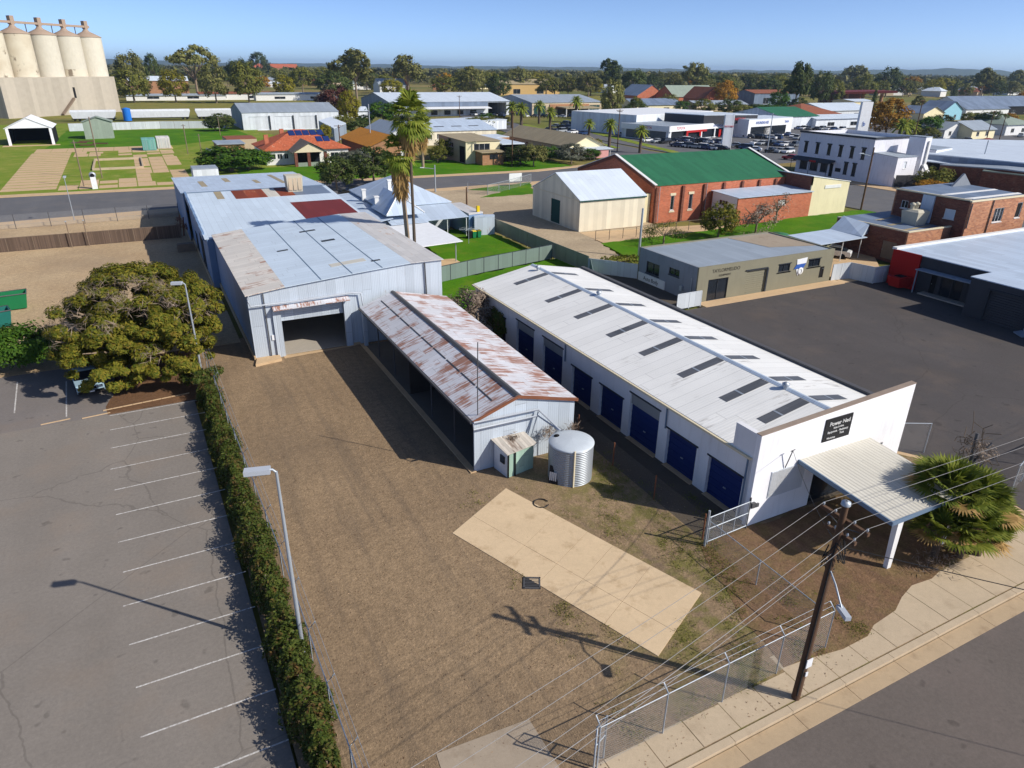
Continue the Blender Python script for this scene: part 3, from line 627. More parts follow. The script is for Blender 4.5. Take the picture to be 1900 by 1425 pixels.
def panelfence(name, label, pts, h, mat, sp=2.4, postm=None, th=.05, group=None, cap=True):
    "sheet-metal or timber panel fence"
    root = thing(name, label, 'fence', (pts[0][0], pts[0][1], 0), group)
    for (a, b) in zip(pts[:-1], pts[1:]):
        L = math.hypot(b[0] - a[0], b[1] - a[1]); an = math.atan2(b[1] - a[1], b[0] - a[0]); n = max(1, round(L / sp))
        for i in range(n):
            c = (a[0] + (b[0] - a[0]) * (i + .5) / n, a[1] + (b[1] - a[1]) * (i + .5) / n); m = MB(); m.obox(c, an, L / n - .07, th, .03, h - .02); build('panel', m, mat, root)
        for i in range(n + 1):
            c = (a[0] + (b[0] - a[0]) * i / n, a[1] + (b[1] - a[1]) * i / n); m = MB(); m.obox(c, an, .062, th + .04, -.1, h); build('post', m, postm or mat, root)
        if cap: m = MB(); m.obox(((a[0] + b[0]) / 2, (a[1] + b[1]) / 2), an, L - .06, th + .03, h - .019, h + .03); build('rail', m, postm or mat, root)
    return root
# ---------------------------------------------------------------- blue shed complex
SH = thing('corrugated_shed', 'long pale blue corrugated iron shed with rust edged roof and open roller doorway', 'shed', (14, 80, 0))
fx0, fx1, fy0, fy1 = 5.75, 22.2, 56.2, 79.6
prof = [(5.75, 5.45), (8.7, 5.80), (11.6, 6.03), (14.2, 6.25), (16.8, 6.44), (19.3, 6.60), (22.2, 6.60)]
def zr(x):
    for (a, za), (b, zb) in zip(prof[:-1], prof[1:]):
        if x <= b: return za + (zb - za) * (x - a) / (b - a)
    return prof[-1][1]
mb = MB(); DX0, DX1, DZ = 8.1, 13.25, 4.05
for (a, za), (b, zb) in zip(prof[:-1], prof[1:]):
    segs = [(a, b)]
    for s0, s1 in segs:
        cuts = sorted({s0, s1} | {c for c in (DX0, DX1) if s0 < c < s1})
        for p, q in zip(cuts[:-1], cuts[1:]):
            zb0 = DZ if (p >= DX0 - 1e-6 and q <= DX1 + 1e-6) else -.2
            mb.hexa([(p, fy0, zb0), (q, fy0, zb0), (q, fy0 + .12, zb0), (p, fy0 + .12, zb0), (p, fy0, zr(p)), (q, fy0, zr(q)), (q, fy0 + .12, zr(q)), (p, fy0 + .12, zr(p))])
build('wall', mb, M['blue_wall'], SH, label='pale ribbed front wall facing the dirt yard')
mb = MB(); mb.box(fx0, fx0 + .12, fy0 + .12, fy1, .35, 5.44); mb.box(fx1 - .12, fx1, fy0 + .12, fy1, -.2, 6.59)
mb.box(5.05, 5.74, 79.6, 79.715, -.2, 5.1); mb.box(5.05, 5.17, 79.72, 104.0, .35, 4.6); mb.hexa([(5.05, 79.72, 4.6), (5.17, 79.72, 4.6), (5.17, 104, 4.6), (5.05, 104, 4.6), (5.05, 79.72, 5.12), (5.17, 79.72, 5.12), (5.17, 104, 6.22), (5.05, 104, 6.22)])
mb.box(4.6, 4.72, 104.0, 127.4, .2, 4.6); mb.hexa([(4.6, 104, 4.6), (4.72, 104, 4.6), (4.72, 127.4, 4.6), (4.6, 127.4, 4.6), (4.6, 104, 6.22), (4.72, 104, 6.22), (4.72, 127.4, 5.22), (4.6, 127.4, 5.22)])
mb.box(4.72, 23.4, 127.28, 127.4, -.2, 5.2); mb.box(23.28, 23.4, 80, 127.28, -.2, 5.2); mb.box(5.75, 22.2, 79.6, 79.72, -.2, 5.42)
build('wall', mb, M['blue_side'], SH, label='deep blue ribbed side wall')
mb = MB(); mb.box(5.62, 5.749, 56.0, 79.7, -.2, .36); mb.box(4.9, 5.049, 79.7, 104, -.2, .36); mb.box(4.5, 4.599, 104, 127.5, -.2, .22); mb.box(5.75, 8.0, 56.05, 56.19, -.2, .18); mb.box(13.3, 14.4, 56.05, 56.19, -.2, .18)
build('plinth', mb, M['conc_tan'], SH)
def rplate(name, x0, x1, y0, y1, mat, dz=0.0, t=.06, label=None):
    m = MB(); xs_ = [x0] + [p_[0] for p_ in prof if x0 < p_[0] < x1] + [x1]
    for a_, b_ in zip(xs_[:-1], xs_[1:]): m.plate([(a_, y0, zr(a_) + .07 + dz), (b_, y0, zr(b_) + .07 + dz), (b_, y1, zr(b_) + .07 + dz), (a_, y1, zr(a_) + .07 + dz)], t)
    return build(name, m, mat, SH, label=label)
rplate('roof', 8.7, 19.3, 56.0, 79.9, M['blue_roof'], label='pale blue middle of the front roof')
rplate('roof', 5.6, 8.695, 56.0, 79.9, M['rust_edge'], .004, label='rust streaked roof strip over the blue side wall')
rplate('roof', 19.305, 22.35, 56.0, 79.9, M['rust_spot'], .004, label='rust spotted roof strip beside the house')
for xx in (11.6, 14.2, 16.8): rplate('roof_seam', xx - .04, xx + .04, 56.0, 79.9, M['trim_b'], .02, .02)
for xa, xb, ya, yb in ((14.6, 15.9, 68.2, 68.8), (16.6, 17.4, 58.4, 58.75), (13.6, 15.2, 73.6, 74.1), (10.2, 11.2, 67.4, 67.8)): rplate('roof_patch', xa, xb, ya, yb, M['trim_d'], .02, .02)
rplate('roof_patch', 13.2, 16.3, 59.0, 60.0, M['canopy'], .015, .02)
# middle and back roofs, ridge across at y=104
def tilt(y): return 5.12 + (y - 79.72) / 24.28 * 1.1 if y <= 104 else 6.22 - (y - 104) / 23.4 * 1.0
def tplate(name, x0, x1, y0, y1, mat, dz=0.0, t=.06, label=None, x0b=None, x1b=None):
    m = MB(); m.plate([(x0, y0, tilt(y0) + .07 + dz), (x1, y0, tilt(y0) + .07 + dz), (x1 if x1b is None else x1b, y1, tilt(y1) + .07 + dz), (x0 if x0b is None else x0b, y1, tilt(y1) + .07 + dz)], t)
    return build(name, m, mat, SH, label=label)
tplate('roof', 4.85, 23.55, 79.6, 104, M['blue_roof'], label='pale blue middle roof'); tplate('roof', 4.4, 23.55, 104, 127.7, M['blue_roof_b'], label='weathered blue back roof')
tplate('roof_patch', 16.6, 23.2, 83.4, 94.2, M['maroon'], .02, .02, label='maroon replacement roof panel')
tplate('roof_patch', 10.6, 14.6, 98.4, 103.9, M['rust_full'], .02, .02, label='rusted roof sheets'); tplate('roof_patch', 14.62, 16.2, 98.4, 103.9, M['canopy'], .02, .02); tplate('roof_patch', 16.22, 18.2, 98.4, 103.9, M['rust_full'], .02, .02, label='rusted roof sheets')
tplate('roof_patch', 18.22, 23.0, 98.4, 103.9, M['slate_roof'], .02, .02)
for q in ((7.6, 8.4, 111, 119), (11.3, 12.1, 116, 122), (15.2, 15.9, 112, 117), (18.6, 19.3, 110, 124), (8.4, 9.3, 99, 103.8)): tplate('roof_patch', *q, M['tan_roof'], .02, .02)
m = MB(); m.plate([(4.4, 103.8, tilt(103.8) + .13), (23.5, 103.8, tilt(103.8) + .13), (23.5, 104.2, tilt(103.8) + .13), (4.4, 104.2, tilt(103.8) + .13)], .04); build('ridge_cap', m, M['trim_b'], SH)
for k in range(7):
    y = 81.5 + 3.3 * k; m = MB(); m.box(4.78, 5.04, y, y + 3.2, tilt(y) - .55, tilt(y) + .34); build('parapet_step', m, M['blue_side'], SH)
m = MB(); m.box(5.0, 5.04, 86, 90, .4, 4.2); m.box(5.0, 5.04, 95, 97.6, .4, 2.6); build('side_door', m, M['dark'], SH)
# door gear
m = MB()
for i in range(6): m.box(DX0 + .02, DX1 - .02, 56.36 + (.015 if i % 2 else 0), 56.42, 2.95 + .18 * i, 2.95 + .18 * (i + 1) - .012)
m.box(DX0 + .02, DX1 - .02, 56.34, 56.75, 4.0, 4.45); build('roller_door', m, M['blue_wall'], SH, label='half raised blue roller door')
m = MB(); m.box(DX0 - .62, DX0, 56.0, 56.19, -.2, 4.2); build('door_jamb', m, M['blue_wall'], SH); m = MB(); m.box(DX1, DX1 + .55, 56.0, 56.19, -.2, 4.2); build('door_jamb', m, M['blue_wall'], SH)
m = MB(); m.hexa([(7.5, 55.45, 4.12), (13.7, 55.45, 4.22), (13.7, 56.19, 4.36), (7.5, 56.19, 4.26), (7.5, 55.45, 4.19), (13.7, 55.45, 4.29), (13.7, 56.19, 4.43), (7.5, 56.19, 4.33)]); build('door_hood', m, M['rust_roof'], SH)
m = MB(); m.tube([(5.9, 56.1, 5.45), (5.72, 55.9, 5.1), (5.9, 55.9, 4.62), (9.5, 55.9, 4.60), (13.9, 55.9, 4.72), (14.75, 55.9, 4.6), (14.85, 55.9, 3.5)], .06, 8); build('drain_pipe', m, M['lampgrey'], SH)
m = MB(); m.tube([(6.95, 56.08, 5.5), (6.98, 56.08, .2)], .05, 6); build('drain_pipe', m, M['steel_d'], SH); m = MB(); m.tube([(20.6, 56.08, 6.5), (20.7, 56.08, 2.6)], .06, 6); build('drain_pipe', m, M['steel_d'], SH)
m = MB(); m.box(7.2, 7.5, 56.12, 56.195, 1.5, 1.95); build('notice_plate', m, M['tile_w'], SH)
m = MB(); m.slab([(5.9, 56.3), (22, 56.3), (22, 79.5), (5.9, 79.5)], -.1, .05); build('floor', m, M['conc_grey'], SH)
m = MB(); m.slab([(5.5, 54.7), (7.6, 55.1), (7.6, 56.0), (5.8, 56.0)], -.1, .22); solo('door_step', 'low tan concrete step at the corner of the blue shed', 'step', m, M['conc_tan'])
struct('shed_apron', MB().slab([(7.9, 55.6), (13.9, 55.9), (14.2, 56.1), (7.9, 56.15)], -.1, .03), M['conc_tan'])
CO = thing('rooftop_cooler', 'beige evaporative cooler box on the back of the blue shed roof', 'cooler', (18.6, 101.5, 6.1))
m = MB(); m.hexa([(17.7, 100.6, 5.9), (19.6, 100.6, 5.9), (19.6, 102.3, 5.9), (17.7, 102.3, 5.9), (17.55, 100.45, 8.3), (19.75, 100.45, 8.3), (19.75, 102.45, 8.3), (17.55, 102.45, 8.3)]); build('housing', m, M['evap'], CO)
m = MB()
for i in range(3): m.box(17.8 + .62 * i, 18.3 + .62 * i, 100.46, 100.5, 6.4, 8.0)
build('louvre', m, M['beige'], CO)
# ---------------------------------------------------------------- rusty open shed
M['shade_wall'] = plain('shade_darkened_wall', (62, 58, 54), .95, .3); M['shade_floor'] = concrete('shade_darkened_floor', (104, 98, 90), .2)  # dark wall and floor colours: shade inside the open shed is painted in
RS = thing('open_front_shed', 'open sided shed with streaky rusted iron gable roof', 'shed', (18, 44, 0))
xl, xr_, xd, ys, yn = 14.6, 21.45, 17.42, 32.62, 55.6; ze, zd = 3.4, 4.42
m = MB(); m.plate([(xl - .12, ys - .1, ze + .05), (xd, ys - .1, zd + .08), (xd, yn, zd + .08), (xl - .12, yn, ze + .05)], .05); build('roof', m, M['rust_roof'], RS)
m = MB(); m.plate([(xd, ys - .1, zd + .08), (xr_ + .15, ys - .1, ze + .03), (xr_ + .9, yn, ze + .03), (xd, yn, zd + .08)], .05); build('roof', m, M['rust_roof'], RS)
m = MB(); m.hexa([(xd - .22, ys - .12, zd + .05), (xd + .22, ys - .12, zd + .05), (xd + .22, yn, zd + .05), (xd - .22, yn, zd + .05), (xd - .05, ys - .12, zd + .15), (xd + .05, ys - .12, zd + .15), (xd + .05, yn, zd + .15), (xd - .05, yn, zd + .15)]); build('ridge_cap', m, M['steel_d'], RS)
m = MB(); zc_ = ze + .05 + (zd + .03 - ze) * .55
for k in range(9): y = 33.4 + 2.4 * k; m.hexa([(16.1, y, zc_ - .02), (16.17, y, zc_ + .01), (16.17, y + 2.2, zc_ + .01), (16.1, y + 2.2, zc_ - .02), (16.1, y, zc_ + .03), (16.17, y, zc_ + .06), (16.17, y + 2.2, zc_ + .06), (16.1, y + 2.2, zc_ + .03)])
build('lap_strip', m, M['steel_d'], RS)
m = MB(); m.add([(xl, ys, 0), (xr_, ys, 0), (xr_, ys, ze), (xd, ys, zd), (xl, ys, ze), (xl, ys + .1, 0), (xr_, ys + .1, 0), (xr_, ys + .1, ze), (xd, ys + .1, zd), (xl, ys + .1, ze)], [(0, 1, 2, 3, 4), (9, 8, 7, 6, 5), (0, 5, 6, 1), (1, 6, 7, 2), (0, 4, 9, 5)])
build('wall', m, M['blue_wall'], RS, label='pale ribbed gable wall behind the water tank')
m = MB(); m.hexa([(xr_ - .1, ys + .1, 0), (xr_, ys + .1, 0), (xr_ + .75, yn, 0), (xr_ + .65, yn, 0), (xr_ - .1, ys + .1, ze - .02), (xr_, ys + .1, ze - .02), (xr_ + .75, yn, ze - .02), (xr_ + .65, yn, ze - .02)]); m.box(xl + .2, xl + 7.4, 44.4, 44.5, 0, 3.3); build('shade_inner_wall', m, M['shade_wall'], RS, label='inner wall of the open shed with its shade put into the colour')
m = MB(); m.hexa([(xl - .14, ys - .16, ze - .12), (xd, ys - .16, zd - .1), (xd, ys - .11, zd - .1), (xl - .14, ys - .11, ze - .12), (xl - .14, ys - .16, ze + .07), (xd, ys - .16, zd + .1), (xd, ys - .11, zd + .1), (xl - .14, ys - .11, ze + .07)])
m.hexa([(xd, ys - .16, zd - .1), (xr_ + .17, ys - .16, ze - .14), (xr_ + .17, ys - .11, ze - .14), (xd, ys - .11, zd - .1), (xd, ys - .16, zd + .1), (xr_ + .17, ys - .16, ze + .05), (xr_ + .17, ys - .11, ze + .05), (xd, ys - .11, zd + .1)]); build('barge_board', m, M['rust_t'], RS)
m = MB(); m.box(xl - .26, xl - .13, ys - .1, yn, ze - .12, ze + .02); build('gutter', m, M['steel_d'], RS)
for y in (36.4, 40.4, 44.8, 48.3, 52.3): m = MB(); m.tube([(14.95, y, 0), (14.95, y, ze + .05)], .055, 8); build('post', m, M['steel_d'], RS)
m = MB(); m.box(xl, xl + .3, 55.3, 55.6, 0, 3.4); build('post', m, M['blue_wall'], RS)
m = MB(); m.slab([(14.7, ys + .1), (xr_ - .1, ys + .1), (22, yn), (14.7, yn)], -.1, .06); build('floor', m, M['shade_floor'], RS); m = MB(); m.box(14.8, xr_ - .11, ys + .11, ys + .16, .07, 3.2); build('shade_inner_wall', m, M['shade_wall'], RS)  # floor and inner wall sheet carry the interior shade in their colour
struct('shed_kerb', MB().slab([(14.3, 32.5), (14.69, 32.5), (14.69, 56), (14.35, 56)], -.1, .07), M['conc_tan'])
m = MB(); m.tube([(14.5, 32.5, 3.4), (14.45, 32.35, 2.98), (18.7, 32.35, 2.95), (19.3, 30.9, 2.55)], .06, 8); m.tube([(14.5, 32.42, 3.4), (18.75, 32.42, 3.32), (19.35, 30.8, 2.56)], .06, 8); build('downpipe', m, M['lampgrey'], RS)
m = MB(); m.tube([(18.2, 32.4, 1.2), (18.75, 32.4, 3.2)], .04, 6); build('brace', m, M['steel'], RS)
m = MB(); m.tube([(14.95, 32.85, 3.5), (14.98, 32.9, 5.8), (15.02, 32.9, 8.1)], .03, 6); solo('roof_mast', 'thin dark mast rising from the front corner of the rusted roof', 'mast', m, M['steel_d'])
# workbench and drums inside the open shed
m = MB(); m.box(18.6, 20.6, 50, 51.2, .85, .92); [m.box(a_, a_ + .08, b_, b_ + .08, .06, .85) for a_ in (18.7, 20.4) for b_ in (50.1, 51.0)]; solo('workbench', 'timber workbench in the shade of the open shed', 'bench', m, M['wood'])
# outhouse
OH = thing('garden_hut', 'tiny green and white sheet hut with striped iron roof beside the tank', 'hut', (17, 31.7, 0))
a_, b_, c_ = Vector((16.05, 31.1, 0)), Vector((15.85, 32.5, 0)), Vector((17.95, 31.45, 0)); d_ = b_ + c_ - a_
def wq(p, q, z0, z1a, z1b, mat, nm='wall', lab=None):
    n_ = Vector((-(q - p).y, (q - p).x, 0)).normalized() * .05; m_ = MB(); m_.hexa([(p.x, p.y, z0), (q.x, q.y, z0), (q.x + n_.x, q.y + n_.y, z0), (p.x + n_.x, p.y + n_.y, z0), (p.x, p.y, z1a), (q.x, q.y, z1b), (q.x + n_.x, q.y + n_.y, z1b), (p.x + n_.x, p.y + n_.y, z1a)]); return build(nm, m_, mat, OH, label=lab)
M['mint'] = corr('pale_mint_sheet', (156, 184, 168), .0, (0, 0, 0), .86, 1.1, .35, .6, lap=9, rib=.2)
wq(a_, c_, 0, 1.62, 1.66, M['mint'], lab='mint green striped wall'); wq(b_, a_, 0, 1.9, 1.62, M['white_sheet']); wq(d_, b_, 0, 1.95, 1.9, M['white_sheet']); wq(c_, d_, 0, 1.66, 1.95, M['cream'])
m = MB(); ex_ = (c_ - a_).normalized() * .15; ey_ = (b_ - a_).normalized() * .15; zz_ = lambda p, z: (p.x, p.y, z)
m.plate([zz_(a_ - ex_ - ey_, 1.68), zz_(c_ + ex_ - ey_, 1.72), zz_(d_ + ex_ + ey_, 2.0), zz_(b_ - ex_ + ey_, 1.96)], .04)
M['striped'] = corr('striped_iron', (206, 198, 186), .62, (112, 96, 84), .7, 1.1, .22, .6, lap=9, rib=.22); build('roof', m, M['striped'], OH)
m = MB(); q_ = a_.lerp(b_, .35); m.obox((q_.x - .04, q_.y), math.atan2((b_ - a_).y, (b_ - a_).x), .42, .06, .8, 1.3); build('window', m, M['glass'], OH)
m = MB(); m.obox((a_.x + .5, a_.y + .02), math.atan2((c_ - a_).y, (c_ - a_).x), .07, .05, 0, 1.58); m.obox((a_.x + .03, a_.y - .02), 0, .1, .05, 0, 1.58); build('door_post', m, M['dark'], OH)
# water tank
M['tanklid'] = plain('tank_lid_zinc', (196, 204, 210), .5, .12, .1)
WT = thing('water_tank', 'round ribbed galvanised rainwater tank', 'tank', (19.5, 29.75, 0)); R0 = 1.3
m = MB(); m.lathe((19.5, 29.75, 0), [(R0, 0), (R0, 2.3)], 48); build('shell', m, M['tank'], WT)
m = MB(); m.lathe((19.5, 29.75, 2.3), [(R0 + .03, -.04), (R0 + .03, .02), (R0, .05), (.9, .16), (.02, .22)], 48); build('lid', m, M['tanklid'], WT)
m = MB(); m.box(18.94, 19.02, 28.48, 28.56, 0, 2.38); build('gauge_post', m, M['trim_c'], WT)
m = MB(); m.lathe((18.95, 30.45, 2.36), [(.2, 0), (.2, .1), (.02, .12)], 12); build('inlet_strainer', m, M['dark'], WT)
# downpipe pieces, drain grate, leaning scrap
m = MB(); m.obox((12.9, 22.4), -.5, .75, .75, -.05, .02); GR = solo('drain_grate', 'square dark drain grate in the dirt beside the concrete pad', 'grate', m, M['dark'])
m = MB(); ca, sa = math.cos(-.5), math.sin(-.5)
for i in range(7): o = -.3 + .1 * i; m.obox((12.9 - sa * o, 22.4 + ca * o), -.5, .72, .03, .0, .045)
for o in (-.37, .37): m.obox((12.9 - sa * o, 22.4 + ca * o), -.5, .82, .06, -.05, .05); m.obox((12.9 + ca * o, 22.4 + sa * o), -.5, .06, .82, -.05, .05)
build('bars', m, M['steel_d'], GR)
m = MB(); m.hexa([(17.95, 29.6, 0), (18.3, 29.15, 0), (18.33, 29.18, 0), (17.98, 29.63, 0), (18.1, 29.75, 1.05), (18.42, 29.3, 1.05), (18.45, 29.33, 1.05), (18.13, 29.78, 1.05)]); sg = solo('leaning_sign_board', 'dark sign board with white marks leaning against the tank', 'sign', m, M['black_board'])
m = MB()
for i in range(4): m.hexa([(17.98 + .07 * i, 29.56 - .09 * i, .2 + .1 * i), (18.02 + .07 * i, 29.5 - .09 * i, .2 + .1 * i), (18.03 + .07 * i, 29.5 - .09 * i, .2), (17.99 + .07 * i, 29.56 - .09 * i, .2), (18.0 + .07 * i, 29.58 - .09 * i, .75), (18.06 + .07 * i, 29.5 - .09 * i, .75), (18.07 + .07 * i, 29.52 - .09 * i, .75), (18.01 + .07 * i, 29.59 - .09 * i, .75)])
build('lettering', m, M['txt_w'], sg)
for x, y, s_ in ((16.9, 32.2, 1.0), (19.4, 32.1, 1.0), (20.9, 31.9, 1.1)):
    C = np.array([(x, y, 1.75)] * 150) + np.random.default_rng(int(x * 10)).normal(size=(150, 3)) * np.array([.2, .12, .2]) * s_; m = MB(); m.leaves(C, np.random.default_rng(3).normal(size=(150, 3)) * np.array([1, 1, .3]), .2, 5, asp=.1); m.tube([(x, y, 0), (x, y, 2.0)], .03, 5)
    solo('dry_weed', {16.9: 'dead grey weed standing behind the mint hut', 19.4: 'dead grey weed between the mint hut and the tank', 20.9: 'dead grey weed behind the round tank'}[x], 'weed', m, LF['twig'], uv=False)
g_ = np.random.default_rng(11)
m = MB(); m.tube([(16.5 + .42 * math.cos(t_ * .46), 27.9 + .42 * math.sin(t_ * .46), .05) for t_ in range(13)], .03, 6); solo('rubber_hose', 'loop of dark hose lying beside the concrete pad', 'hose', m, M['wire_d'])
# ---------------------------------------------------------------- white unit building
M['capm'] = plain('weathered_cap', (150, 134, 120), .9, .3)
WB = thing('storage_unit_building', 'long white building with a row of navy roller doors and skylights', 'building', (31, 38, 0))
X0, X1, Y0, Y1 = 25.4, 36.7, 21.25, 56.0; D0 = [22.15, 25.75, 29.2, 32.9, 36.6, 40.55, 44.95, 49.9]; DW = [2.6, 2.6, 2.95, 2.65, 2.6, 2.95, 2.95, 2.9]; DH = [2.45, 2.45, 3.2, 2.42, 2.4, 3.17, 3.18, 2.6]
mb = MB(); wallrun(mb, 'y', X0, X0 + .3, Y0 + .3, Y1, -.2, 4.0, [(a, a + b, -.2 if 0 else 0.0, c) for a, b, c in zip(D0, DW, DH)]); mb.box(X0 + .3, X1, Y1 - .2, Y1, -.2, 4.0)
mb.box(X1 - .2, X1, Y0 + .3, Y1 - .2, -.2, 4.15); xm_ = 31.35
mb.add([(X0, Y1 - .2, 4.0), (X1, Y1 - .2, 4.0), (xm_, Y1 - .2, 5.15), (X0, Y1, 4.0), (X1, Y1, 4.0), (xm_, Y1, 5.15)], [(0, 1, 2), (3, 5, 4), (0, 2, 5, 3), (1, 4, 5, 2)]); build('wall', mb, M['white_wall'], WB)
mb = MB(); pf = lambda x: 5.45 + (x - 25.2) * .05
def fw(x0, x1, z0, z1=None): mb.hexa([(x0, Y0, z0), (x1, Y0, z0), (x1, Y0 + .3, z0), (x0, Y0 + .3, z0), (x0, Y0, z1 if z1 else pf(x0)), (x1, Y0, z1 if z1 else pf(x1)), (x1, Y0 + .3, z1 if z1 else pf(x1)), (x0, Y0 + .3, z1 if z1 else pf(x0))])
fw(25.2, 29.75, -.2); fw(29.75, 33.2, 2.5); fw(33.2, 34.3, -.2); fw(34.3, 35.25, 2.66); fw(35.25, 36.9, -.2); build('wall', mb, M['white_front'], WB, label='tall white front wall facing the street')
mb = MB(); mb.box(25.2, 25.5, Y0 + .3, 23.0, 3.9, 5.42); build('parapet_return', mb, M['white_front'], WB)
mb = MB(); mb.hexa([(25.17, Y0 - .02, pf(25.2) + .002), (36.93, Y0 - .02, pf(36.9) + .002), (36.93, Y0 + .32, pf(36.9) + .002), (25.17, Y0 + .32, pf(25.2) + .002), (25.17, Y0 - .02, pf(25.2) + .04), (36.93, Y0 - .02, pf(36.9) + .04), (36.93, Y0 + .32, pf(36.9) + .04), (25.17, Y0 + .32, pf(25.2) + .04)]); build('parapet_cap', mb, M['capm'], WB)
zs1 = lambda x: 4.06 + (x - 25.3) / (xm_ - 25.3) * 1.12; zs2 = lambda x: 5.18 - (x - xm_) / (X1 - xm_) * .95
mb = MB(); mb.plate([(25.22, Y0 + .31, zs1(25.22)), (xm_, Y0 + .31, 5.18), (xm_, Y1 + .1, 5.18), (25.22, Y1 + .1, zs1(25.22))], .06); build('roof', mb, M['white_roof'], WB)
mb = MB(); mb.plate([(xm_, Y0 + .31, 5.18), (X1, Y0 + .31, zs2(X1)), (X1, Y1 + .1, zs2(X1)), (xm_, Y1 + .1, 5.18)], .06); build('roof', mb, M['white_roof'], WB)
mb = MB(); mb.hexa([(xm_ - .24, Y0 + .31, 5.15), (xm_ + .24, Y0 + .31, 5.15), (xm_ + .24, Y1 + .12, 5.15), (xm_ - .24, Y1 + .12, 5.15), (xm_ - .06, Y0 + .31, 5.25), (xm_ + .06, Y0 + .31, 5.25), (xm_ + .06, Y1 + .12, 5.25), (xm_ - .06, Y1 + .12, 5.25)]); build('ridge_cap', mb, M['zinc_roof'], WB)
mb = MB(); mb.box(X1 + .003, X1 + .34, Y0 + .35, Y1, 3.85, 4.42); build('side_parapet', mb, M['steel_d'], WB)
mb = MB(); mb.box(25.06, 25.215, 21.6, 56.1, 3.9, 4.02); build('gutter', mb, M['trim_c'], WB)
for i, y in enumerate((53.2, 47.6, 43.1, 38.7, 34.8, 30.8, 27.0, 24.0)):
    for sd in (0, 1):
        mb = MB(); zz2 = zs2 if sd else zs1; xa, xb = ((31.7, 34.3) if sd else (27.85, 31.05)); wd_ = .62
        mb.plate([(xa, y - wd_, zz2(xa) + .02), (xb, y - wd_, zz2(xb) + .02), (xb, y + wd_ * .1, zz2(xb) + .02), (xa, y + wd_ * .1, zz2(xa) + .02)], .012)
        k_ = build('skylight', mb, M['skylight'], WB)
        mb = MB(); xc = xa + (xb - xa) * (.36 if not sd else .5); mb.plate([(xc, y - wd_, zz2(xc) + .03), (xc + .12, y - wd_, zz2(xc + .12) + .03), (xc + .12, y + .06, zz2(xc + .12) + .03), (xc, y + .06, zz2(xc) + .03)], .008); build('lap_joint', mb, M['steel'], k_)
for i, (y0_, w_, h_) in enumerate(zip(D0, DW, DH)):
    mb = MB(); top = min(h_, 2.45); n = 11
    for k in range(n): mb.box(X0 + .2 + (.012 if k % 2 else 0), X0 + .28, y0_ + .004, y0_ + w_ - .004, .03 + (top - .05) * k / n, .03 + (top - .05) * (k + 1) / n - .012)
    dd = build('roller_door', mb, M['blue_door'], WB)
    mb = MB(); mb.box(X0 + .15, X0 + .2, y0_ + w_ / 2 - .1, y0_ + w_ / 2 + .1, 1.0, 1.06); build('handle', mb, M['steel'], dd)
    if h_ > 3: mb = MB(); mb.box(X0 + .1, X0 + .28, y0_ + .004, y0_ + w_ - .004, top, h_ - .004); build('roller_hood', mb, M['grey_door'], WB)
    mb = MB(); mb.box(X0 - .05, X0 - .003, y0_ - .12, y0_ + w_ + .12, h_ + .01, h_ + .10); build('lintel', mb, M['trim_d'], WB)
    mb = MB(); mb.box(X0 - .18, X0 + .19, y0_ + .01, y0_ + w_ - .01, -.1, .035); build('threshold', mb, M['conc_tan'], WB)
for y in (53.9, 40.1, 28.5): mb = MB(); mb.tube([(25.3, y, 3.9), (25.33, y, 2.4 if y < 50 else 2.8)], .05, 6); build('downpipe', mb, M['trim_b'], WB)
mb = MB(); mb.tube([(25.25, 21.9, 3.9), (25.25, 21.9, .1)], .055, 6); build('downpipe', mb, M['trim_b'], WB)
mb = MB(); mb.box(26.4, 28.9, Y0 - .04, Y0 - .003, 1.45, 3.05); gl = build('vent_grille', mb, M['white_sheet'], WB)
mb = MB(); [mb.box(26.45 + .08 * k, 26.48 + .08 * k, Y0 - .06, Y0 - .041, 1.5, 3.0) for k in range(30)]; build('slats', mb, M['trim_w'], gl)
mb = MB(); mb.box(29.76, 33.19, Y0 + .2, Y0 + .28, -.1, 2.5); build('entrance_door', mb, M['glass'], WB)
mb = MB(); mb.box(34.31, 35.24, Y0 + .12, Y0 + .2, -.1, 2.65); build('side_door', mb, M['zincf'], WB)
mb = MB(); mb.tube([(27.3, 21.2, 3.1), (27.25, 20.9, 4.3)], .03, 6); mb.tube([(27.1, 20.9, 4.28), (27.4, 20.9, 4.32)], .025, 6); build('service_bracket', mb, M['steel_d'], WB)
mb = MB(); mb.box(25.24, 25.5, 21.1, 21.245, 1.2, 1.5); mb.box(25.6, 25.8, 21.15, 21.245, 1.15, 1.35); build('meter_box', mb, M['steel_d'], WB)
sg = thing('shop_sign', 'black square sign with white script on the white front wall', 'sign', (30.8, 21.2, 4.6))
mb = MB(); mb.box(29.82, 31.88, Y0 - .06, Y0 - .004, 3.97, 5.32); build('board', mb, M['black_board'], sg)
RX = (math.pi / 2, 0, 0)
text(sg, 'Power Ned', .34, (30.9, Y0 - .07, 4.98), RX, M['txt_w']); text(sg, 'Sales & Hire', .16, (30.85, Y0 - .07, 4.72), RX, M['txt_w']); text(sg, 'Equipment   Machinery', .17, (30.85, Y0 - .07, 4.5), RX, M['txt_w']); text(sg, 'Tools', .15, (31.2, Y0 - .07, 4.3), RX, M['txt_w']); text(sg, 'Workshop', .15, (30.4, Y0 - .07, 4.14), RX, M['txt_w'])
CN = thing('street_canopy', 'weathered white metal canopy over the driveway on a sloped white post', 'canopy', (31, 18.5, 0))
mb = MB(); mb.plate([(28.25, 15.6, 2.98), (33.6, 15.6, 2.98), (33.9, Y0 - .01, 3.3), (28.35, Y0 - .01, 3.3)], .06)
build('roof', mb, M['canopy'], CN)
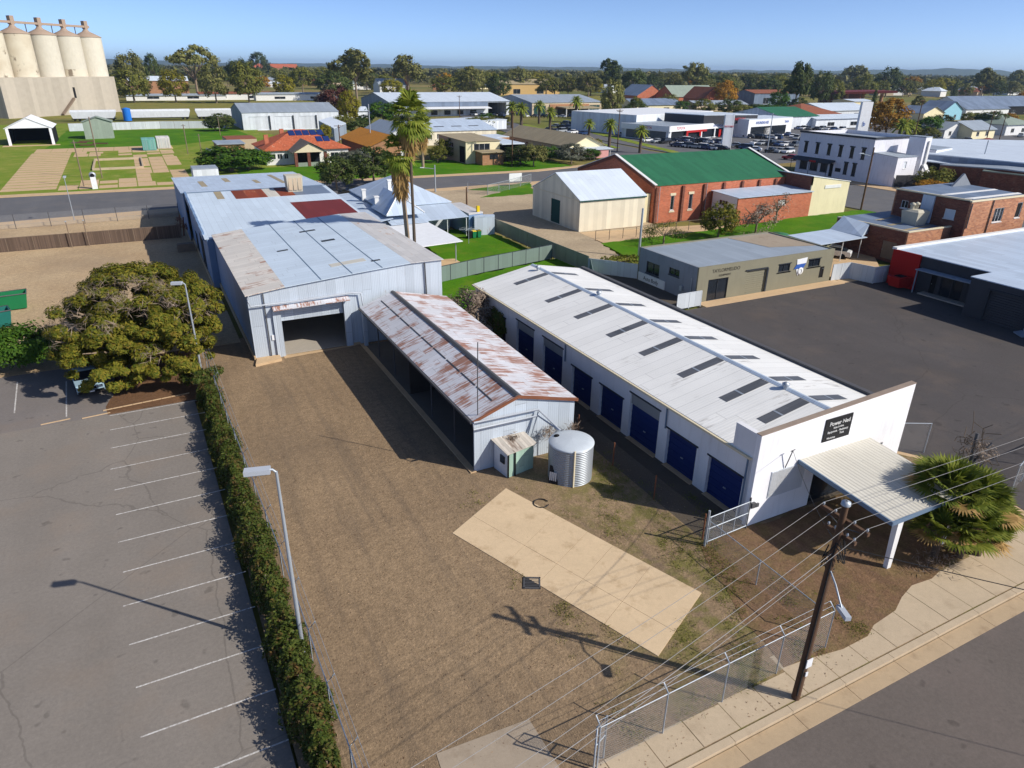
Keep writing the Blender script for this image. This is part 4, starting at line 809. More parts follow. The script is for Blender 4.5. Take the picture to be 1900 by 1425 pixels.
mb = MB(); mb.box(28.22, 33.62, 15.52, 15.6, 2.78, 3.0); mb.hexa([(28.16, 15.52, 2.78), (28.24, 15.52, 2.78), (28.34, Y0 - .02, 3.08), (28.26, Y0 - .02, 3.08), (28.16, 15.52, 3.0), (28.24, 15.52, 3.0), (28.34, Y0 - .02, 3.32), (28.26, Y0 - .02, 3.32)]); build('fascia', mb, M['trim_b'], CN)
for x in (29.0, 33.2): mb = MB(); mb.hexa([(x - .14, 15.58, 0), (x + .14, 15.58, 0), (x + .14, 15.8, 0), (x - .14, 15.8, 0), (x - .2, 15.62, 2.92), (x + .2, 15.62, 2.92), (x + .2, 15.9, 2.92), (x - .2, 15.9, 2.92)]); build('post', mb, M['trim_w'], CN)
mb = MB(); [mb.tube([(28.6, y, 2.88 + (y - 15.6) * .055), (33.5, y, 2.88 + (y - 15.6) * .055)], .05, 6) for y in (17, 18.6, 20.2)]; build('purlin', mb, M['steel_d'], CN)
for x, y, nm in ((30.9, 54.3, 'back'), (31.5, 45.2, 'mid'), (31.2, 25.3, 'front')):
    V_ = thing('roof_vent', {'back': 'small round vent at the far end of the white roof ridge', 'mid': 'small bracket vent halfway along the white roof ridge', 'front': 'round galvanised vent on the white ridge nearest the street'}[nm], 'vent', (x, y, 5.1))
    m = MB(); m.lathe((x, y, 5.0), [(.12, 0), (.12, .35)], 14); build('pipe', m, M['steel'], V_); m = MB(); m.lathe((x, y, 5.35), [(.2, 0), (.22, .15), (.05, .25)], 14); build('cowl', m, M['steel'], V_)
# ---------------------------------------------------------------- vegetation kit
def frnd(seed): return np.random.default_rng(seed)
def clumpy(seed, centre, rad, nclump, nleaf, crad, shell=.55, flat=.75, low=-.45):
    "leaf points gathered in clumps spread through an ellipsoid"
    g = frnd(seed); Cs = []; Ns = []; c0 = np.array(centre); R = np.array(rad)
    for i in range(nclump):
        while True:
            d = g.normal(size=3); d /= np.linalg.norm(d)
            if d[2] > low: break
        r = shell + (1 - shell) * g.random() ** .6; c = d * r
        n = int(nleaf * g.uniform(.6, 1.4)); q = g.normal(size=(n, 3)); q /= np.linalg.norm(q, axis=1, keepdims=True)
        rr = crad * g.uniform(.7, 1.35); k = q * (g.random((n, 1)) ** .45) * rr; k[:, 2] *= flat
        Cs.append(c0 + (c + k) * R); Ns.append(q * .8 + d * .5 + np.array([0, 0, .5]) + g.normal(size=(n, 3)) * .35)
    return np.concatenate(Cs), np.concatenate(Ns)
def limbs(mb, base, top, r, spread, n, seed, m=0):
    g = random.Random(seed); bx, by, bz = base; tx, ty, tz = top; mid = bz + (tz - bz) * .45
    mb.tube([(bx, by, bz - .02), (bx + (tx - bx) * .2, by + (ty - by) * .2, bz + (mid - bz) * .5), (bx + (tx - bx) * .4, by + (ty - by) * .4, mid)], [r * 1.15, r * .9, r * .75], 7, m)
    for i in range(n):
        an = 6.283 * i / n + g.uniform(-.4, .4); s = spread * g.uniform(.5, 1); zt = bz + (tz - bz) * g.uniform(.75, 1)
        mb.tube([(bx + (tx - bx) * .4, by + (ty - by) * .4, mid - r), (tx + s * .45 * math.cos(an), ty + s * .45 * math.sin(an), mid + (zt - mid) * .5), (tx + s * math.cos(an), ty + s * math.sin(an), zt)], [r * .55, r * .36, r * .12], 5, m)
def fan(mb, p, d, size, g, m=0, n=13, droop=.25):
    p = Vector(p); d = Vector(d).normalized(); sd = d.cross(Vector((0, 0, 1)))
    if sd.length < .05: sd = Vector((1, 0, 0))
    sd.normalize(); up = sd.cross(d); pet = size * .5; q = p + d * pet
    mb.add([p + sd * .02, p - sd * .02, q - sd * .02, q + sd * .02], [(0, 1, 2, 3)], m)
    for i in range(n):
        an = (i / (n - 1) - .5) * 2.9; L = size * .62 * (.75 + .25 * math.cos(an)) * g.uniform(.88, 1.08); l = d * math.cos(an) + sd * math.sin(an); wv = (sd * math.cos(an) - d * math.sin(an)) * size * .72 / n
        mid = q + l * L * .55 + up * .03 * size; tip = q + l * L - Vector((0, 0, droop * L * g.uniform(.5, 1.3)))
        mb.add([q, mid - wv, tip, mid + wv], [(0, 1, 2, 3)], m)
def fanpalm(name, label, cat, x, y, h, crown, r, nf, dead, seed, group=None, base=0, lean=(0, 0), size=1.9):
    root = thing(name, label, cat, (x, y, base), group); g = random.Random(seed); tx, ty = x + lean[0], y + lean[1]
    m = MB(); m.tube([(x, y, base - .1), (x + lean[0] * .3, y + lean[1] * .3, base + h * .4), (tx, ty, base + h)], [r * 1.25, r, r * .85], 10); build('trunk', m, M['bark_p'] if r > .2 else M['bark_d'], root, uv=True)
    m = MB()
    for i in range(nf):
        az = i * 2.39996; el = 1.35 - 2.3 * (i / nf) ** .9 + g.uniform(-.15, .15); d = (math.cos(az) * math.cos(el), math.sin(az) * math.cos(el), math.sin(el)); fan(m, (tx, ty, base + h + .1 + .3 * math.sin(el)), d, size * g.uniform(.85, 1.1), g)
    build('crown', m, LF['palm'], root, uv=False)
    if dead:
        m = MB()
        for i in range(dead):
            az = i * 2.39996 + 1; t = i / dead; el = -1.05 - .35 * t; d = (math.cos(az) * math.cos(el), math.sin(az) * math.cos(el), math.sin(el)); fan(m, (tx, ty, base + h - .2 - t * crown), d, size * g.uniform(.7, .95), g, n=9, droop=.5)
        build('dead_skirt', m, LF['dead'], root, uv=False)
    return root
def bush(name, label, x, y, rx, ry, h, mat, seed, ncl=14, nl=120, size=.16, cat='bush', group=None, bare=False, base=0, low=-.3):
    root = thing(name, label, cat, (x, y, base), group); C, N = clumpy(seed, (x, y, base + h * .52), (rx, ry, h * .5), ncl, nl, .42, .5, .8, low)
    C[:, 2] = np.maximum(C[:, 2], base + .05); m = MB(); m.leaves(C, N, size, seed, asp=.3 if bare else .6); build('foliage', m, mat, root, uv=False)
    m = MB(); limbs(m, (x, y, base), (x, y, base + h * .9), .04 + .03 * h, max(rx, ry) * .8, 7 if bare else 5, seed); build('stem', m, M['bark'], root); return root
# ---------------------------------------------------------------- hedge and big tree on the left
g = frnd(21); n = 52000; yy = g.uniform(9.5, 50.5, n); hx = .60 + .15 * np.sin(yy * 1.7) + .1 * np.sin(yy * .63 + 1); hz = 1.42 + .22 * np.sin(yy * 1.1) + .16 * np.sin(yy * 2.9 + 2)
an = g.uniform(0, math.pi, n); rr = np.sqrt(g.uniform(.42, 1.08, n)) * (1 + .16 * np.sin(yy * 7 + an * 3)) 
C = np.stack([2.06 - .012 * (yy - 10) + np.cos(an) * hx * rr * 1.1, yy, .1 + np.sin(an) * hz * rr], 1); N = np.stack([np.cos(an), g.normal(0, .5, n), np.sin(an) + .3], 1) + g.normal(0, .45, (n, 3))
HG = thing('boundary_hedge', 'long clipped leafy hedge between the car park and the dirt yard', 'hedge', (1.7, 30, 0)); m = MB(); m.leaves(C, N, .085, 4, asp=.55); build('foliage', m, LF['hedge'], HG, uv=False)
m = MB(); [m.tube([(2.02 - .012 * (y - 10) + rnd.uniform(-.2, .2), y, 0), (2.02 - .012 * (y - 10) + rnd.uniform(-.4, .4), y + .2, 1.2)], .035, 5) for y in np.arange(10, 50, .8)]; build('stem', m, M['bark'], HG, uv=False)
BT = thing('spreading_tree', 'broad golden olive spreading tree at the corner of the car park', 'tree', (-2.3, 58, 0))
m = MB(); Cs = []; Ns = []
for k, (cx_, cy_, cz_, rx_, ry_, rz_, nc, sd) in enumerate(((-2.2, 62.2, 4.7, 4.4, 5.4, 2.6, 84, 31), (-5.2, 59.6, 3.4, 3.3, 5.2, 2.6, 74, 32), (.7, 60.2, 3.9, 3.2, 5.6, 2.8, 78, 33), (-.2, 54.6, 2.6, 3.0, 3.2, 2.4, 56, 34), (-4.4, 54.4, 2.5, 2.8, 3.2, 2.2, 48, 36), (-2.4, 57, 3.4, 4.0, 4.0, 2.8, 50, 37))):
    c, q = clumpy(sd, (cx_, cy_, cz_), (rx_, ry_, rz_), nc, 330, .17, .74, .85, -.85); Cs.append(c); Ns.append(q)
m.leaves(np.concatenate(Cs), np.concatenate(Ns), .16, 6, asp=.42); build('crown', m, LF['fig'], BT, uv=False)
m = MB(); limbs(m, (-2.3, 58, 0), (-2.3, 58.5, 5.6), .42, 5.2, 13, 3); limbs(m, (-2.0, 57.8, 0), (-3.6, 57, 4.4), .3, 4.4, 10, 5); build('trunk', m, M['bark'], BT)
m = MB(); gg = frnd(9); c, q = clumpy(39, (-2.6, 58.2, 4.0), (5.4, 6.6, 3.2), 60, 60, .2, .85, .8, -.3); m.leaves(c, q, .32, 9, asp=.05); build('twigs', m, LF['twig'], BT, uv=False)
bush('shrub', 'dense dark green shrubs at the left end of the car park garden', -11.0, 62.6, 3.6, 2.4, 3.1, LF['green'], 41, 40, 320, .15)
bush('shrub', 'low leafy shrub under the left side of the spreading tree', -15.2, 63.4, 3.2, 2.2, 2.7, LF['hedge'], 42, 18, 260, .15)
bush('shrub', 'small dark shrub at the foot of the rear lamp post', 1.4, 51.8, 1.3, 1.6, 2.0, LF['hedge'], 43, 14, 220, .12)
# grass tufts on the yard
g = frnd(5); P_ = []
for i in range(4200):
    x = g.uniform(12, 24.6); y = g.uniform(13.2, 31)
    w_ = math.sin(x * .9 + 1.3) * math.sin(y * .7 + .4) + .6 * math.sin(x * 2.1 - y * 1.3)
    e_ = max(0, 1 - abs(x - 21.3) / 2.0) * 1.0 + max(0, 1 - (y - 13.1) / 2.2) * .8
    if w_ + e_ + g.normal(0, .45) > .85: P_.append((x, y))
P_ = np.array(P_); C = []; N = []
for x, y in P_:
    inpad = False
    q = Vector((x - 11.05, y - 27.6, 0)); ux = (Vector((15.4, 16.15, 0)) - Vector((11.05, 27.6, 0))); vx = (Vector((15.45, 30.15, 0)) - Vector((11.05, 27.6, 0)))
    dt_ = ux.x * vx.y - ux.y * vx.x; ka, kb = (q.x * vx.y - q.y * vx.x) / dt_, (ux.x * q.y - ux.y * q.x) / dt_
    if -.01 < ka < 1.01 and -.02 < kb < 1.02: continue
    if 18.1 < x < 20.9 and 28.3 < y < 31.2: continue
    k = int(g.integers(6, 18)); C.append(np.stack([x + g.normal(0, .14, k), y + g.normal(0, .14, k), g.uniform(.02, .09, k)], 1)); N.append(g.normal(size=(k, 3)) * np.array([1, 1, .4]))
m = MB(); m.leaves(np.concatenate(C), np.concatenate(N), .075, 3, asp=.16); solo('yard_weeds', 'scattered green and straw coloured weeds on the dirt yard', 'weeds', m, LF['weed'], kind='stuff', uv=False)
g = frnd(8); k = 9000; C = np.stack([g.uniform(2.9, 24, k), g.uniform(12.2, 56, k), g.uniform(.005, .02, k)], 1); C = C[(C[:, 0] < 14) | (C[:, 1] < 32)]
m = MB(); m.leaves(C, np.array([[0, 0, 1.]] * len(C)) + g.normal(0, .25, (len(C), 3)), .045, 2, asp=.4); solo('leaf_litter', 'dry leaves and bark flakes scattered over the dirt yard', 'litter', m, leaf('dry_leaf_litter', (96, 70, 50), (184, 156, 126), None, .05), kind='stuff', uv=False)
# ---------------------------------------------------------------- fences, lamps and power pole
postrow('yard_front_fence', 'galvanised chain-link fence with bent barbed wire tops along the footpath', 'fence', [(10.35, 13.1), (22.0, 13.4)], 2.0, M['chain'], .028, True, 2, sp=2.95, overhang=.28)
gt = thing('open_yard_gate', 'narrow galvanised gate frame at the street end of the yard fence', 'gate', (10.3, 13.1, 0))
m = MB(); m.tube([(10.2, 13.08, 0), (10.2, 13.08, 2.1), (10.75, 13.3, 2.1), (10.75, 13.3, .05)], .035, 6); m.tube([(10.2, 13.08, 1.2), (10.75, 13.3, 1.2)], .025, 6); build('frame', m, M['steel'], gt); m = MB(); m.quad((10.22, 13.09, .1), (10.73, 13.29, .1), (10.73, 13.29, 2.05), (10.22, 13.09, 2.05)); build('wire_mesh', m, M['chain'], gt)
postrow('side_boundary_fence', 'low sagging chain-link fence with rusty posts beside the white building', 'fence', [(22.25, 14.2), (22.3, 21.0)], 1.45, M['chain'], .03, True, sp=3.3)
postrow('alley_fence', 'dark chain-link fence with rusty posts along the alley of roller doors', 'fence', [(22.35, 21.4), (22.5, 33.6), (22.7, 47)], 1.6, M['chain_d'], .04, False, sp=3.8, postm=M['rust_t'])
gt = thing('alley_gate', 'galvanised pipe gate closing the alley beside the white front wall', 'gate', (23.6, 21.1, 0))
m = MB(); m.tube([(22.1, 20.95, 0), (22.1, 20.95, 2.15)], .06, 8); build('post', m, M['steel'], gt); m = MB(); m.tube([(25.1, 21.15, 0), (25.1, 21.15, 1.9)], .05, 8); build('post', m, M['steel_d'], gt)
m = MB(); [m.tube([(22.2, 20.95, z), (25.05, 21.12, z - .03)], .032, 6) for z in (1.72, 1.02, .22)]; [m.tube([(x, 20.95 + (x - 22.1) * .06, .22), (x, 20.95 + (x - 22.1) * .06, 1.72)], .03, 6) for x in (22.25, 23.2, 24.1, 25.0)]; build('frame', m, M['steel'], gt)
m = MB(); m.quad((22.25, 20.96, .22), (25.0, 21.12, .22), (25.0, 21.12, 1.7), (22.25, 20.96, 1.7)); build('wire_mesh', m, M['chain'], gt)
postrow('hedge_fence', 'thin steel fence with angled barbed tops running behind the hedge', 'fence', [(2.78, 10.5), (2.62, 28), (2.2, 44), (1.95, 58.5)], 1.75, M['chain'], .03, True, 2, sp=3.0, overhang=-.3)
postrow('lot_corner_fence', 'chain-link fence with tall end post where the dark lot meets the white front wall', 'fence', [(36.95, 22.1), (38.9, 23.3), (41.2, 22.1)], 2.1, M['chain'], .04, True, sp=2.4)
postrow('lot_street_fence', 'chain-link gate fence at the street corner of the dark lot', 'fence', [(41.0, 16.7), (43.2, 17.3), (46, 17.6), (52, 17.9)], 2.0, M['chain'], .04, True, sp=2.2)
mb = MB(); mb.slab([(41.5, 14.4), (60, 14.6), (60, 16.6), (41.7, 16.2)], -.2, .03); struct('lot_crossover', mb, M['conc'])
def lamp(label, x, y, h, adir, head, r=.075):
    L = thing('light_pole', label, 'lamp post', (x, y, 0)); m = MB(); m.tube([(x, y, 0), (x, y, h * .5), (x, y, h - .1)], [r * 1.3, r, r * .7], 10); build('pole', m, M['steel'], L)
    m = MB(); ex, ey = x + adir[0] * head, y + adir[1] * head; m.tube([(x, y, h - .14), (x + adir[0] * .12, y + adir[1] * .12, h), (ex * .7 + x * .3, ey * .7 + y * .3, h + .02)], r * .6, 8); build('arm', m, M['steel'], L)
    m = MB(); m.obox((x + adir[0] * (head * .55 + .12), y + adir[1] * (head * .55 + .12)), math.atan2(adir[1], adir[0]), head * .95, .34, h - .1, h + .08); hd_ = build('lamp_head', m, M['lampgrey'], L); m = MB(); m.obox((x + adir[0] * (head * .55 + .12), y + adir[1] * (head * .55 + .12)), math.atan2(adir[1], adir[0]), head * .7, .24, h - .14, h - .102); build('lens', m, M['glass_b'], hd_); return L
lamp('tall grey lamp post with flat box head standing in the hedge near the street', 2.45, 22.95, 8.75, (-.97, .25), .95)
lamp('grey lamp post rising through the golden tree', 1.5, 54.4, 7.5, (-.95, .3), .8)
PX, PY = 18.86, 12.12
PP = thing('power_pole', 'tall brown timber power pole with crossarms at the street kerb', 'power pole', (PX, PY, 0))
m = MB(); m.tube([(PX, PY, -.2), (PX + .06, PY, 4.4), (PX + .12, PY, 8.85)], [.16, .14, .11], 12); build('pole', m, M['wood_d'], PP)
m = MB(); m.lathe((PX + .12, PY, 8.84), [(.16, 0), (.15, .12), (.04, .16)], 12); build('cap', m, M['steel'], PP)
for z, hw in ((8.2, .95), (7.6, .6)):
    m = MB(); m.box(PX + .18, PX + .30, PY - hw, PY + hw, z - .07, z + .07); c_ = build('crossarm', m, M['wood_d'], PP)
    for yy_ in (-hw + .08, -hw * .4, hw * .4, hw - .08): m = MB(); m.lathe((PX + .24, PY + yy_, z + .07), [(.02, 0), (.045, .05), (.04, .11), (.02, .14)], 8); build('insulator', m, M['steel'], c_)
m = MB(); [m.tube([(PX + .24, PY + s_ * .8, 8.14), (PX + .2, PY, 7.9)], .02, 5) for s_ in (-1, 1)]; build('brace', m, M['steel_d'], PP)
m = MB(); gg = random.Random(2)
for i in range(10):
    an_ = gg.uniform(0, 6.28); z = 6.0 + .16 * i; m.tube([(PX + .1 + .2 * math.cos(an_), PY + .2 * math.sin(an_), z), (PX + .1 + .42 * math.cos(an_ + 1), PY + .42 * math.sin(an_ + 1), z - .35), (PX + .1 + .2 * math.cos(an_ + 2), PY + .2 * math.sin(an_ + 2), z + .3)], .022, 5)
m.tube([(PX - .14, PY - .12, .3), (PX - .08, PY - .12, 7.4)], .03, 5); build('cable_loops', m, M['wire_d'], PP)
m = MB(); m.obox((PX + .02, PY - .19), 0, .30, .03, 1.75, 2.15); build('number_plate', m, M['tile_w'], PP); m = MB(); m.obox((PX + .02, PY - .19), 0, .12, .03, 1.3, 1.5); build('number_plate', m, M['tile_w'], PP)
hx_, hy_ = gp(1561, 1131, 5.5); m = MB(); m.tube([(PX + .1, PY, 6.2), ((PX + hx_) / 2, (PY + hy_) / 2, 6.05), (hx_, hy_, 5.55)], .035, 6); build('lamp_arm', m, M['steel'], PP)
dx_, dy_ = hx_ - PX, hy_ - PY; m = MB(); m.obox((hx_ + dx_ * .12, hy_ + dy_ * .12), math.atan2(dy_, dx_), .62, .2, 5.42, 5.58); build('street_lamp_head', m, M['lampgrey'], PP)
def wire(label, a, b, sag, r=.008, mat=None, name='power_line'):
    pts = [(a[0] + (b[0] - a[0]) * t, a[1] + (b[1] - a[1]) * t, a[2] + (b[2] - a[2]) * t - sag * 4 * t * (1 - t)) for t in [i / 24 for i in range(25)]]
    m = MB(); m.tube(pts, r, 5, cap=False); solo(name, label, 'cable', m, mat or M['wire'])
ORD = ('street side', 'second', 'third', 'building side')
for i, yy_ in enumerate((-.87, -.38, .38, .87)):
    a = (PX + .24, PY + yy_, 8.4)
    wire('pale ' + ORD[i] + ' power line running left from the timber pole', a, (PX - 45, PY + yy_ * 1.5 - 6.5, 8.5), 1.5); wire('pale ' + ORD[i] + ' power line running right past the fan palm', a, (PX + 46, PY + yy_ + .4, 8.5), .7)
wire('dark service cable crossing the street from the timber pole', (PX + .1, PY, 7.2), (44, -14, 7.4), .6, .016, M['wire_d'], 'service_cable')
wire('thin service cable from the timber pole to the white front wall', (PX + .1, PY, 7.3), (27.25, 20.9, 4.3), .3, .012, M['wire_d'], 'service_cable')
wire('low pale cable running left below the power lines', (PX + .1, PY, 6.9), (PX - 45, PY - 6.5, 6.8), 1.4, .012, M['wire'], 'service_cable')
# fan palm clump, vine post
FP = thing('fan_palm_clump', 'bushy clump of fan palms beside the canopy post at the footpath', 'palm', (33.2, 14.9, 0)); g = random.Random(4); m = MB(); mt = MB(); md = MB()
for (x, y, h, nf, sz) in ((31.9, 15.2, 1.3, 24, 1.7), (32.9, 15.9, 2.9, 32, 1.9), (34.4, 15.2, 2.2, 30, 1.9), (33.0, 14.6, 1.5, 28, 1.8), (35.2, 16.0, 2.0, 28, 1.8), (34.0, 14.3, 1.0, 22, 1.6), (33.8, 16.6, 2.6, 26, 1.8), (35.8, 15.0, 1.2, 20, 1.5)):
    mt.tube([(x, y, -.1), (x, y, h)], [.2, .15], 8)
    for i in range(nf):
        az = i * 2.39996 + x; el = 1.5 - 1.6 * (i / nf) + g.uniform(-.2, .2); fan(m if i < nf * .86 else md, (x, y, h), (math.cos(az) * math.cos(el), math.sin(az) * math.cos(el), math.sin(el)), sz * g.uniform(.85, 1.15), g, n=19, droop=.14)
build('crown', m, LF['palm'], FP, uv=False); build('dead_fronds', md, LF['dead'], FP, uv=False); build('trunk', mt, M['bark_d'], FP)
C = np.array([(31.2, 14.6, .3)] * 260) + frnd(3).normal(size=(260, 3)) * np.array([.7, .45, .22]); m = MB(); m.leaves(C, frnd(4).normal(size=(260, 3)), .16, 1, asp=.12); solo('dry_brush', 'dry grey brush at the foot of the white canopy post', 'brush', m, LF['twig'], uv=False)
VP = thing('vine_tangled_post', 'dead tree stump post wrapped in bare vines above the fan palms', 'post', (36.3, 16.9, 0)); m = MB(); m.tube([(36.3, 16.9, 0), (36.4, 17.0, 2.6), (36.9, 17.4, 4.7)], [.14, .12, .09], 8); m.tube([(36.5, 17.1, 3.0), (37.6, 16.9, 4.2)], [.08, .05], 6); build('trunk', m, M['steel_d'], VP)
g = frnd(12); m = MB()
for i in range(60):
    p = Vector((36.7 + g.normal(0, .35), 17.2 + g.normal(0, .35), 3.9 + g.normal(0, .5))); q = p + Vector(g.normal(0, .45, 3).tolist()); m.tube([p, (p + q) / 2 + Vector(g.normal(0, .15, 3).tolist()), q], .018, 4)
build('vines', m, M['bark_d'], VP, uv=False)
C, N = clumpy(71, (36.9, 17.1, 3.7), (.8, .7, .7), 8, 40, .4); m = MB(); m.leaves(C, N, .09, 4, asp=.3); build('dead_leaves', m, LF['twig'], VP, uv=False)
bush('bare_shrub', 'leafless twiggy shrub at the back corner of the rusted roof', 24.3, 54.3, 1.9, 2.4, 4.4, LF['twig'], 61, 22, 120, .2, bare=True)
bush('vine_cover', 'dry ivy climbing over the farthest navy roller door', 25.1, 51.3, .5, 1.5, 3.0, LF['hedge'], 62, 16, 160, .1)
# green skips
for (x, y, rz, lab, mt_) in ((-13.6, 79.9, .1, 'open green skip bin with dark rim on the side yard', M['plastic_g']), (-14.4, 74.3, .25, 'teal skip bin nearest the garden shrubs', M['plastic_t']), (-15.0, 77.0, .2, 'bright green bin wedged between the two skips', M['plastic_g'])):
    SK = thing('skip_bin', lab, 'skip', (x, y, 0)); L, W, Hh = (3.4, 1.7, 1.55) if 'wedged' not in lab else (1.6, 1.2, 1.5); m = MB(); ca, sa = math.cos(rz), math.sin(rz)
    def Lq(a, b, z): return (x + a * ca - b * sa, y + a * sa + b * ca, z)
    for s0, s1 in (((-L/2, -W/2), (L/2, -W/2)), ((L/2, -W/2), (L/2, W/2)), ((L/2, W/2), (-L/2, W/2)), ((-L/2, W/2), (-L/2, -W/2))):
        k1 = .84; m.hexa([Lq(s0[0] * k1, s0[1] * k1, .1), Lq(s1[0] * k1, s1[1] * k1, .1), Lq(s1[0] * (k1 - .06), s1[1] * (k1 - .06), .1), Lq(s0[0] * (k1 - .06), s0[1] * (k1 - .06), .1), Lq(*s0, Hh), Lq(*s1, Hh), Lq(s1[0] * .94, s1[1] * .94, Hh), Lq(s0[0] * .94, s0[1] * .94, Hh)])
    m.add([Lq(-L * .42, -W * .42, .12), Lq(L * .42, -W * .42, .12), Lq(L * .42, W * .42, .12), Lq(-L * .42, W * .42, .12)], [(0, 1, 2, 3)]); build('body', m, mt_, SK)
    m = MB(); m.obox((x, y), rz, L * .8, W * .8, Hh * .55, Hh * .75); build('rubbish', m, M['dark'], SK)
    m = MB(); m.tube([Lq(-L/2, -W/2, Hh), Lq(L/2, -W/2, Hh), Lq(L/2, W/2, Hh), Lq(-L/2, W/2, Hh), Lq(-L/2, -W/2, Hh)], .06, 5); build('rim', m, M['steel_d'], SK)
# paling fence and roadside fence on the left
panelfence('paling_fence', 'brown timber paling fence with pale posts across the side yard', [(-34, 107.4), (-16.5, 106.6), (3.6, 106.5)], 1.75, M['paling'], 2.9, M['wood'])
postrow('roadside_fence', 'row of dark posts with thin wire along the rear street footpath', 'fence', [(-40, 121.2), (-17.2, 122.0), (4.4, 122.6)], 2.1, M['chain'], .05, False, sp=4.2, postm=M['steel_d'])
struct('low_kerb_wall', MB().slab([(-40, 122.6), (4.4, 123.6), (4.4, 123.9), (-40, 122.9)], -.2, .45), M['conc'])
for x, lab in ((-9.5, 'pale steel pole in front of the paling fence, left of the pair'), (-7.55, 'pale steel pole in front of the paling fence, right of the pair')):
    m = MB(); m.tube([(x, 106.1, -.1), (x - .05, 106.1, 3.35)], .06, 6); P0 = solo('goal_pole', lab, 'pole', m, M['wood']); m = MB(); m.lathe((x - .05, 106.1, 3.3), [(.09, 0), (.09, .1), (.02, .12)], 8); build('cap', m, M['steel'], P0)
lamp('slim street light pole on the rear footpath left of the blue shed', -9.9, 123.4, 6.6, (0, 1), 1.4, .06)
C, N = clumpy(81, (4.0, 107.6, 1.3), (.9, .9, 1.3), 10, 60, .4); m = MB(); m.leaves(C, N, .2, 4, asp=.14); m.tube([(4.0, 107.6, 0), (4.3, 107.4, 2.6)], .1, 6); m.tube([(3.6, 107.2, 0), (3.9, 107.8, 2.9)], .08, 6); solo('scrap_pile', 'pile of rusty scrap and sticks against the blue side wall', 'scrap', m, M['rust_t'], uv=False)
m = MB(); m.box(2.6, 4.7, 97.6, 98.8, 0, .8); m.box(2.7, 4.6, 97.7, 98.7, .8, .95); solo('timber_crate', 'low grey timber crate on the ground beside the blue side wall', 'crate', m, M['wood'])
# ---------------------------------------------------------------- polygon building (rotated or irregular)
def polybld(name, label, pts, h, wall, roof, cat='building', z0=-.1, zt=None, glaze=(), group=None, over=.0, ridge=None, rise=0):
    "pts counter-clockwise; zt heights per corner; glaze: (edge, t0, t1, z0, z1, material, part name)"
    ar = sum(pts[i][0] * pts[(i + 1) % len(pts)][1] - pts[(i + 1) % len(pts)][0] * pts[i][1] for i in range(len(pts)))
    if ar < 0: pts = pts[::-1]
    n = len(pts); cx = sum(p[0] for p in pts) / n; cy = sum(p[1] for p in pts) / n; root = thing(name, label, cat, (cx, cy, 0), group)
    zt = zt or [h] * n; m = MB(); m.add([(p[0], p[1], z0) for p in pts] + [(pts[i][0], pts[i][1], zt[i]) for i in range(n)], [(i, (i + 1) % n, n + (i + 1) % n, n + i) for i in range(n)] + [tuple(range(n - 1, -1, -1))])
    if ridge is None:
        build('wall', m, wall, root); r = MB(); r.plate([(cx + (p[0] - cx) * (1 + over), cy + (p[1] - cy) * (1 + over), zt[i] + .22) for i, p in enumerate(pts)], .21); build('roof', r, roof, root)
    else:     # quad with a gable ridge between the middles of edges ridge and ridge+2
        i = ridge; a = [Vector(pts[(i + k) % 4]) for k in range(4)]; m1 = (a[0] + a[1]) / 2; m2 = (a[2] + a[3]) / 2; ov = (m1 - m2).normalized() * .4
        for p, q, mm in ((a[0], a[1], m1), (a[2], a[3], m2)): m.add([(p.x, p.y, h), (q.x, q.y, h), (mm.x, mm.y, h + rise)], [(0, 1, 2)])
        build('wall', m, wall, root); r = MB()
        for p, q in ((a[1], a[2]), (a[3], a[0])):
            mp, mq = (m1, m2) if p is a[1] else (m2, m1); s1 = ov if p is a[1] else -ov; ex = (p - mp).normalized() * .4; k = .4 * rise / (p - mp).length
            f = [p + s1 + ex, q - s1 + ex, mq - s1, mp + s1]; r.plate([(f[0].x, f[0].y, h + .12 - k), (f[1].x, f[1].y, h + .12 - k), (f[2].x, f[2].y, h + rise + .12), (f[3].x, f[3].y, h + rise + .12)], .1)
        build('roof', r, roof, root)
    for (e, t0, t1, a0, a1, mt, nm) in glaze:
        p, q = Vector(pts[e]), Vector(pts[(e + 1) % n]); d = (q - p).normalized(); nn = Vector((d.y, -d.x)); A_ = p + (q - p) * t0; B_ = p + (q - p) * t1; g_ = MB()
        o1, o0 = nn * .06, nn * -.05; g_.hexa([(A_.x + o1.x, A_.y + o1.y, a0), (B_.x + o1.x, B_.y + o1.y, a0), (B_.x + o0.x, B_.y + o0.y, a0), (A_.x + o0.x, A_.y + o0.y, a0), (A_.x + o1.x, A_.y + o1.y, a1), (B_.x + o1.x, B_.y + o1.y, a1), (B_.x + o0.x, B_.y + o0.y, a1), (A_.x + o0.x, A_.y + o0.y, a1)])
        build(nm, g_, mt, root)
    return root
def posts(root, pts, h, r=.05, mat=None):
    for x, y in pts: m = MB(); m.tube([(x, y, -.05), (x, y, h)], r, 6); build('post', m, mat or M['steel'], root)
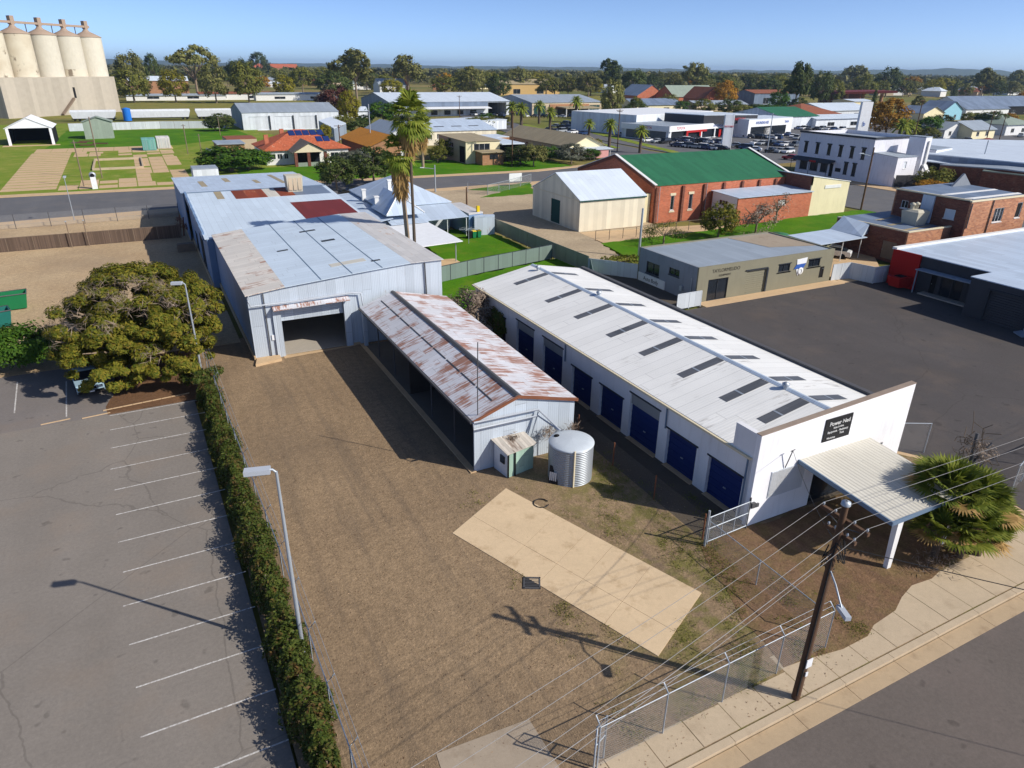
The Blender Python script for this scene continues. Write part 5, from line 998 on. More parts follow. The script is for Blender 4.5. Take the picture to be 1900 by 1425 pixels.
# ---------------------------------------------------------------- grey block workshop
ops = [('S', 50.25, 52.98, .0, 2.3, 'win', M['glass'], 1), ('S', 55.5, 58.35, .0, 2.65, 'roller', M['grey_green']), ('S', 60.15, 61.9, 1.95, 2.8, 'win', None, 1), ('S', 64.75, 66.6, 2.0, 2.88, 'win', None, 1), ('S', 66.8, 67.5, .55, 1.85, 'door', M['dark']),
       ('W', 58.8, 61.1, 1.2, 2.5, 'win', M['glass'], 1), ('W', 55.5, 57.2, 2.0, 2.75, 'win', None, 1)]
GB = bld('block_workshop', 'flat roofed olive grey block workshop with faded painted lettering', 48.8, 68.7, 52.6, 62.6, 3.75, M['grey_green'], M['grey_roof'], 'flat', ops=ops, faces={'W': M['grey_side']}, par=.12, trim=M['trim_d'])
text(GB, 'TAYLORMELIDO', .52, (52.5, 52.585, 3.15), RX, M['txt_d'], ex=.006); text(GB, 'EQUIPMENT', .3, (52.4, 52.585, 2.62), RX, M['txt_d'], ex=.006)
m = MB(); m.slab([(62.6, 56.6), (68.4, 55.0), (68.2, 62.2), (61.6, 62.2)], 3.64, 3.66); build('roof_coating', m, M['gravel'], GB)
m = MB(); m.box(55.3, 58.5, 52.5, 52.595, 2.66, 2.78); m.box(58.4, 58.6, 52.5, 52.595, 0, 2.66); build('door_track', m, M['trim_d'], GB)
m = MB(); m.box(60.0, 62.1, 52.53, 52.595, 1.85, 1.94); m.box(64.6, 66.8, 52.53, 52.595, 1.9, 1.99); m.box(60.1, 62.0, 52.5, 52.595, 2.83, 2.9); m.box(64.7, 66.7, 52.5, 52.595, 2.9, 2.97); build('window_hood', m, M['trim_d'], GB)
m = MB(); m.box(48.7, 48.795, 57.6, 62.3, .05, 1.0); build('painted_panel', m, M['trim_w'], GB, label='white panel with dark script under the side windows'); text(GB, 'Auto Body', .6, (48.69, 60, .5), (math.pi / 2, 0, -math.pi / 2), M['txt_d'], ex=.004)
m = MB(); m.tube([(48.7, 53.4, 2.5), (48.7, 53.4, .2)], .05, 6); build('downpipe', m, M['steel'], GB); m = MB(); m.box(48.5, 48.79, 54.6, 54.95, .8, 1.3); build('meter_box', m, M['steel'], GB)
sg = thing('cutout_sign', 'white and blue cutout logo sign between the two high windows', 'sign', (63.3, 52.55, 2.2)); m = MB(); m.hexa([(62.9, 52.54, 2.55), (64.3, 52.54, 2.6), (64.3, 52.595, 2.6), (62.9, 52.595, 2.55), (62.8, 52.54, 3.12), (64.4, 52.54, 3.22), (64.4, 52.595, 3.22), (62.8, 52.595, 3.12)])
m.hexa([(63.2, 52.54, 1.3), (63.5, 52.54, 1.35), (63.5, 52.595, 1.35), (63.2, 52.595, 1.3), (62.9, 52.54, 2.0), (64.0, 52.54, 2.05), (64.0, 52.595, 2.05), (62.9, 52.595, 2.0)]); build('board', m, M['tile_w'], sg)
m = MB(); m.hexa([(62.5, 52.54, 2.06), (64.0, 52.54, 2.1), (64.0, 52.595, 2.1), (62.5, 52.595, 2.06), (62.85, 52.54, 2.54), (64.3, 52.54, 2.59), (64.3, 52.595, 2.59), (62.85, 52.595, 2.54)]); build('band', m, M['txt_b'], sg)
m = MB(); m.lathe((0, 0, 0), [(.22, 0), (.42, 0), (.42, .04), (.22, .04)], 20); m.v = [(63.55 + a, 52.53 - c, 1.75 + b) for a, b, c in m.v]; build('ring', m, M['trim_w'], sg)
panelfence('zinc_fence', 'pale zinc sheet fence behind the grey block workshop', [(45.2, 67.4), (48.85, 62.7)], 1.7, M['zincf'], 2.2)
panelfence('zinc_fence', 'pale zinc gate fence joining the dark lot to the grey workshop', [(45.6, 51.7), (48.75, 51.75)], 1.6, M['zincf'], 1.5)
panelfence('sheet_fence', 'grey green sheet fence between the two bright lawns', [(24.4, 69.9), (34, 72.6), (44.6, 74.9)], 1.8, M['greenf'], 2.4, M['trim_d'])
panelfence('sheet_fence', 'long olive sheet fence along the pale gravel yard', [(44.9, 96.5), (45.1, 75), (45.3, 67.5)], 1.9, M['olivef'], 2.4)
panelfence('sheet_fence', 'dark shaded sheet fence behind the white roofed building', [(45.2, 67.0), (39.5, 57.2)], 1.8, M['greenf'], 2.4)
panelfence('zinc_fence', 'white sheet fence around the carport yard with a stepped corner', [(68.9, 52.5), (71.6, 52.3), (72.3, 49.6), (75.3, 49.5)], 1.9, M['zincf'], 1.8)
# ---------------------------------------------------------------- cream shed and green roofed hall
CS = bld('cream_shed', 'cream sheet shed with pale gable roof and a tall green door', 56.25, 68.0, 86.9, 101.1, 4.55, M['cream'], M['pale_roof'], 'gx', 3.0, .15, ops=[('W', 92.5, 95.25, .1, 3.67, 'door', M['green_door'])])
m = MB(); m.box(56.1, 68.15, 86.72, 86.88, 4.32, 4.5); build('gutter', m, M['green_door'], CS); m = MB(); m.box(56.2, 56.247, 87.2, 100.8, 4.4, 4.52); build('trim', m, M['trim_c'], CS)
ops = [('S', 73.9, 74.6, 1.7, 3.9, 'win', M['glass'], 0), ('S', 77.6, 78.35, 1.6, 4.0, 'win', M['glass'], 0)]
HL = bld('brick_hall', 'long red brick hall with green gable roof and dark piers', 70.5, 100.2, 88, 110, 5.6, M['brick'], M['green_roof'], 'gx', 3.3, .1, ops=ops)
for q in (70.36, 99.9):
    m = MB(); kx = (q, q + .42); ym, hr = 99.0, 9.2
    for ya, yb, za, zb in ((87.85, ym, 5.75, hr), (ym, 110.15, hr, 5.75)): m.hexa([(kx[0], ya, za - .5), (kx[1], ya, za - .5), (kx[1], yb, zb - .5), (kx[0], yb, zb - .5), (kx[0], ya, za), (kx[1], ya, za), (kx[1], yb, zb), (kx[0], yb, zb)])
    k_ = build('gable_parapet', m, M['brick_d'], HL); m = MB()
    for ya, yb, za, zb in ((87.8, ym, 5.755, hr + .005), (ym, 110.2, hr + .005, 5.755)): m.hexa([(kx[0] - .05, ya, za), (kx[1] + .05, ya, za), (kx[1] + .05, yb, zb), (kx[0] - .05, yb, zb), (kx[0] - .05, ya, za + .1), (kx[1] + .05, ya, za + .1), (kx[1] + .05, yb, zb + .1), (kx[0] - .05, yb, zb + .1)])
    build('coping', m, M['trim_w'], k_)
for x in (70.7, 75.9, 80.3, 84.4, 88.4, 92.2, 96.0): m = MB(); m.box(x, x + .42, 87.7, 87.997, -.1, 5.4); build('pier', m, M['brick_d'], HL)
for x in (73.7, 77.4): m = MB(); m.box(x, x + 1.1, 87.93, 87.997, 3.95, 4.35); m.box(x, x + 1.1, 87.93, 87.997, 1.35, 1.56); build('sill', m, M['trim_c'], HL)
m = MB(); m.tube([(71.4, 87.8, 5.5), (71.4, 87.8, 0)], .06, 6); m.tube([(80.9, 87.8, 5.5), (80.9, 87.8, 0)], .05, 6); build('downpipe', m, M['steel'], HL)
m = MB(); m.box(68.1, 70.3, 88.6, 99, -.1, 4.4); build('link_wall', m, M['cream_w'], HL)
AX = bld('brick_annex', 'low red brick annex with flat grey roof on the side of the hall', 82.0, 98.2, 81.7, 87.6, 3.95, M['brick'], M['zinc_roof'], 'sk', zc=(3.97, 3.97, 4.25, 4.25), over=.2, ops=[('W', 83.9, 85.9, 2.35, 3.2, 'win', None, 2), ('S', 86.2, 87.5, 1.5, 2.6, 'win', M['brick_d'], 0), ('S', 90.8, 92.4, 2.3, 3.1, 'win', M['trim_w'], 3)], faces={'W': M['white_wall']})
CW = bld('cream_parapet_building', 'building with a plain cream rendered side wall behind the lawn', 98.4, 107.6, 82.2, 100, 4.9, M['cream_w'], M['zinc_roof'], 'sk', zc=(6.3, 5.0, 5.0, 6.3), over=.0, faces={'W': M['brick_d']})
m = MB(); m.box(101.6, 105.5, 82.12, 82.197, 4.2, 4.75); build('faded_sign_panel', m, M['trim_w'], CW)
m = MB(); m.hexa([(98.3, 82.1, 6.32), (107.7, 82.1, 5.02), (107.7, 82.4, 5.02), (98.3, 82.4, 6.32), (98.3, 82.1, 6.42), (107.7, 82.1, 5.12), (107.7, 82.4, 5.12), (98.3, 82.4, 6.42)]); build('coping', m, M['trim_w'], CW)
postrow('timber_post_fence', 'row of grey posts with wire between the hall path and the lawn', 'fence', [(55.2, 80.9), (62, 80.6), (72, 81.0), (81.5, 80.4)], 1.5, None, .05, True, sp=2.3, postm=M['wood'])
# ---------------------------------------------------------------- carport, two storey brick, charcoal building
CP = thing('carport', 'pale blue flat roofed carport on thin white posts', 'carport', (76.8, 60.5, 0)); m = MB(); m.plate([(72.5, 57.7, 2.75), (81.7, 58.2, 2.75), (81.0, 63.4, 2.85), (72.6, 63.0, 2.85)], .08); build('roof', m, M['zinc_roof'], CP); posts(CP, [(72.9, 58.1), (77.4, 58.3), (81.2, 58.6), (73, 62.7), (80.6, 63)], 2.72, .06, M['trim_w'])
m = MB(); m.hexa([(81.0, 58.5, 2.8), (83.4, 59.5, 2.8), (83.4, 63.6, 2.8), (80.9, 63.4, 2.8), (81.0, 58.5, 2.84), (83.4, 59.5, 4.0), (83.4, 63.6, 4.4), (80.9, 63.4, 2.84)]); build('flashing', m, M['zinc_roof'], CP)
LB = bld('brick_rear_block', 'lower mottled brick block with patched slate blue roof', 83.5, 95.6, 54, 64.6, 4.0, M['brick2'], M['slate_roof'], 'sk', zc=(3.6, 3.6, 4.0, 4.0), over=-.2, ops=[('W', 55.2, 57.2, 0.2, 2.4, 'door', M['wood']), ('S', 91.6, 93.0, 1.4, 2.5, 'win', None, 1)], faces={'W': M['brick_d']})
m = MB(); m.box(83.45, 95.6, 53.95, 54.22, 3.95, 4.12); m.box(83.45, 83.72, 54.22, 64.6, 3.95, 4.12); build('coping', m, M['trim_c'], LB)
UB = bld('brick_two_storey', 'two storey mottled brick building with patched blue skillion roof', 92.0, 105.0, 52.3, 62.8, 7.4, M['brick2'], M['slate_roof'], 'sk', zc=(7.3, 7.3, 7.6, 7.6), over=-.22, ops=[('W', 54.0, 55.4, 4.9, 6.1, 'win', M['white_sheet'], 0), ('W', 60.6, 61.6, 5.2, 6.2, 'win', None, 1), ('S', 97.5, 99.6, 4.4, 6.2, 'win', None, 2), ('S', 102.4, 103.6, 4.6, 6.6, 'win', M['dark'], 0), ('S', 95.4, 96.6, 1.5, 3.0, 'win', None, 0), ('S', 99, 100.4, 1.5, 3.0, 'win', None, 0)], faces={'W': M['brick_d']})
m = MB(); m.box(91.93, 105.07, 52.23, 52.52, 7.35, 7.55); m.box(91.93, 92.22, 52.52, 62.87, 7.45, 7.62); build('coping', m, M['trim_c'], UB)
m = MB(); m.add([(100.4, 60.4, 7.5), (104.9, 60.4, 7.5), (102.7, 60.4, 9.3), (100.4, 60.7, 7.5), (104.9, 60.7, 7.5), (102.7, 60.7, 9.3)], [(0, 1, 2), (3, 5, 4), (0, 2, 5, 3), (1, 4, 5, 2), (0, 3, 4, 1)]); build('parapet_gable', m, M['grey_side'], UB)
m = MB(); m.box(91.7, 91.98, 57.0, 58.6, 3.9, 7.4); build('duct', m, M['zinc_roof'], UB); m = MB(); m.tube([(96.6, 52.2, 7.3), (96.6, 52.2, 0)], .08, 6); m.tube([(92.1, 52.2, 7.2), (92.1, 52.2, 4.1)], .08, 6); build('downpipe', m, M['steel_d'], UB)
for i in range(3): m = MB(); y = 53.4 + 3.1 * i; m.plate([(94 + i * .3, y, 7.52 + .03 * i), (104.6, y, 7.52 + .03 * i), (104.6, y + .5, 7.56 + .03 * i), (93, y + .5, 7.56 + .03 * i)], .06); build('roof_flashing', m, M['trim_w'], UB)
for i in range(3): m = MB(); y = 55.6 + 2.6 * i; m.plate([(85 + i, y, 3.76 + .1 * i), (91.5, y + .4, 3.76 + .1 * i), (91.5, y + .9, 3.8 + .1 * i), (84.6 + i, y + .5, 3.8 + .1 * i)], .04); build('roof_flashing', m, M['tan_roof'], LB)
AC = thing('rooftop_cooler', 'cream rounded cooler unit with ducts on the low brick block roof', 'cooler', (90.2, 57.8, 3.8)); m = MB(); m.hexa([(88.9, 56.9, 3.8), (90.9, 56.9, 3.8), (90.9, 58.9, 3.8), (88.9, 58.9, 3.8), (88.7, 56.7, 5.5), (91.1, 56.7, 5.5), (91.1, 59.1, 5.5), (88.7, 59.1, 5.5)]); m.hexa([(88.7, 56.7, 5.5), (91.1, 56.7, 5.5), (91.1, 59.1, 5.5), (88.7, 59.1, 5.5), (89.1, 57.1, 5.75), (90.7, 57.1, 5.75), (90.7, 58.7, 5.75), (89.1, 58.7, 5.75)]); build('housing', m, M['evap'], AC)
m = MB(); [m.lathe((89.4 + .9 * i, 58.2, 5.7), [(.25, 0), (.25, .5), (.36, .55), (.36, .75), (.05, .9)], 10) for i in range(2)]; build('cowl', m, M['evap'], AC)
ops = [('W', 39.0, 40.2, .1, 2.3, 'door', M['trim_d']), ('W', 40.8, 41.9, .1, 2.4, 'win', M['glass'], 0), ('W', 42.0, 43.2, .1, 2.4, 'win', M['glass'], 0), ('W', 43.7, 44.3, .1, 2.4, 'door', M['dark'])]
CB = bld('charcoal_workshop', 'charcoal workshop with a red end wall and pale blue roof', 74.4, 110, 38.3, 49.2, 3.75, M['char'], M['zinc_roof'], 'sk', zc=(3.8, 3.8, 3.8, 3.8), over=.12, ops=ops, trim=M['trim_d'])
m = MB(); m.box(74.18, 74.396, 45.9, 49.25, -.1, 3.9); build('red_wall', m, M['red_wall'], CB); m = MB(); m.box(73.2, 74.39, 39.0, 45.6, 2.5, 2.6); build('awning', m, M['grey_sheet'], CB); m = MB(); m.tube([(73.3, 45.4, 0), (73.3, 45.4, 2.5)], .08, 6); build('post', m, M['grey_sheet'], CB)
m = MB(); m.box(73.3, 74.39, 38.4, 44.8, -.1, .15); build('step', m, M['conc_grey'], CB); m = MB(); m.box(74.2, 110.2, 48.9, 49.45, 3.86, 4.12); build('ridge_flashing', m, M['trim_w'], CB)
CW2 = bld('charcoal_front_wing', 'charcoal front wing with a wide roller door and pale blue roof', 70.8, 110, 18, 38.25, 3.75, M['char'], M['zinc_roof'], 'sk', zc=(3.82, 3.82, 3.82, 3.82), over=.10, ops=[('W', 32.6, 36.2, .02, 3.05, 'roller', M['char']), ('W', 25.5, 29, .02, 3.05, 'roller', M['char'])], trim=M['trim_d'])
m = MB(); m.box(70.66, 70.795, 32.45, 32.6, 0, 3.2); m.box(70.66, 70.795, 36.2, 36.35, 0, 3.2); m.box(70.66, 70.795, 32.6, 36.2, 3.06, 3.2); build('door_frame', m, M['trim_d'], CW2)
m = MB(); m.plate([(69.2, 31.6, .15), (70.2, 31.2, .2), (70.5, 32.4, .3), (69.6, 32.6, .25)], .12); m.box(69.9, 70.0, 31.9, 32.0, 0, .7); solo('scrap_sheet', 'grey scrap sheet lying by the charcoal wing roller door', 'scrap', m, M['grey_sheet'])
m = MB(); m.hexa([(72.6, 46.6, .25), (74.0, 46.3, .25), (74.1, 47.6, .25), (72.7, 47.9, .25), (72.3, 46.5, 1.35), (74.2, 46.1, 1.35), (74.3, 47.8, 1.35), (72.4, 48.1, 1.35)]); rb = solo('red_bin', 'red steel bin trailer in front of the red wall', 'bin', m, M['red']); m = MB(); m.box(72.9, 73.9, 46.8, 47.6, 1.36, 1.42); build('lid', m, M['dark'], rb)
# ---------------------------------------------------------------- old blue house with carport
OHs = bld('hip_roof_house', 'old house with blue grey iron hip roof and white chimneys', 29.6, 40.0, 97.4, 113, 3.8, M['white_sheet'], M['zinc_roof'], 'hip', 2.7, .3, cat='house', ops=[('S', 35, 36.4, .9, 2.2, 'win'), ('E', 100, 102, .9, 2.2, 'win')])
m = MB(); m.add([(28.4, 91.2, 3.75), (33.8, 91.2, 3.75), (33.8, 98.2, 3.75), (28.4, 98.2, 3.75), (31.1, 94.0, 6.0), (31.1, 100.5, 6.0), (28.4, 91.2, 3.68), (33.8, 91.2, 3.68), (33.8, 98.2, 3.68), (28.4, 98.2, 3.68)], [(0, 1, 4), (1, 2, 5, 4), (3, 0, 4, 5), (9, 8, 7, 6), (0, 6, 7, 1), (1, 7, 8, 2), (3, 9, 6, 0)]); build('roof', m, M['zinc_roof'], OHs)
m = MB(); m.tube([(28.4, 91.2, 3.8), (31.1, 94.0, 6.05)], .1, 5); m.tube([(33.8, 91.2, 3.8), (31.1, 94.0, 6.05)], .1, 5); build('hip_cap', m, M['trim_w'], OHs)
m = MB(); m.plate([(34.0, 91.2, 2.65), (40.4, 91.2, 2.75), (40.2, 97.2, 3.7), (34.0, 97.2, 3.65)], .06); build('verandah_roof', m, M['zinc_roof'], OHs); m = MB(); m.plate([(28.6, 90.0, 2.75), (33.9, 90.0, 2.75), (33.9, 94.2, 3.35), (28.6, 94.2, 3.35)], .06); build('verandah_roof', m, M['zinc_roof'], OHs)
m = MB(); m.plate([(24.2, 89.5, 3.0), (29.3, 91.2, 3.35), (29.5, 112.6, 3.6), (24.2, 112, 3.3)], .06); build('side_roof', m, M['zinc_roof'], OHs)
m = MB(); m.box(28.8, 33.4, 93.4, 97.3, -.1, 3.6); m.box(24.5, 28.7, 91.6, 112, -.1, 2.9); build('wall', m, M['grey_sheet'], OHs); posts(OHs, [(34.2, 91.4), (37.2, 91.4), (40.1, 91.4)], 2.65, .06, M['trim_w'])
for x, y, z, hh in ((31.5, 99.6, 5.0, 2.0), (29.0, 104.5, 3.6, 1.5), (28.9, 97.8, 3.4, 1.7)): m = MB(); m.box(x, x + .55, y, y + .55, z, z + hh); m.box(x - .08, x + .63, y - .08, y + .63, z + hh, z + hh + .18); build('chimney', m, M['trim_w'], OHs)
nb = polybld('narrow_outbuilding', 'narrow pale blue parapet outbuilding beside the old house', [(40.6, 91.6), (43.0, 92.0), (43.2, 100.5), (40.7, 100.2)], 2.85, M['blue_side'], M['rust_spot'], cat='shed'); m = MB(); m.box(42.2, 42.6, 92.2, 92.6, 3.05, 3.9); build('flue', m, M['ylw'], nb)
polybld('laundry_shed', 'small pale blue box shed behind the wheelie bins', [(41.2, 91.0), (44.2, 90.6), (44.5, 91.4), (43.1, 91.9), (41.3, 91.55)], 2.5, M['blue_wall'], M['zinc_roof'], cat='shed')
HC = thing('white_carport', 'flat white carport roof beside the old blue house', 'carport', (30.3, 84.6, 0)); m = MB(); m.plate([(26.6, 77.5, 2.55), (33.8, 78.2, 2.6), (34.0, 91.2, 2.62), (28.4, 91.3, 2.6)], .1); build('roof', m, M['tile_w'], HC); posts(HC, [(33.1, 78.8), (32.2, 87.8), (27.4, 78.4), (33.6, 90.8)], 2.5, .07, M['steel'])
for x, y, bm_, lm, lab in ((39.75, 89.6, M['dark'], M['dark'], 'black wheelie bin by the pale blue box shed'), (40.45, 89.6, M['plastic_g'], M['ylw'], 'green wheelie bin with a yellow lid'), (41.2, 89.6, M['plastic_g'], LF['yellow'], 'green wheelie bin with a lime green lid')):
    B = thing('wheelie_bin', lab, 'bin', (x, y, 0)); m = MB(); m.hexa([(x - .24, y - .27, .08), (x + .24, y - .27, .08), (x + .24, y + .22, .08), (x - .24, y + .22, .08), (x - .29, y - .34, .98), (x + .29, y - .34, .98), (x + .29, y + .32, .98), (x - .29, y + .32, .98)]); build('body', m, bm_, B); m = MB(); m.hexa([(x - .31, y - .37, .985), (x + .31, y - .37, .985), (x + .31, y + .34, .985), (x - .31, y + .34, .985), (x - .27, y - .3, 1.06), (x + .27, y - .3, 1.06), (x + .27, y + .34, 1.09), (x - .27, y + .34, 1.09)]); build('lid', m, lm, B)
    for s_ in (-.26, .26): m = MB(); m.tube([(x + s_ - .03, y + .3, .1), (x + s_ + .03, y + .3, .1)], .1, 10); build('wheel', m, M['dark'], B)
m = MB(); m.tube([(38.4, 86.8, 0), (38.4, 86.8, 2.1)], .04, 6); [m.tube([(38.4 - 1.4 * c, 86.8 - 1.4 * s_, 2.0), (38.4 + 1.4 * c, 86.8 + 1.4 * s_, 2.0)], .02, 4) for c, s_ in ((1, 0), (0, 1), (.7, .7), (.7, -.7))]; [m.tube([(38.4 + r_ * math.cos(t_ * .785), 86.8 + r_ * math.sin(t_ * .785), 2.0) for t_ in range(9)], .012, 4) for r_ in (.7, 1.3)]; solo('clothes_line', 'rotary clothes line frame on the lawn of the old house', 'clothes line', m, M['steel'])
# ---------------------------------------------------------------- across the rear street
RH = bld('red_tile_house', 'orange red tiled hip house with solar panels and a cream porch gable', 27.6, 47.5, 181, 198, 3.3, M['trim_w'], M['tile_red'], 'hip', 3.9, .6, cat='house', ops=[('S', 28.6, 29.8, 1.3, 2.5, 'win'), ('S', 30.2, 31.4, 1.3, 2.5, 'win'), ('S', 31.8, 32.8, 1.3, 2.5, 'win'), ('S', 43, 45, 1.0, 2.4, 'win')])
m = MB(); m.plate([(32.6, 175.2, 3.25), (37.0, 175.2, 5.5), (37.0, 190, 5.6), (32.6, 183.5, 3.35)], .12); m.plate([(37.0, 175.2, 5.5), (41.4, 175.2, 3.25), (41.4, 183.5, 3.35), (37.0, 190, 5.6)], .12); build('porch_roof', m, M['tile_grey'], RH)
m = MB(); m.add([(33.2, 175.6, 3.2), (40.8, 175.6, 3.2), (37.0, 175.6, 5.2), (33.2, 175.8, 3.2), (40.8, 175.8, 3.2), (37, 175.8, 5.2)], [(0, 1, 2), (3, 5, 4), (0, 2, 5, 3), (1, 4, 5, 2), (0, 3, 4, 1)]); build('porch_gable', m, M['trim_c'], RH)
for x in (33.2, 36.2, 40.2): m = MB(); m.box(x, x + .7, 175.6, 176.3, 0, 3.2); build('brick_pier', m, M['brick_d'], RH)
m = MB(); m.box(34.4, 40.2, 180.6, 180.9, .4, 3.0); build('porch_window', m, M['glass'], RH); m = MB(); m.box(33.9, 40.2, 175.7, 175.9, 0, .9); build('porch_rail', m, M['sage_roof'], RH)
zt_ = lambda y: 3.42 + (y - 180.4) / 9.1 * 3.9
for i, (x, y) in enumerate([(34.6 + 1.75 * k, 186.6) for k in range(5)] + [(40.6 + 1.75 * k, 183.6) for k in range(2)]): m = MB(); m.plate([(x, y, zt_(y) + .14), (x + 1.5, y, zt_(y) + .14), (x + 1.5, y + 2.2, zt_(y + 2.2) + .14), (x, y + 2.2, zt_(y + 2.2) + .14)], .06); build('solar_panel', m, M['solar'], RH)
for x, y in ((28.6, 187), (33.5, 193)): m = MB(); m.box(x, x + 1, y, y + .8, 3.4, 6.4 if x < 30 else 7.2); build('chimney', m, M['brick'], RH)
polybld('grey_garage', 'grey hip roofed garage left of the red tiled house', [(19.4, 204), (26.0, 204), (26.0, 214), (19.4, 214)], 2.9, M['brick_o'], M['grey_roof'], over=.08); polybld('brown_roof_shed', 'low brown roofed sheds behind the red tiled house', [(23, 216), (31, 216), (31, 226), (23, 226)], 3.0, M['beige'], M['tile_brown'])
panelfence('zinc_fence', 'pale blue sheet fence left of the grey garage', [(16.8, 208), (22.6, 186)], 1.8, M['zincf'], 3)
bld('ochre_roof_house', 'brick house with a bright ochre tiled gable roof', 51.6, 63.2, 176, 203, 4.0, M['brick_d'], M['tile_org'], 'gy', 2.3, .5, cat='house', ops=[('S', 55, 57, 1, 2.4, 'win'), ('S', 59.5, 62, .8, 2.6, 'win', M['trim_w']), ('W', 180, 182, 1, 2.4, 'win'), ('W', 186, 188, 1, 2.4, 'win')], faces={'S': M['brick_o']})
polybld('flat_awning', 'long flat dark awning in front of the ochre roofed house', [(44.6, 171), (52.2, 173.6), (52.2, 177), (45.2, 175)], 2.6, M['dark'], M['slate_roof'], cat='awning')
polybld('skillion_house', 'grey weatherboard building with a pale sloping roof by the plum tree', [(56.4, 230), (65.6, 250), (65.0, 268), (56.4, 250)], 4.2, M['grey_sheet'], M['pale_roof'], zt=[4.0, 4.0, 5.0, 5.0])
bld('grey_gable_house', 'grey gabled house partly hidden behind the tall palms', 69.0, 79, 213, 238, 3.6, M['white_sheet'], M['grey_roof'], 'gy', 2.4, .5, cat='house', ops=[('S', 71, 72, 1, 2.6, 'win'), ('S', 75, 76, 1, 2.6, 'win')])
HLg = bld('skylight_factory', 'long low cream factory with three skylights in its blue roof', 78.6, 104.5, 213, 240, 3.9, M['cream'], M['zinc_roof'], 'gx', 2.2, .3, ops=[('S', 81, 82.4, 1.6, 3, 'win'), ('S', 84, 85, 1.6, 3, 'win'), ('S', 96, 97, 1.5, 3, 'win')])
for x in (85, 91, 97): m = MB(); m.plate([(x, 217.6, 4.86), (x + 3.4, 217.6, 4.86), (x + 3.4, 220.6, 5.1), (x, 220.6, 5.1)], .05); build('skylight', m, M['skylight'], HLg)
polybld('pale_long_roof', 'long pale roofed building beside the palm avenue', [(88, 250), (133, 262), (133, 280), (88, 268)], 3.2, M['white_sheet'], M['pale_roof'], over=.01)
BB = bld('tan_roof_workshop', 'two level beige workshop with a flat tan roof and dark roller door', 73.0, 82.4, 166, 184, 5.2, M['beige'], M['tan_roof'], 'sk', zc=(5.25, 5.25, 5.6, 5.6), over=.3, ops=[('W', 166.6, 170.2, .1, 4.0, 'roller', M['dark']), ('W', 174, 176.4, 3.2, 4.4, 'win'), ('S', 75.2, 79.6, 3.0, 4.7, 'win', M['glass'], 2)], faces={'S': M['cream_w']})
m = MB(); m.box(75.6, 81.4, 161.8, 165.99, -.1, 2.9); build('office_wall', m, M['brick_o'], BB); m = MB(); m.plate([(75.1, 161.2, 3.05), (82.0, 161.2, 3.05), (82.0, 165.99, 3.2), (75.1, 165.99, 3.2)], .12); build('office_roof', m, M['tan_roof'], BB); m = MB(); m.box(77.6, 79.8, 161.7, 161.79, 1.4, 2.5); build('office_window', m, M['glass'], BB)
m = MB(); m.box(82.41, 88.4, 166.6, 180, -.1, 4.3); build('side_bay', m, M['dark'], BB); m = MB(); m.plate([(82.41, 164.6, 4.6), (88.8, 164.6, 4.6), (88.8, 181, 4.7), (82.41, 181, 4.7)], .25); build('side_roof', m, M['pale_roof'], BB)
CT = bld('tan_roof_cottage', 'long cream cottage with a khaki gable roof among shrubs', 103.6, 114.4, 166.5, 205, 3.1, M['beige'], M['tan_roof'], 'gy', 2.5, .6, cat='house', ops=[('W', 172, 173.4, 1, 2.3, 'win'), ('W', 180, 182, 1, 2.3, 'win'), ('W', 190, 191.5, 1, 2.3, 'win'), ('W', 198, 199.5, 1, 2.3, 'win')], faces={'S': M['cream_w']})
m = MB(); m.plate([(103.4, 162.2, 2.5), (114.8, 162.2, 2.5), (114.8, 166.4, 2.8), (103.4, 166.4, 2.8)], .1); build('verandah_roof', m, M['pale_roof'], CT); m = MB(); m.box(109.4, 113.4, 162.5, 162.7, .3, 2.3); build('pink_panel', m, plain('pink_panel', (206, 150, 146)), CT); posts(CT, [(104, 162.6), (109, 162.6), (114, 162.6)], 2.45, .07, M['trim_w'])
polybld('rear_pale_shed', 'small white roofed shed behind the tan roofed workshop', [(93, 196), (101, 197), (101, 206), (93, 205)], 3, M['brick_o'], M['pale_roof'])
# grey shed with roller doors, warehouses
ops = [('S', 39.2, 46.2, .1, 4.6, 'roller', M['white_sheet']), ('S', 48.4, 54.8, .1, 4.6, 'roller', M['white_sheet']), ('S', 57.4, 63.4, .1, 4.6, 'roller', M['white_sheet'])]
GS = bld('three_door_shed', 'pale grey metal shed with three large white roller doors', 37, 72.4, 286, 316, 6.0, M['white_sheet'], M['grey_roof'], 'gx', 2.6, .2, ops=ops, faces={'W': M['grey_sheet']}, z0=-.1)
m = MB(); [m.box(x, x + .5, 285.8, 285.99, 0, 4.8) for x in (46.3, 54.9, 63.5)]; build('door_edge', m, M['trim_d'], GS)
W1 = bld('long_warehouse', 'long pale roofed warehouse with teal band and open right end', 112, 176, 344, 392, 6.6, M['white_sheet'], M['pale_roof'], 'gx', 3.4, .5, ops=[('S', 164, 174.4, .1, 6.0, 'open')], faces={'W': M['grey_sheet']}, z0=-.15)
m = MB(); m.box(112.3, 163.8, 343.7, 343.99, 4.2, 6.3); build('teal_band', m, M['slate_roof'], W1); m = MB(); m.plate([(124, 338.6, 3.5), (163.6, 338.6, 3.5), (163.6, 343.69, 4.1), (124, 343.69, 4.1)], .2); build('awning', m, M['tile_w'], W1); m = MB(); [m.box(x, x + 3.2, 343.8, 343.99, .4, 2.4) for x in range(126, 160, 7)]; build('shopfront', m, M['glass'], W1)
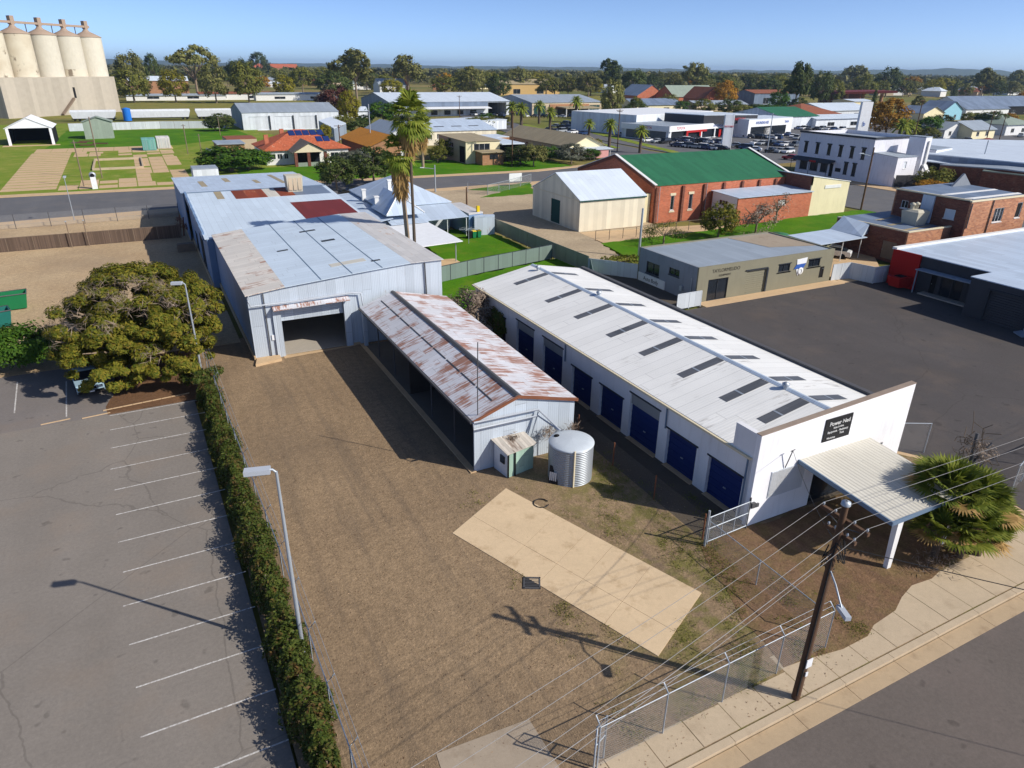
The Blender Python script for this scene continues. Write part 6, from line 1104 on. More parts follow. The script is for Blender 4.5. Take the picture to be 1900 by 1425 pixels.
W2 = bld('cream_warehouse', 'wide grey roofed warehouse with cream fascia and tan portico', 183, 225, 332, 378, 6.2, M['beige'], M['grey_roof'], 'gx', 3.0, .5, ops=[('S', 184, 191, .1, 4.8, 'win', M['green_door'], 2), ('S', 217.5, 224, .1, 4.8, 'win', M['green_door'], 2)], faces={'W': M['grey_sheet']}, z0=-.15, fascia=.9, trim=M['trim_c'])
m = MB(); m.box(193.2, 217, 331.6, 331.98, 3.0, 5.3); build('tan_band', m, M['brick_o'], W2); m = MB(); m.plate([(197, 322, 4.0), (218, 322, 4.0), (218, 331.5, 4.3), (197, 331.5, 4.3)], .5); build('portico_roof', m, M['tan_roof'], W2); posts(W2, [(197.6, 322.5), (204, 322.5), (211, 322.5), (217.4, 322.5)], 3.6, .3, M['trim_w']); m = MB(); m.box(198, 217, 331.5, 331.6, .2, 2.9); build('shopfront', m, M['glass'], W2)
# ---------------------------------------------------------------- left lawn items, silos and train
TN = thing('open_tent', 'large white marquee with a dark open front on the far lawn', 'tent', (-26, 259, 0)); x0, x1, y0, y1 = -31.6, -20.4, 252, 268; m = MB(); m.plate([(x0 - .4, y0 - .3, 4.6), (-26, y0 - .3, 7.4), (-26, y1, 7.4), (x0 - .4, y1, 4.6)], .12); m.plate([(-26, y0 - .3, 7.4), (x1 + .4, y0 - .3, 4.6), (x1 + .4, y1, 4.6), (-26, y1, 7.4)], .12); m.add([(x0, y0 - .1, 4.6), (x1, y0 - .1, 4.6), (-26, y0 - .1, 7.25)], [(0, 1, 2)]); build('roof', m, M['tentw'], TN)
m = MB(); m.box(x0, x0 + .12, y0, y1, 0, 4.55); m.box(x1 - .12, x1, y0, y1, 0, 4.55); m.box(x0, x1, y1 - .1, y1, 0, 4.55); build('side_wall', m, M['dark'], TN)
for x in (x0, x1 - .6): m = MB(); m.box(x - .05, x + .65, y0 - .15, y0 + .25, 0, 4.58); build('leg', m, M['tentw'], TN)
struct('tent_apron', MB().slab([(-33, 248), (-19, 249.5), (-19, 252), (-33, 252)], -.2, .02), M['conc_tan'])
for x, y, mt_, lab, rz in ((3.8, 227.5, M['cont_t'], 'teal shipping container on the old concrete slabs', .0), (7.6, 231.5, M['cont_w'], 'pale pink topped shipping container behind the teal one', .0)):
    K = thing('shipping_container', lab, 'container', (x, y, 0)); m = MB(); m.box(x - 1.7, x + 1.7, y - 2.9, y + 3.2, .1, 3.0); build('box', m, mt_, K)
    for s_ in (-.85, .85): m = MB(); m.box(x + s_ - .8, x + s_ + .8, y - 2.97, y - 2.905, .25, 2.85); d_ = build('door', m, mt_, K); m = MB(); m.tube([(x + s_ - .3, y - 3.0, .3), (x + s_ - .3, y - 3.0, 2.8)], .04, 5); m.tube([(x + s_ + .3, y - 3.0, .3), (x + s_ + .3, y - 3.0, 2.8)], .04, 5); build('lock_rod', m, M['steel'], d_)
polybld('green_sheet_kiosk', 'small sea green sheet hut standing on the bright far lawn', [(-13.0, 266), (-5.0, 267), (-5.0, 273), (-13.0, 272)], 5.0, M['sage_roof'], M['sage_roof'], cat='hut', ridge=0, rise=1.4)
m = MB(); gg = random.Random(3); [m.obox((-14 + gg.uniform(0, 9), 244 + gg.uniform(-1, 2.5)), gg.uniform(-.3, .3), 4, .5, .05 + .3 * k, .35 + .3 * k) for k in range(4)]; solo('timber_stack', 'stack of brown timber beams on the lawn in front of the green hut', 'timber', m, M['wood_d'])
TF = thing('tin_enclosure', 'low white railed enclosure on the old floor slabs', 'enclosure', (-4, 190, 0)); m = MB(); [m.box(*q, .0, .5) for q in ((-9.2, 1.2, 186, 186.3), (-9.2, 1.2, 205, 205.3), (-9.2, -8.9, 186.3, 205), (.9, 1.2, 186.3, 205))]; build('rail', m, M['conc'], TF)
wi = thing('fuel_sign_pillar', 'small white and blue kiosk pillar at the roadside footpath', 'kiosk', (-8, 157.8, 0)); m = MB(); m.box(-8.45, -7.55, 157.4, 158.2, 0, 2.2); build('body', m, M['tile_w'], wi); m = MB(); m.lathe((0, 0, 0), [(.02, 0), (.6, 0), (.6, .5), (.02, .5)], 18); m.v = [(-8 + a, 158.1 - c, 2.5 + b) for a, b, c in m.v]; build('round_head', m, M['steel'], wi); m = MB(); m.lathe((0, 0, 0), [(.02, 0), (.36, 0), (.36, .06), (.02, .06)], 16); m.v = [(-8 + a, 157.6 - c, 2.5 + b) for a, b, c in m.v]; build('dial', m, M['dark'], wi)
panelfence('lawn_fence', 'line of grey panel fence along the railway side of the lawn', [(-19, 299), (10, 302), (34, 297)], 2.6, M['zincf'], 5, M['wood'])
for i, (px, py, ht, lab) in enumerate(((349, 286, 7.5, 'tall bare pole on the lawn right of the containers'), (374, 285, 5, 'thinner bare pole behind the tall one on the lawn'), (190, 331, 12, 'leaning tall pole at the near end of the old floor slabs'), (156, 346, 8.5, 'green steel pole beside the roadside kiosk pillar'), (409, 252, 6, 'short pole near the three door shed'))):
    x, y = gp(px, py); m = MB(); m.tube([(x, y, 0), (x, y, ht)], .12, 6); P0 = solo('bare_pole', lab, 'pole', m, M['wood']); m = MB(); m.box(x - .5, x + .5, y - .05, y + .05, ht - .4, ht - .3); build('cross_piece', m, M['steel_d'], P0)
A_ = Vector((-44.7, 375.7)); B_ = Vector((-3.2, 417)); U_ = (B_ - A_).normalized(); N_ = Vector((-U_.y, U_.x))
SB = polybld('silo_base_block', 'huge beige clad base block below the grain silos', [tuple(A_), tuple(B_ + U_ * 1.0), tuple(B_ + U_ * 1.0 + N_ * 22), tuple(A_ + N_ * 22)], 15.6, M['silo_block'], M['silo_block'], glaze=[(0, .58, .60, 7.0, 11.5, M['dark'], 'door')])
m = MB(); q = A_ + (B_ - A_) * .57 - N_ * .1; q2 = A_ + (B_ - A_) * .43 - N_ * .6
m.hexa([(q2.x, q2.y, 0), (q2.x - N_.x * 1.5, q2.y - N_.y * 1.5, 0), (q.x - N_.x * 1.5, q.y - N_.y * 1.5, 6.4), (q.x, q.y, 6.4), (q2.x, q2.y, .7), (q2.x - N_.x * 1.5, q2.y - N_.y * 1.5, .7), (q.x - N_.x * 1.5, q.y - N_.y * 1.5, 7.2), (q.x, q.y, 7.2)]); build('stair', m, M['wood'], SB)
for k, d_ in enumerate((7.0, 19.6, 32.6, 45.2, 57.2)):
    c = A_ + U_ * d_ + N_ * 9; lab = ('leftmost grain silo cut by the frame edge', 'stained grain silo with dark peeling marks', 'clean grain silo in the middle of the row', 'grain silo with a weathered band near its foot', 'rightmost grain silo at the end of the row')[k]
    SL = thing('grain_silo', lab, 'silo', (c.x, c.y, 15.8), 'grain silos on the beige block'); m = MB(); m.lathe((c.x, c.y, 15.7), [(5.9, 0), (5.9, 17.2)], 40); build('shell', m, M['silo_stain'] if k < 2 else M['silo'], SL)
    m = MB(); m.lathe((c.x, c.y, 32.9), [(6.1, -.1), (6.1, .2), (3.4, 1.5), (1.6, 2.4), (1.0, 3.2), (1.0, 4.0)], 40); build('cap', m, M['silo_top'], SL)
    m = MB(); m.obox((c.x, c.y), math.atan2(U_.y, U_.x), 1.9, 1.9, 36.5, 39.8); build('head_house', m, M['silo_top'], SL)
    if k == 3: m = MB(); m.lathe((c.x, c.y, 16.0), [(5.93, 0), (5.93, 3.0)], 40); build('weathered_band', m, M['silo_stain'], SL)
m = MB(); q = A_ + U_ * 26 + N_ * 9; m.obox((q.x, q.y), math.atan2(U_.y, U_.x), 66, 1.6, 36.9, 37.8); G_ = solo('silo_gantry', 'brown conveyor gantry running along the silo tops', 'gantry', m, M['silo_top'])
m = MB(); [m.tube([((A_ + U_ * d + N_ * 9).x, (A_ + U_ * d + N_ * 9).y, 33), ((A_ + U_ * d + N_ * 9).x, (A_ + U_ * d + N_ * 9).y, 37)], .2, 5) for d in (13.3, 26, 39, 51.3)]; build('support', m, M['steel_d'], G_)
q = A_ + U_ * 9 + N_ * 14; m = MB(); [m.tube([(q.x + a, q.y + b, 36), (q.x + a * .4, q.y + b * .4, 52)], .15, 4) for a, b in ((-1, -1), (1, -1), (1, 1), (-1, 1))]; [m.tube([(q.x - 1 + .035 * z, q.y - 1, 36 + z), (q.x + 1 - .035 * z, q.y - 1, 38 + z)], .1, 4) for z in range(0, 14, 2)]; solo('radio_mast', 'thin lattice radio mast on the left end of the silos', 'mast', m, M['steel'])
M['wagon'] = paint('silver_wagon_paint', (206, 210, 214), (140, 134, 126), .4)
for k, (xa, xb, lab) in enumerate(((-21, -4, 'silver grain wagon in front of the silo block'), (-2, 24.5, 'long silver grain wagon behind the lawn fence'), (26.5, 46, 'silver grain wagon beside the three door shed'))):
    T = thing('grain_wagon', lab, 'wagon', ((xa + xb) / 2, 354, 0), 'train of silver grain wagons'); m = MB(); m.hexa([(xa + .9, 352.6, .9), (xb - .9, 352.6, .9), (xb - .9, 355.4, .9), (xa + .9, 355.4, .9), (xa, 352.6, 3.4), (xb, 352.6, 3.4), (xb, 355.4, 3.4), (xa, 355.4, 3.4)]); m.hexa([(xa, 352.6, 3.4), (xb, 352.6, 3.4), (xb, 355.4, 3.4), (xa, 355.4, 3.4), (xa + .2, 353.2, 4.1), (xb - .2, 353.2, 4.1), (xb - .2, 354.8, 4.1), (xa + .2, 354.8, 4.1)]); build('body', m, M['wagon'], T)
    m = MB(); m.box(xa + .4, xb - .4, 353.2, 354.8, .55, .88); build('underframe', m, M['dark'], T)
    for x in (xa + 1.5, xa + 3.2, xb - 3.2, xb - 1.5): m = MB(); m.tube([(x, 352.8, .4), (x, 355.2, .4)], .45, 12); build('wheelset', m, M['dark'], T)
m = MB(); m.tube([(-.2, 349, 0), (-.2, 349, 4.6)], 1.6, 14); b_ = solo('blue_drum_stack', 'bright blue tank standing in front of the grain wagons', 'tank', m, M['bluep']); m = MB(); m.lathe((-.2, 349, 4.6), [(1.65, -.1), (1.65, .1), (.3, .5)], 14); build('lid', m, M['bluep'], b_)
polybld('small_sheet_hut', 'little white sheet hut beside the dark shrubs by the shed roof', [(9.6, 157.6), (14.4, 157.8), (14.4, 163), (9.6, 163)], 2.6, M['white_sheet'], M['grey_roof'], cat='hut')
# ---------------------------------------------------------------- dealership
ca, sa = math.cos(.27), math.sin(.27)
def dq(a, b): return (161 + a * ca - b * sa, 196.5 + a * sa + b * ca)
DS = polybld('car_showroom', 'car dealership showroom with white fascia and red portal', [dq(0, 0), dq(36, 0), dq(36, 20), dq(0, 20)], 4.4, M['white_sheet'], M['grey_roof'], z0=-.3, glaze=[(0, .03, .98, .2, 2.9, M['glass'], 'shop_glass'), (3, .1, .95, .2, 2.9, M['glass_b'], 'shop_glass')])
def dbox(nm, a0, a1, b0, b1, z0, z1, mt, par): m = MB(); m.hexa([(*dq(a0, b0), z0), (*dq(a1, b0), z0), (*dq(a1, b1), z0), (*dq(a0, b1), z0), (*dq(a0, b0), z1), (*dq(a1, b0), z1), (*dq(a1, b1), z1), (*dq(a0, b1), z1)]); return build(nm, m, mt, par)
dbox('fascia', -.6, 36.4, -.7, -.07, 3.0, 4.8, M['tile_w'], DS); dbox('fascia', -.7, -.07, -.7, 20, 3.0, 4.8, M['tile_w'], DS); rp = dbox('red_portal', 9.5, 22, -.8, -.69, 2.3, 3.0, M['red'], DS); dbox('red_portal', 9.5, 10.6, -.8, -.69, 0, 2.3, M['red'], DS); dbox('red_portal', 17.6, 18.6, -.8, -.69, .9, 2.3, M['red'], DS); dbox('red_portal', 30, 31.4, -.8, -.69, 0, 2.6, M['red'], DS)
[dbox('column', x, x + .6, -.75, -.69, -.2, 3.0, M['tile_w'], DS) for x in (0, 18.6, 27, 35)]
text(DS, 'TOYOTA', 1.2, (*dq(6.0, -.72), 3.9), (math.pi / 2, 0, .27), M['txt_r'], ex=.02); text(DS, 'USED VEHICLES', .9, (*dq(29, -.72), 3.9), (math.pi / 2, 0, .27), M['txt_b'], ex=.02); text(DS, 'TOYOTA', 1.2, (*dq(-.72, 9), 3.9), (math.pi / 2, 0, .27 - math.pi / 2), M['txt_r'], ex=.02)
DM = polybld('dealer_main_hall', 'tall white roofed main hall behind the car showroom', [dq(8, 20.1), dq(58, 20.1), dq(58, 52), dq(8, 52)], 6.8, M['white_sheet'], M['tile_w'], z0=-.3)
DB = polybld('dark_entrance_portal', 'charcoal box portal between the two car showrooms', [dq(22, 1), dq(43, -8), dq(44, 9), dq(22, 18)], 7.4, M['char'], M['pale_roof'], z0=4.6); 
for a, b in ((23, 2), (42.4, -7)): x, y = dq(a, b); m = MB(); m.tube([(x, y, -.1), (x, y, 4.6)], .3, 8); build('column', m, M['char'], DB)
m = MB(); p0, p1 = Vector(dq(37, .5)), Vector(dq(43, -7)); text(DB, 'N  NISSAN', 1.3, (*dq(35, -4.9), 6.1), (math.pi / 2, 0, -.13), M['txt_r'], ex=.03)
DW_ = polybld('white_showroom', 'white showroom with blue lettering and big display windows', [(197, 196.6), (226, 203.2), (224, 216), (195, 210)], 6.0, M['tile_w'], M['pale_roof'], z0=-.3, glaze=[(0, .06, .86, .3, 3.6, M['glass'], 'shop_glass'), (0, .34, .5, .6, 3.0, M['trim_w'], 'display_frame')])
text(DW_, 'HYUNDAI HSE', 1.3, (205.6, 198.4, 4.9), (math.pi / 2, 0, .22), M['txt_b'], ex=.03); text(DW_, 'Isuzu', 1.3, (222, 202.1, 4.9), (math.pi / 2, 0, .22), M['txt_b'], ex=.03)
PY_ = thing('sign_pylon', 'tall white and grey pylon sign in front of the showroom', 'sign', (161.6, 169.5, 0)); m = MB(); m.obox((161.6, 169.5), -.4, 2.7, .9, -.1, 9.9); build('panel', m, M['white_sheet'], PY_); m = MB(); m.obox((161.6 + 1.36 * math.cos(-.4), 169.5 + 1.36 * math.sin(-.4)), -.4, .25, .98, -.1, 10.0); build('edge', m, M['tile_w'], PY_); text(PY_, 'MOTORS', .7, (161.4, 168.98, 6.6), (math.pi / 2, 0, -.4), M['txt_r'])
P2_ = thing('sign_pylon', 'white pylon sign rising behind the pub roof', 'sign', (234.5, 178.8, 0)); m = MB(); m.obox((234.5, 178.8), -.3, 4.2, 1.2, -.1, 12.5); build('panel', m, M['tile_w'], P2_); text(P2_, 'b', 2.2, (234.2, 178.1, 5.2), (math.pi / 2, 0, -.3), M['txt_b'])
bld('green_roof_shop', 'green roofed building right of the white showroom', 240, 262, 222, 250, 5, M['white_sheet'], M['green_roof'], 'gx', 3, .4, z0=-.1)
# ---------------------------------------------------------------- pub block
ops = [('W', y, y + .95, 4.7, 6.9, 'win', M['glass'], 0) for y in (121.0, 117.7, 114.4, 111.3, 108.3, 105.4)] + [('W', 109.1, 110.1, 1.1, 3.5, 'win', M['glass'], 0), ('W', 106.9, 107.9, 1.0, 3.5, 'win', M['glass'], 0), ('W', 112.9, 113.9, .1, 3.0, 'door', M['dark']), ('W', 114.4, 116.4, .9, 2.8, 'win'), ('W', 117.2, 119.4, .9, 2.8, 'win'), ('W', 120.2, 122.4, .9, 2.8, 'win')]
PB = bld('two_storey_pub', 'white two storey corner pub with dark trimmed parapet and tall windows', 141.0, 157, 103.6, 123.6, 9.2, M['pub'], M['grey_roof'], 'flat', ops=ops, trim=M['trim_d'], par=.8)
m = MB(); m.box(140.75, 140.997, 103.4, 123.8, 9.0, 9.4); m.box(140.9, 157.2, 103.4, 103.597, 9.0, 9.4); build('cornice', m, M['trim_d'], PB)
m = MB(); [m.box(140.85, 140.997, y - .15, y + 1.1, 6.92, 7.2) for y in (121.0, 117.7, 114.4, 111.3, 108.3, 105.4)]; [m.box(140.85, 140.997, y - .1, y + 1.05, 3.52, 3.8) for y in (109.1, 106.9)]; build('window_hood', m, M['trim_d'], PB)
m = MB(); m.hexa([(138.9, 112.6, 3.0), (140.997, 112.6, 3.4), (140.997, 123.6, 3.4), (138.9, 123.6, 3.0), (138.9, 112.6, 3.15), (140.997, 112.6, 3.75), (140.997, 123.6, 3.75), (138.9, 123.6, 3.15)]); aw = build('awning', m, M['trim_d'], PB); m = MB(); m.box(138.8, 138.9, 116.2, 118, 3.0, 3.4); build('red_sign', m, M['red'], aw); posts(PB, [(139, 113), (139, 118), (139, 123.3)], 3.0, .06, M['trim_d'])
m = MB(); m.box(140.9, 140.997, 110.8, 112.2, 1.4, 2.2); build('notice_board', m, M['black_board'], PB)
bld('pub_side_wing', 'lower white wing on the side of the pub with a small flat roof', 141.2, 147.4, 97.6, 103.55, 5.9, M['pub'], M['grey_roof'], 'sk', zc=(5.9, 5.9, 6.3, 6.3), over=.15, ops=[('S', 143.4, 144.4, 3.6, 5.0, 'win', M['white_sheet'], 0), ('S', 145.3, 146.6, 1.0, 2.2, 'win', M['dark'], 0)])
SC = polybld('stair_tower', 'tall narrow white tower at the back of the pub with open stairs', [(148.6, 97.4), (151.0, 97.6), (151.0, 101.4), (148.6, 101.2)], 9.6, M['pub'], M['grey_roof'], cat='tower'); m = MB(); m.hexa([(149.2, 94.0, 0), (150.4, 94.0, 0), (150.4, 94.6, 0), (149.2, 94.6, 0), (149.2, 97.0, 4.2), (150.4, 97.0, 4.2), (150.4, 97.39, 4.2), (149.2, 97.39, 4.2)]); build('stair', m, M['trim_w'], SC); m = MB(); m.box(149.6, 150.1, 97.1, 97.38, 3.5, 9.0); build('flue', m, M['trim_w'], SC)
polybld('pub_rear_roofs', 'white rear rooms of the pub behind the street front', [(157.2, 100), (166, 102), (166, 118), (157.2, 116)], 6.5, M['pub'], M['grey_roof'])
panelfence('charcoal_fence', 'charcoal panel fence beside the pub wing', [(141.4, 97.2), (148.4, 94.4)], 2.4, M['char'], 2.4)
BW = polybld('brown_brick_shops', 'dark brown brick shopfronts across the side street with two white signs', [(150.2, 94), (148.3, 80), (152.0, 56), (176, 58), (172, 92)], 5.0, M['brick_d'], M['grey_roof'], zt=[4.4, 5.2, 4.6, 4.6, 4.4], glaze=[])
def onedge(px, py, zc_, mt_, w, h_, nm, par):
    x, y = gp(px, py, zc_); m = MB(); m.obox((x - .75, y), math.radians(98), w, .12, zc_ - h_ / 2, zc_ + h_ / 2); return build(nm, m, mt_, par)
onedge(1837, 331, 3.3, M['tile_w'], 2.4, 1.3, 'white_sign', BW); onedge(1856, 334, 3.2, M['tile_w'], 2.0, 1.3, 'white_sign', BW); onedge(1836, 347, 1.5, M['dark'], 2.2, 2.2, 'shop_window', BW); onedge(1856, 351, 1.4, M['dark'], 2.6, 2.4, 'shop_window', BW); onedge(1888, 356, 1.4, M['char'], 3.2, 2.6, 'shop_window', BW)
polybld('pale_canopy_shed', 'pale sloping canopy roof behind the brown brick shops', [(151.6, 99.4), (156, 88.6), (164, 92), (163, 103)], 4.4, M['dark'], M['pale_roof'], zt=[4.6, 4.0, 4.6, 4.9], cat='canopy')
polybld('rust_roof_store', 'low store with a rusted red iron roof behind the pub', [gp(1712, 296, 4.5), gp(1775, 303, 4.5), gp(1790, 287, 4.8), gp(1716, 280, 4.8)], 4.3, M['dark'], M['rust_full'])
polybld('rust_sheet_store', 'orange rusted sheet store beside the dark steel wall', [gp(1778, 310, 4), gp(1796, 299, 4.5), gp(1808, 286, 4.8), gp(1788, 288, 4.8)], 4.0, M['dark'], M['rust_full'])
polybld('big_iron_store', 'very wide pale iron roofed store behind the brown shops', [gp(1712, 284, 6), gp(1912, 303, 6), gp(1990, 262, 7), gp(1715, 257, 7)], 5.6, M['slate_roof'], M['pale_roof'], zt=[5.8, 5.8, 6.8, 6.8])
polybld('sea_green_roof_shop', 'shop with a sea green edged roof at the right frame edge', [gp(1823, 316, 4.8), gp(1930, 330, 4.6), gp(1960, 305, 5.2), gp(1840, 308, 5.0)], 4.6, M['brick_d'], M['sage_roof'])
for px, py, lab, wd, dp, hh, rs, wl_, rf, rt_ in (
    (1770, 256, 'grey roofed cottage with a white gable near the yellow house', 13, 12, 3.2, 2.4, M['trim_w'], M['grey_roof'], 'gy'), (1822, 257, 'pale yellow weatherboard house with a grey gable roof', 14, 13, 3.4, 2.6, M['cream_w'], M['grey_roof'], 'gx'),
    (1730, 225, 'cream house with dark grey roof behind the yellow tree', 16, 14, 4, 3, M['cream_w'], M['slate_roof'], 'gy'), (1765, 222, 'sky blue gabled house on the far right', 15, 14, 5, 4, plain('sky_blue_wall', (140, 190, 206)), M['slate_roof'], 'gy'),
    (1830, 217, 'wide slate blue roofed house with a white gable', 40, 26, 4.5, 6, M['trim_w'], M['slate_roof'], 'gx'), (1893, 212, 'slate roofed hall with dark open verandah at the right edge', 34, 22, 5, 5, M['dark'], M['slate_roof'], 'gx'),
    (1888, 250, 'sage green roofed house with a white end wall at the right edge', 18, 16, 4, 3, M['trim_w'], M['sage_roof'], 'hip'), (1855, 298, 'maroon roofed cottage behind the wide iron store', 12, 10, 3.4, 2.2, M['beige'], M['maroon'], 'hip'),
    (1520, 228, 'brown tiled hip house behind the dealership yard', 26, 24, 4, 4, M['beige'], M['tile_brown'], 'hip'), (1575, 219, 'white roofed hall beside the dark cypress', 34, 26, 4, 3, M['white_sheet'], M['pale_roof'], 'gx'),
    (1566, 237, 'row of white flat roofs behind the pub', 36, 14, 4, 1.2, M['white_sheet'], M['pale_roof'], 'gx'), (1600, 207, 'square white building on the rise above the white roofs', 18, 16, 6, 1, M['cream_w'], M['pale_roof'], 'gx'),
    (1222, 208, 'teal roofed villa left of the dealership', 34, 18, 4, 3, M['cream_w'], M['slate_roof'], 'gx'), (1290, 192, 'red brick villa with green gable roofs behind the dealership', 40, 22, 5, 7, M['brick'], M['sage_roof'], 'gx'), (1208, 190, 'red brick house with dark roof left of the green gabled villa', 26, 24, 5, 7, M['brick'], M['slate_roof'], 'gy'),
    (1322, 197, 'red brick gable end at the right of the green gabled villa', 18, 20, 5, 7, M['brick'], M['tile_brown'], 'gy'), (1440, 195, 'dark roofed modern house with blue wall panels', 44, 20, 8, 2, M['slate_roof'], M['tile_brown'], 'gx'),
    (1340, 205, 'grey roofed shed right behind the dealer hall', 40, 14, 3.5, 2, M['beige'], M['grey_roof'], 'gx'), (640, 218, 'white low shed in front of the long warehouse', 22, 10, 3, 1.5, M['white_sheet'], M['pale_roof'], 'gx'),
    (298, 175, 'sandy brick station building behind the left trees', 42, 18, 10, 3, M['brick_o'], M['pale_roof'], 'gx'), (330, 186, 'low white platform wall behind the left trees', 60, 8, 3, 1, M['trim_w'], M['grey_roof'], 'gx'), (448, 185, 'long white low building between the left trees', 52, 10, 4, 1, M['trim_w'], M['tile_brown'], 'gx'), (505, 140, 'pink brick school building on the far rise', 120, 40, 16, 8, M['brick_o'], M['tile_red'], 'gx'),
    (560, 186, 'white fence wall building under the yellow green trees', 60, 10, 4, 1, M['trim_w'], M['grey_roof'], 'gx'), (730, 178, 'white cottage by the big gum tree', 22, 18, 8, 5, M['trim_w'], M['grey_roof'], 'gx'), (985, 176, 'ochre walled hall behind the cream warehouse', 60, 26, 9, 4, plain('ochre_wall', (196, 164, 108)), M['tan_roof'], 'gx')):
    x, y = gp(px, py); bld('house' if 'house' in lab or 'cottage' in lab or 'villa' in lab else 'building', lab, x - wd / 2, x + wd / 2, y, y + dp, hh, wl_, rf, rt_, rs, .6, cat='house' if 'house' in lab or 'cottage' in lab or 'villa' in lab else 'building', z0=-.15,
        ops=[('S', x - wd * .3, x - wd * .3 + wd * .12, 1, min(hh - .5, 2.6 if hh < 8 else 5), 'win'), ('S', x + wd * .1, x + wd * .1 + wd * .12, 1, min(hh - .5, 2.6 if hh < 8 else 5), 'win')])
PV = thing('red_roof_pavilion', 'flat red edged pavilion roof among the far trees', 'pavilion', (*gp(1562, 195), 0)); x, y = gp(1562, 195); s_ = pxm(1562, 195); m = MB(); m.plate([(x - 42 * s_, y - 6, 9), (x + 44 * s_, y - 30, 10.5), (x + 50 * s_, y - 5, 10.5), (x - 38 * s_, y + 24, 9)], 1.4); build('roof', m, M['maroon'], PV); posts(PV, [(x - 36 * s_, y), (x - 10 * s_, y - 6), (x + 14 * s_, y - 12), (x + 38 * s_, y - 20)], 8.2, 1.3, M['brick_o']); m = MB(); m.box(x - 36 * s_, x + 42 * s_, y - 2, y + 10, 0, 8); build('wall', m, M['brick_d'], PV)
# ---------------------------------------------------------------- trees
def proto(kind, seed):
    c = MB(); t = MB(); g = random.Random(seed)
    if kind == 'round': C, N = clumpy(seed, (0, 0, .57), (.5, .5, .43), 60, 60, .27, .66, .85, -.8); limbs(t, (0, 0, 0), (.02, 0, .85), .028, .34, 8, seed); sz = .036
    elif kind == 'gum':
        Cs = []; Ns = []
        for k in range(7):
            an = k * 2.4 + g.uniform(-.3, .3); r = g.uniform(.12, .36) if k else 0; z = g.uniform(.5, .8) if k else .84
            q, w_ = clumpy(seed * 10 + k, (r * math.cos(an), r * math.sin(an), z), (.23, .23, .17), 11, 46, .42, .55, .8, -.7); Cs.append(q); Ns.append(w_)
        C, N = np.concatenate(Cs), np.concatenate(Ns); limbs(t, (0, 0, 0), (.03, 0, .86), .026, .33, 9, seed); sz = .036
    elif kind == 'umbrella':
        C, N = clumpy(seed, (0, 0, .72), (.5, .5, .26), 56, 48, .24, .8, .7, -.15); limbs(t, (0, 0, 0), (0, 0, .86), .03, .42, 13, seed); sz = .03
    else:
        g2 = frnd(seed); n = 2300; z = 1 - g2.random(n) ** .62 * .95; a_ = g2.uniform(0, 6.283, n); r = (.5 * (1 - z) ** .55 * (.75 + .25 * np.sin(z * 40 + a_ * 3))) * np.sqrt(g2.uniform(.5, 1, n))
        C = np.stack([r * np.cos(a_), r * np.sin(a_), z], 1); N = np.stack([np.cos(a_), np.sin(a_), .4 + 0 * z], 1) + g2.normal(0, .4, (n, 3)); t.tube([(0, 0, -.01), (0, 0, .5)], .03, 6); sz = .034
    c.leaves(C, N, sz, seed, asp=.62); return c.mesh('crown', LF['olive'], uv=False), t.mesh('trunk', M['bark'], uv=False)
PR = {k: [proto(k, s) for s in ss] for k, ss in dict(round=(1, 2, 3), gum=(4, 5, 6), umbrella=(7, 8), conifer=(9,)).items()}
_tn = [0]
def tree(label, x, y, w_, h_, kind, lf, group=None, name=None, cat='tree', base=-.2):
    _tn[0] += 1; me = PR[kind][_tn[0] % len(PR[kind])]; r = thing(name or {'round': 'leafy_tree', 'gum': 'gum_tree', 'umbrella': 'umbrella_tree', 'conifer': 'cypress_tree'}[kind], label, cat, (x, y, base), group)
    r.rotation_euler.z = rnd.uniform(0, 6.28); r.scale = (w_, w_ * rnd.uniform(.85, 1.0), h_)
    for nm, m_, mt_ in (('crown', me[0], LF[lf]), ('trunk', me[1], None)):
        o = bpy.data.objects.new(nm, m_); COL.objects.link(o); o.parent = r
        if mt_: o.material_slots[0].link = 'OBJECT'; o.material_slots[0].material = mt_
    return r
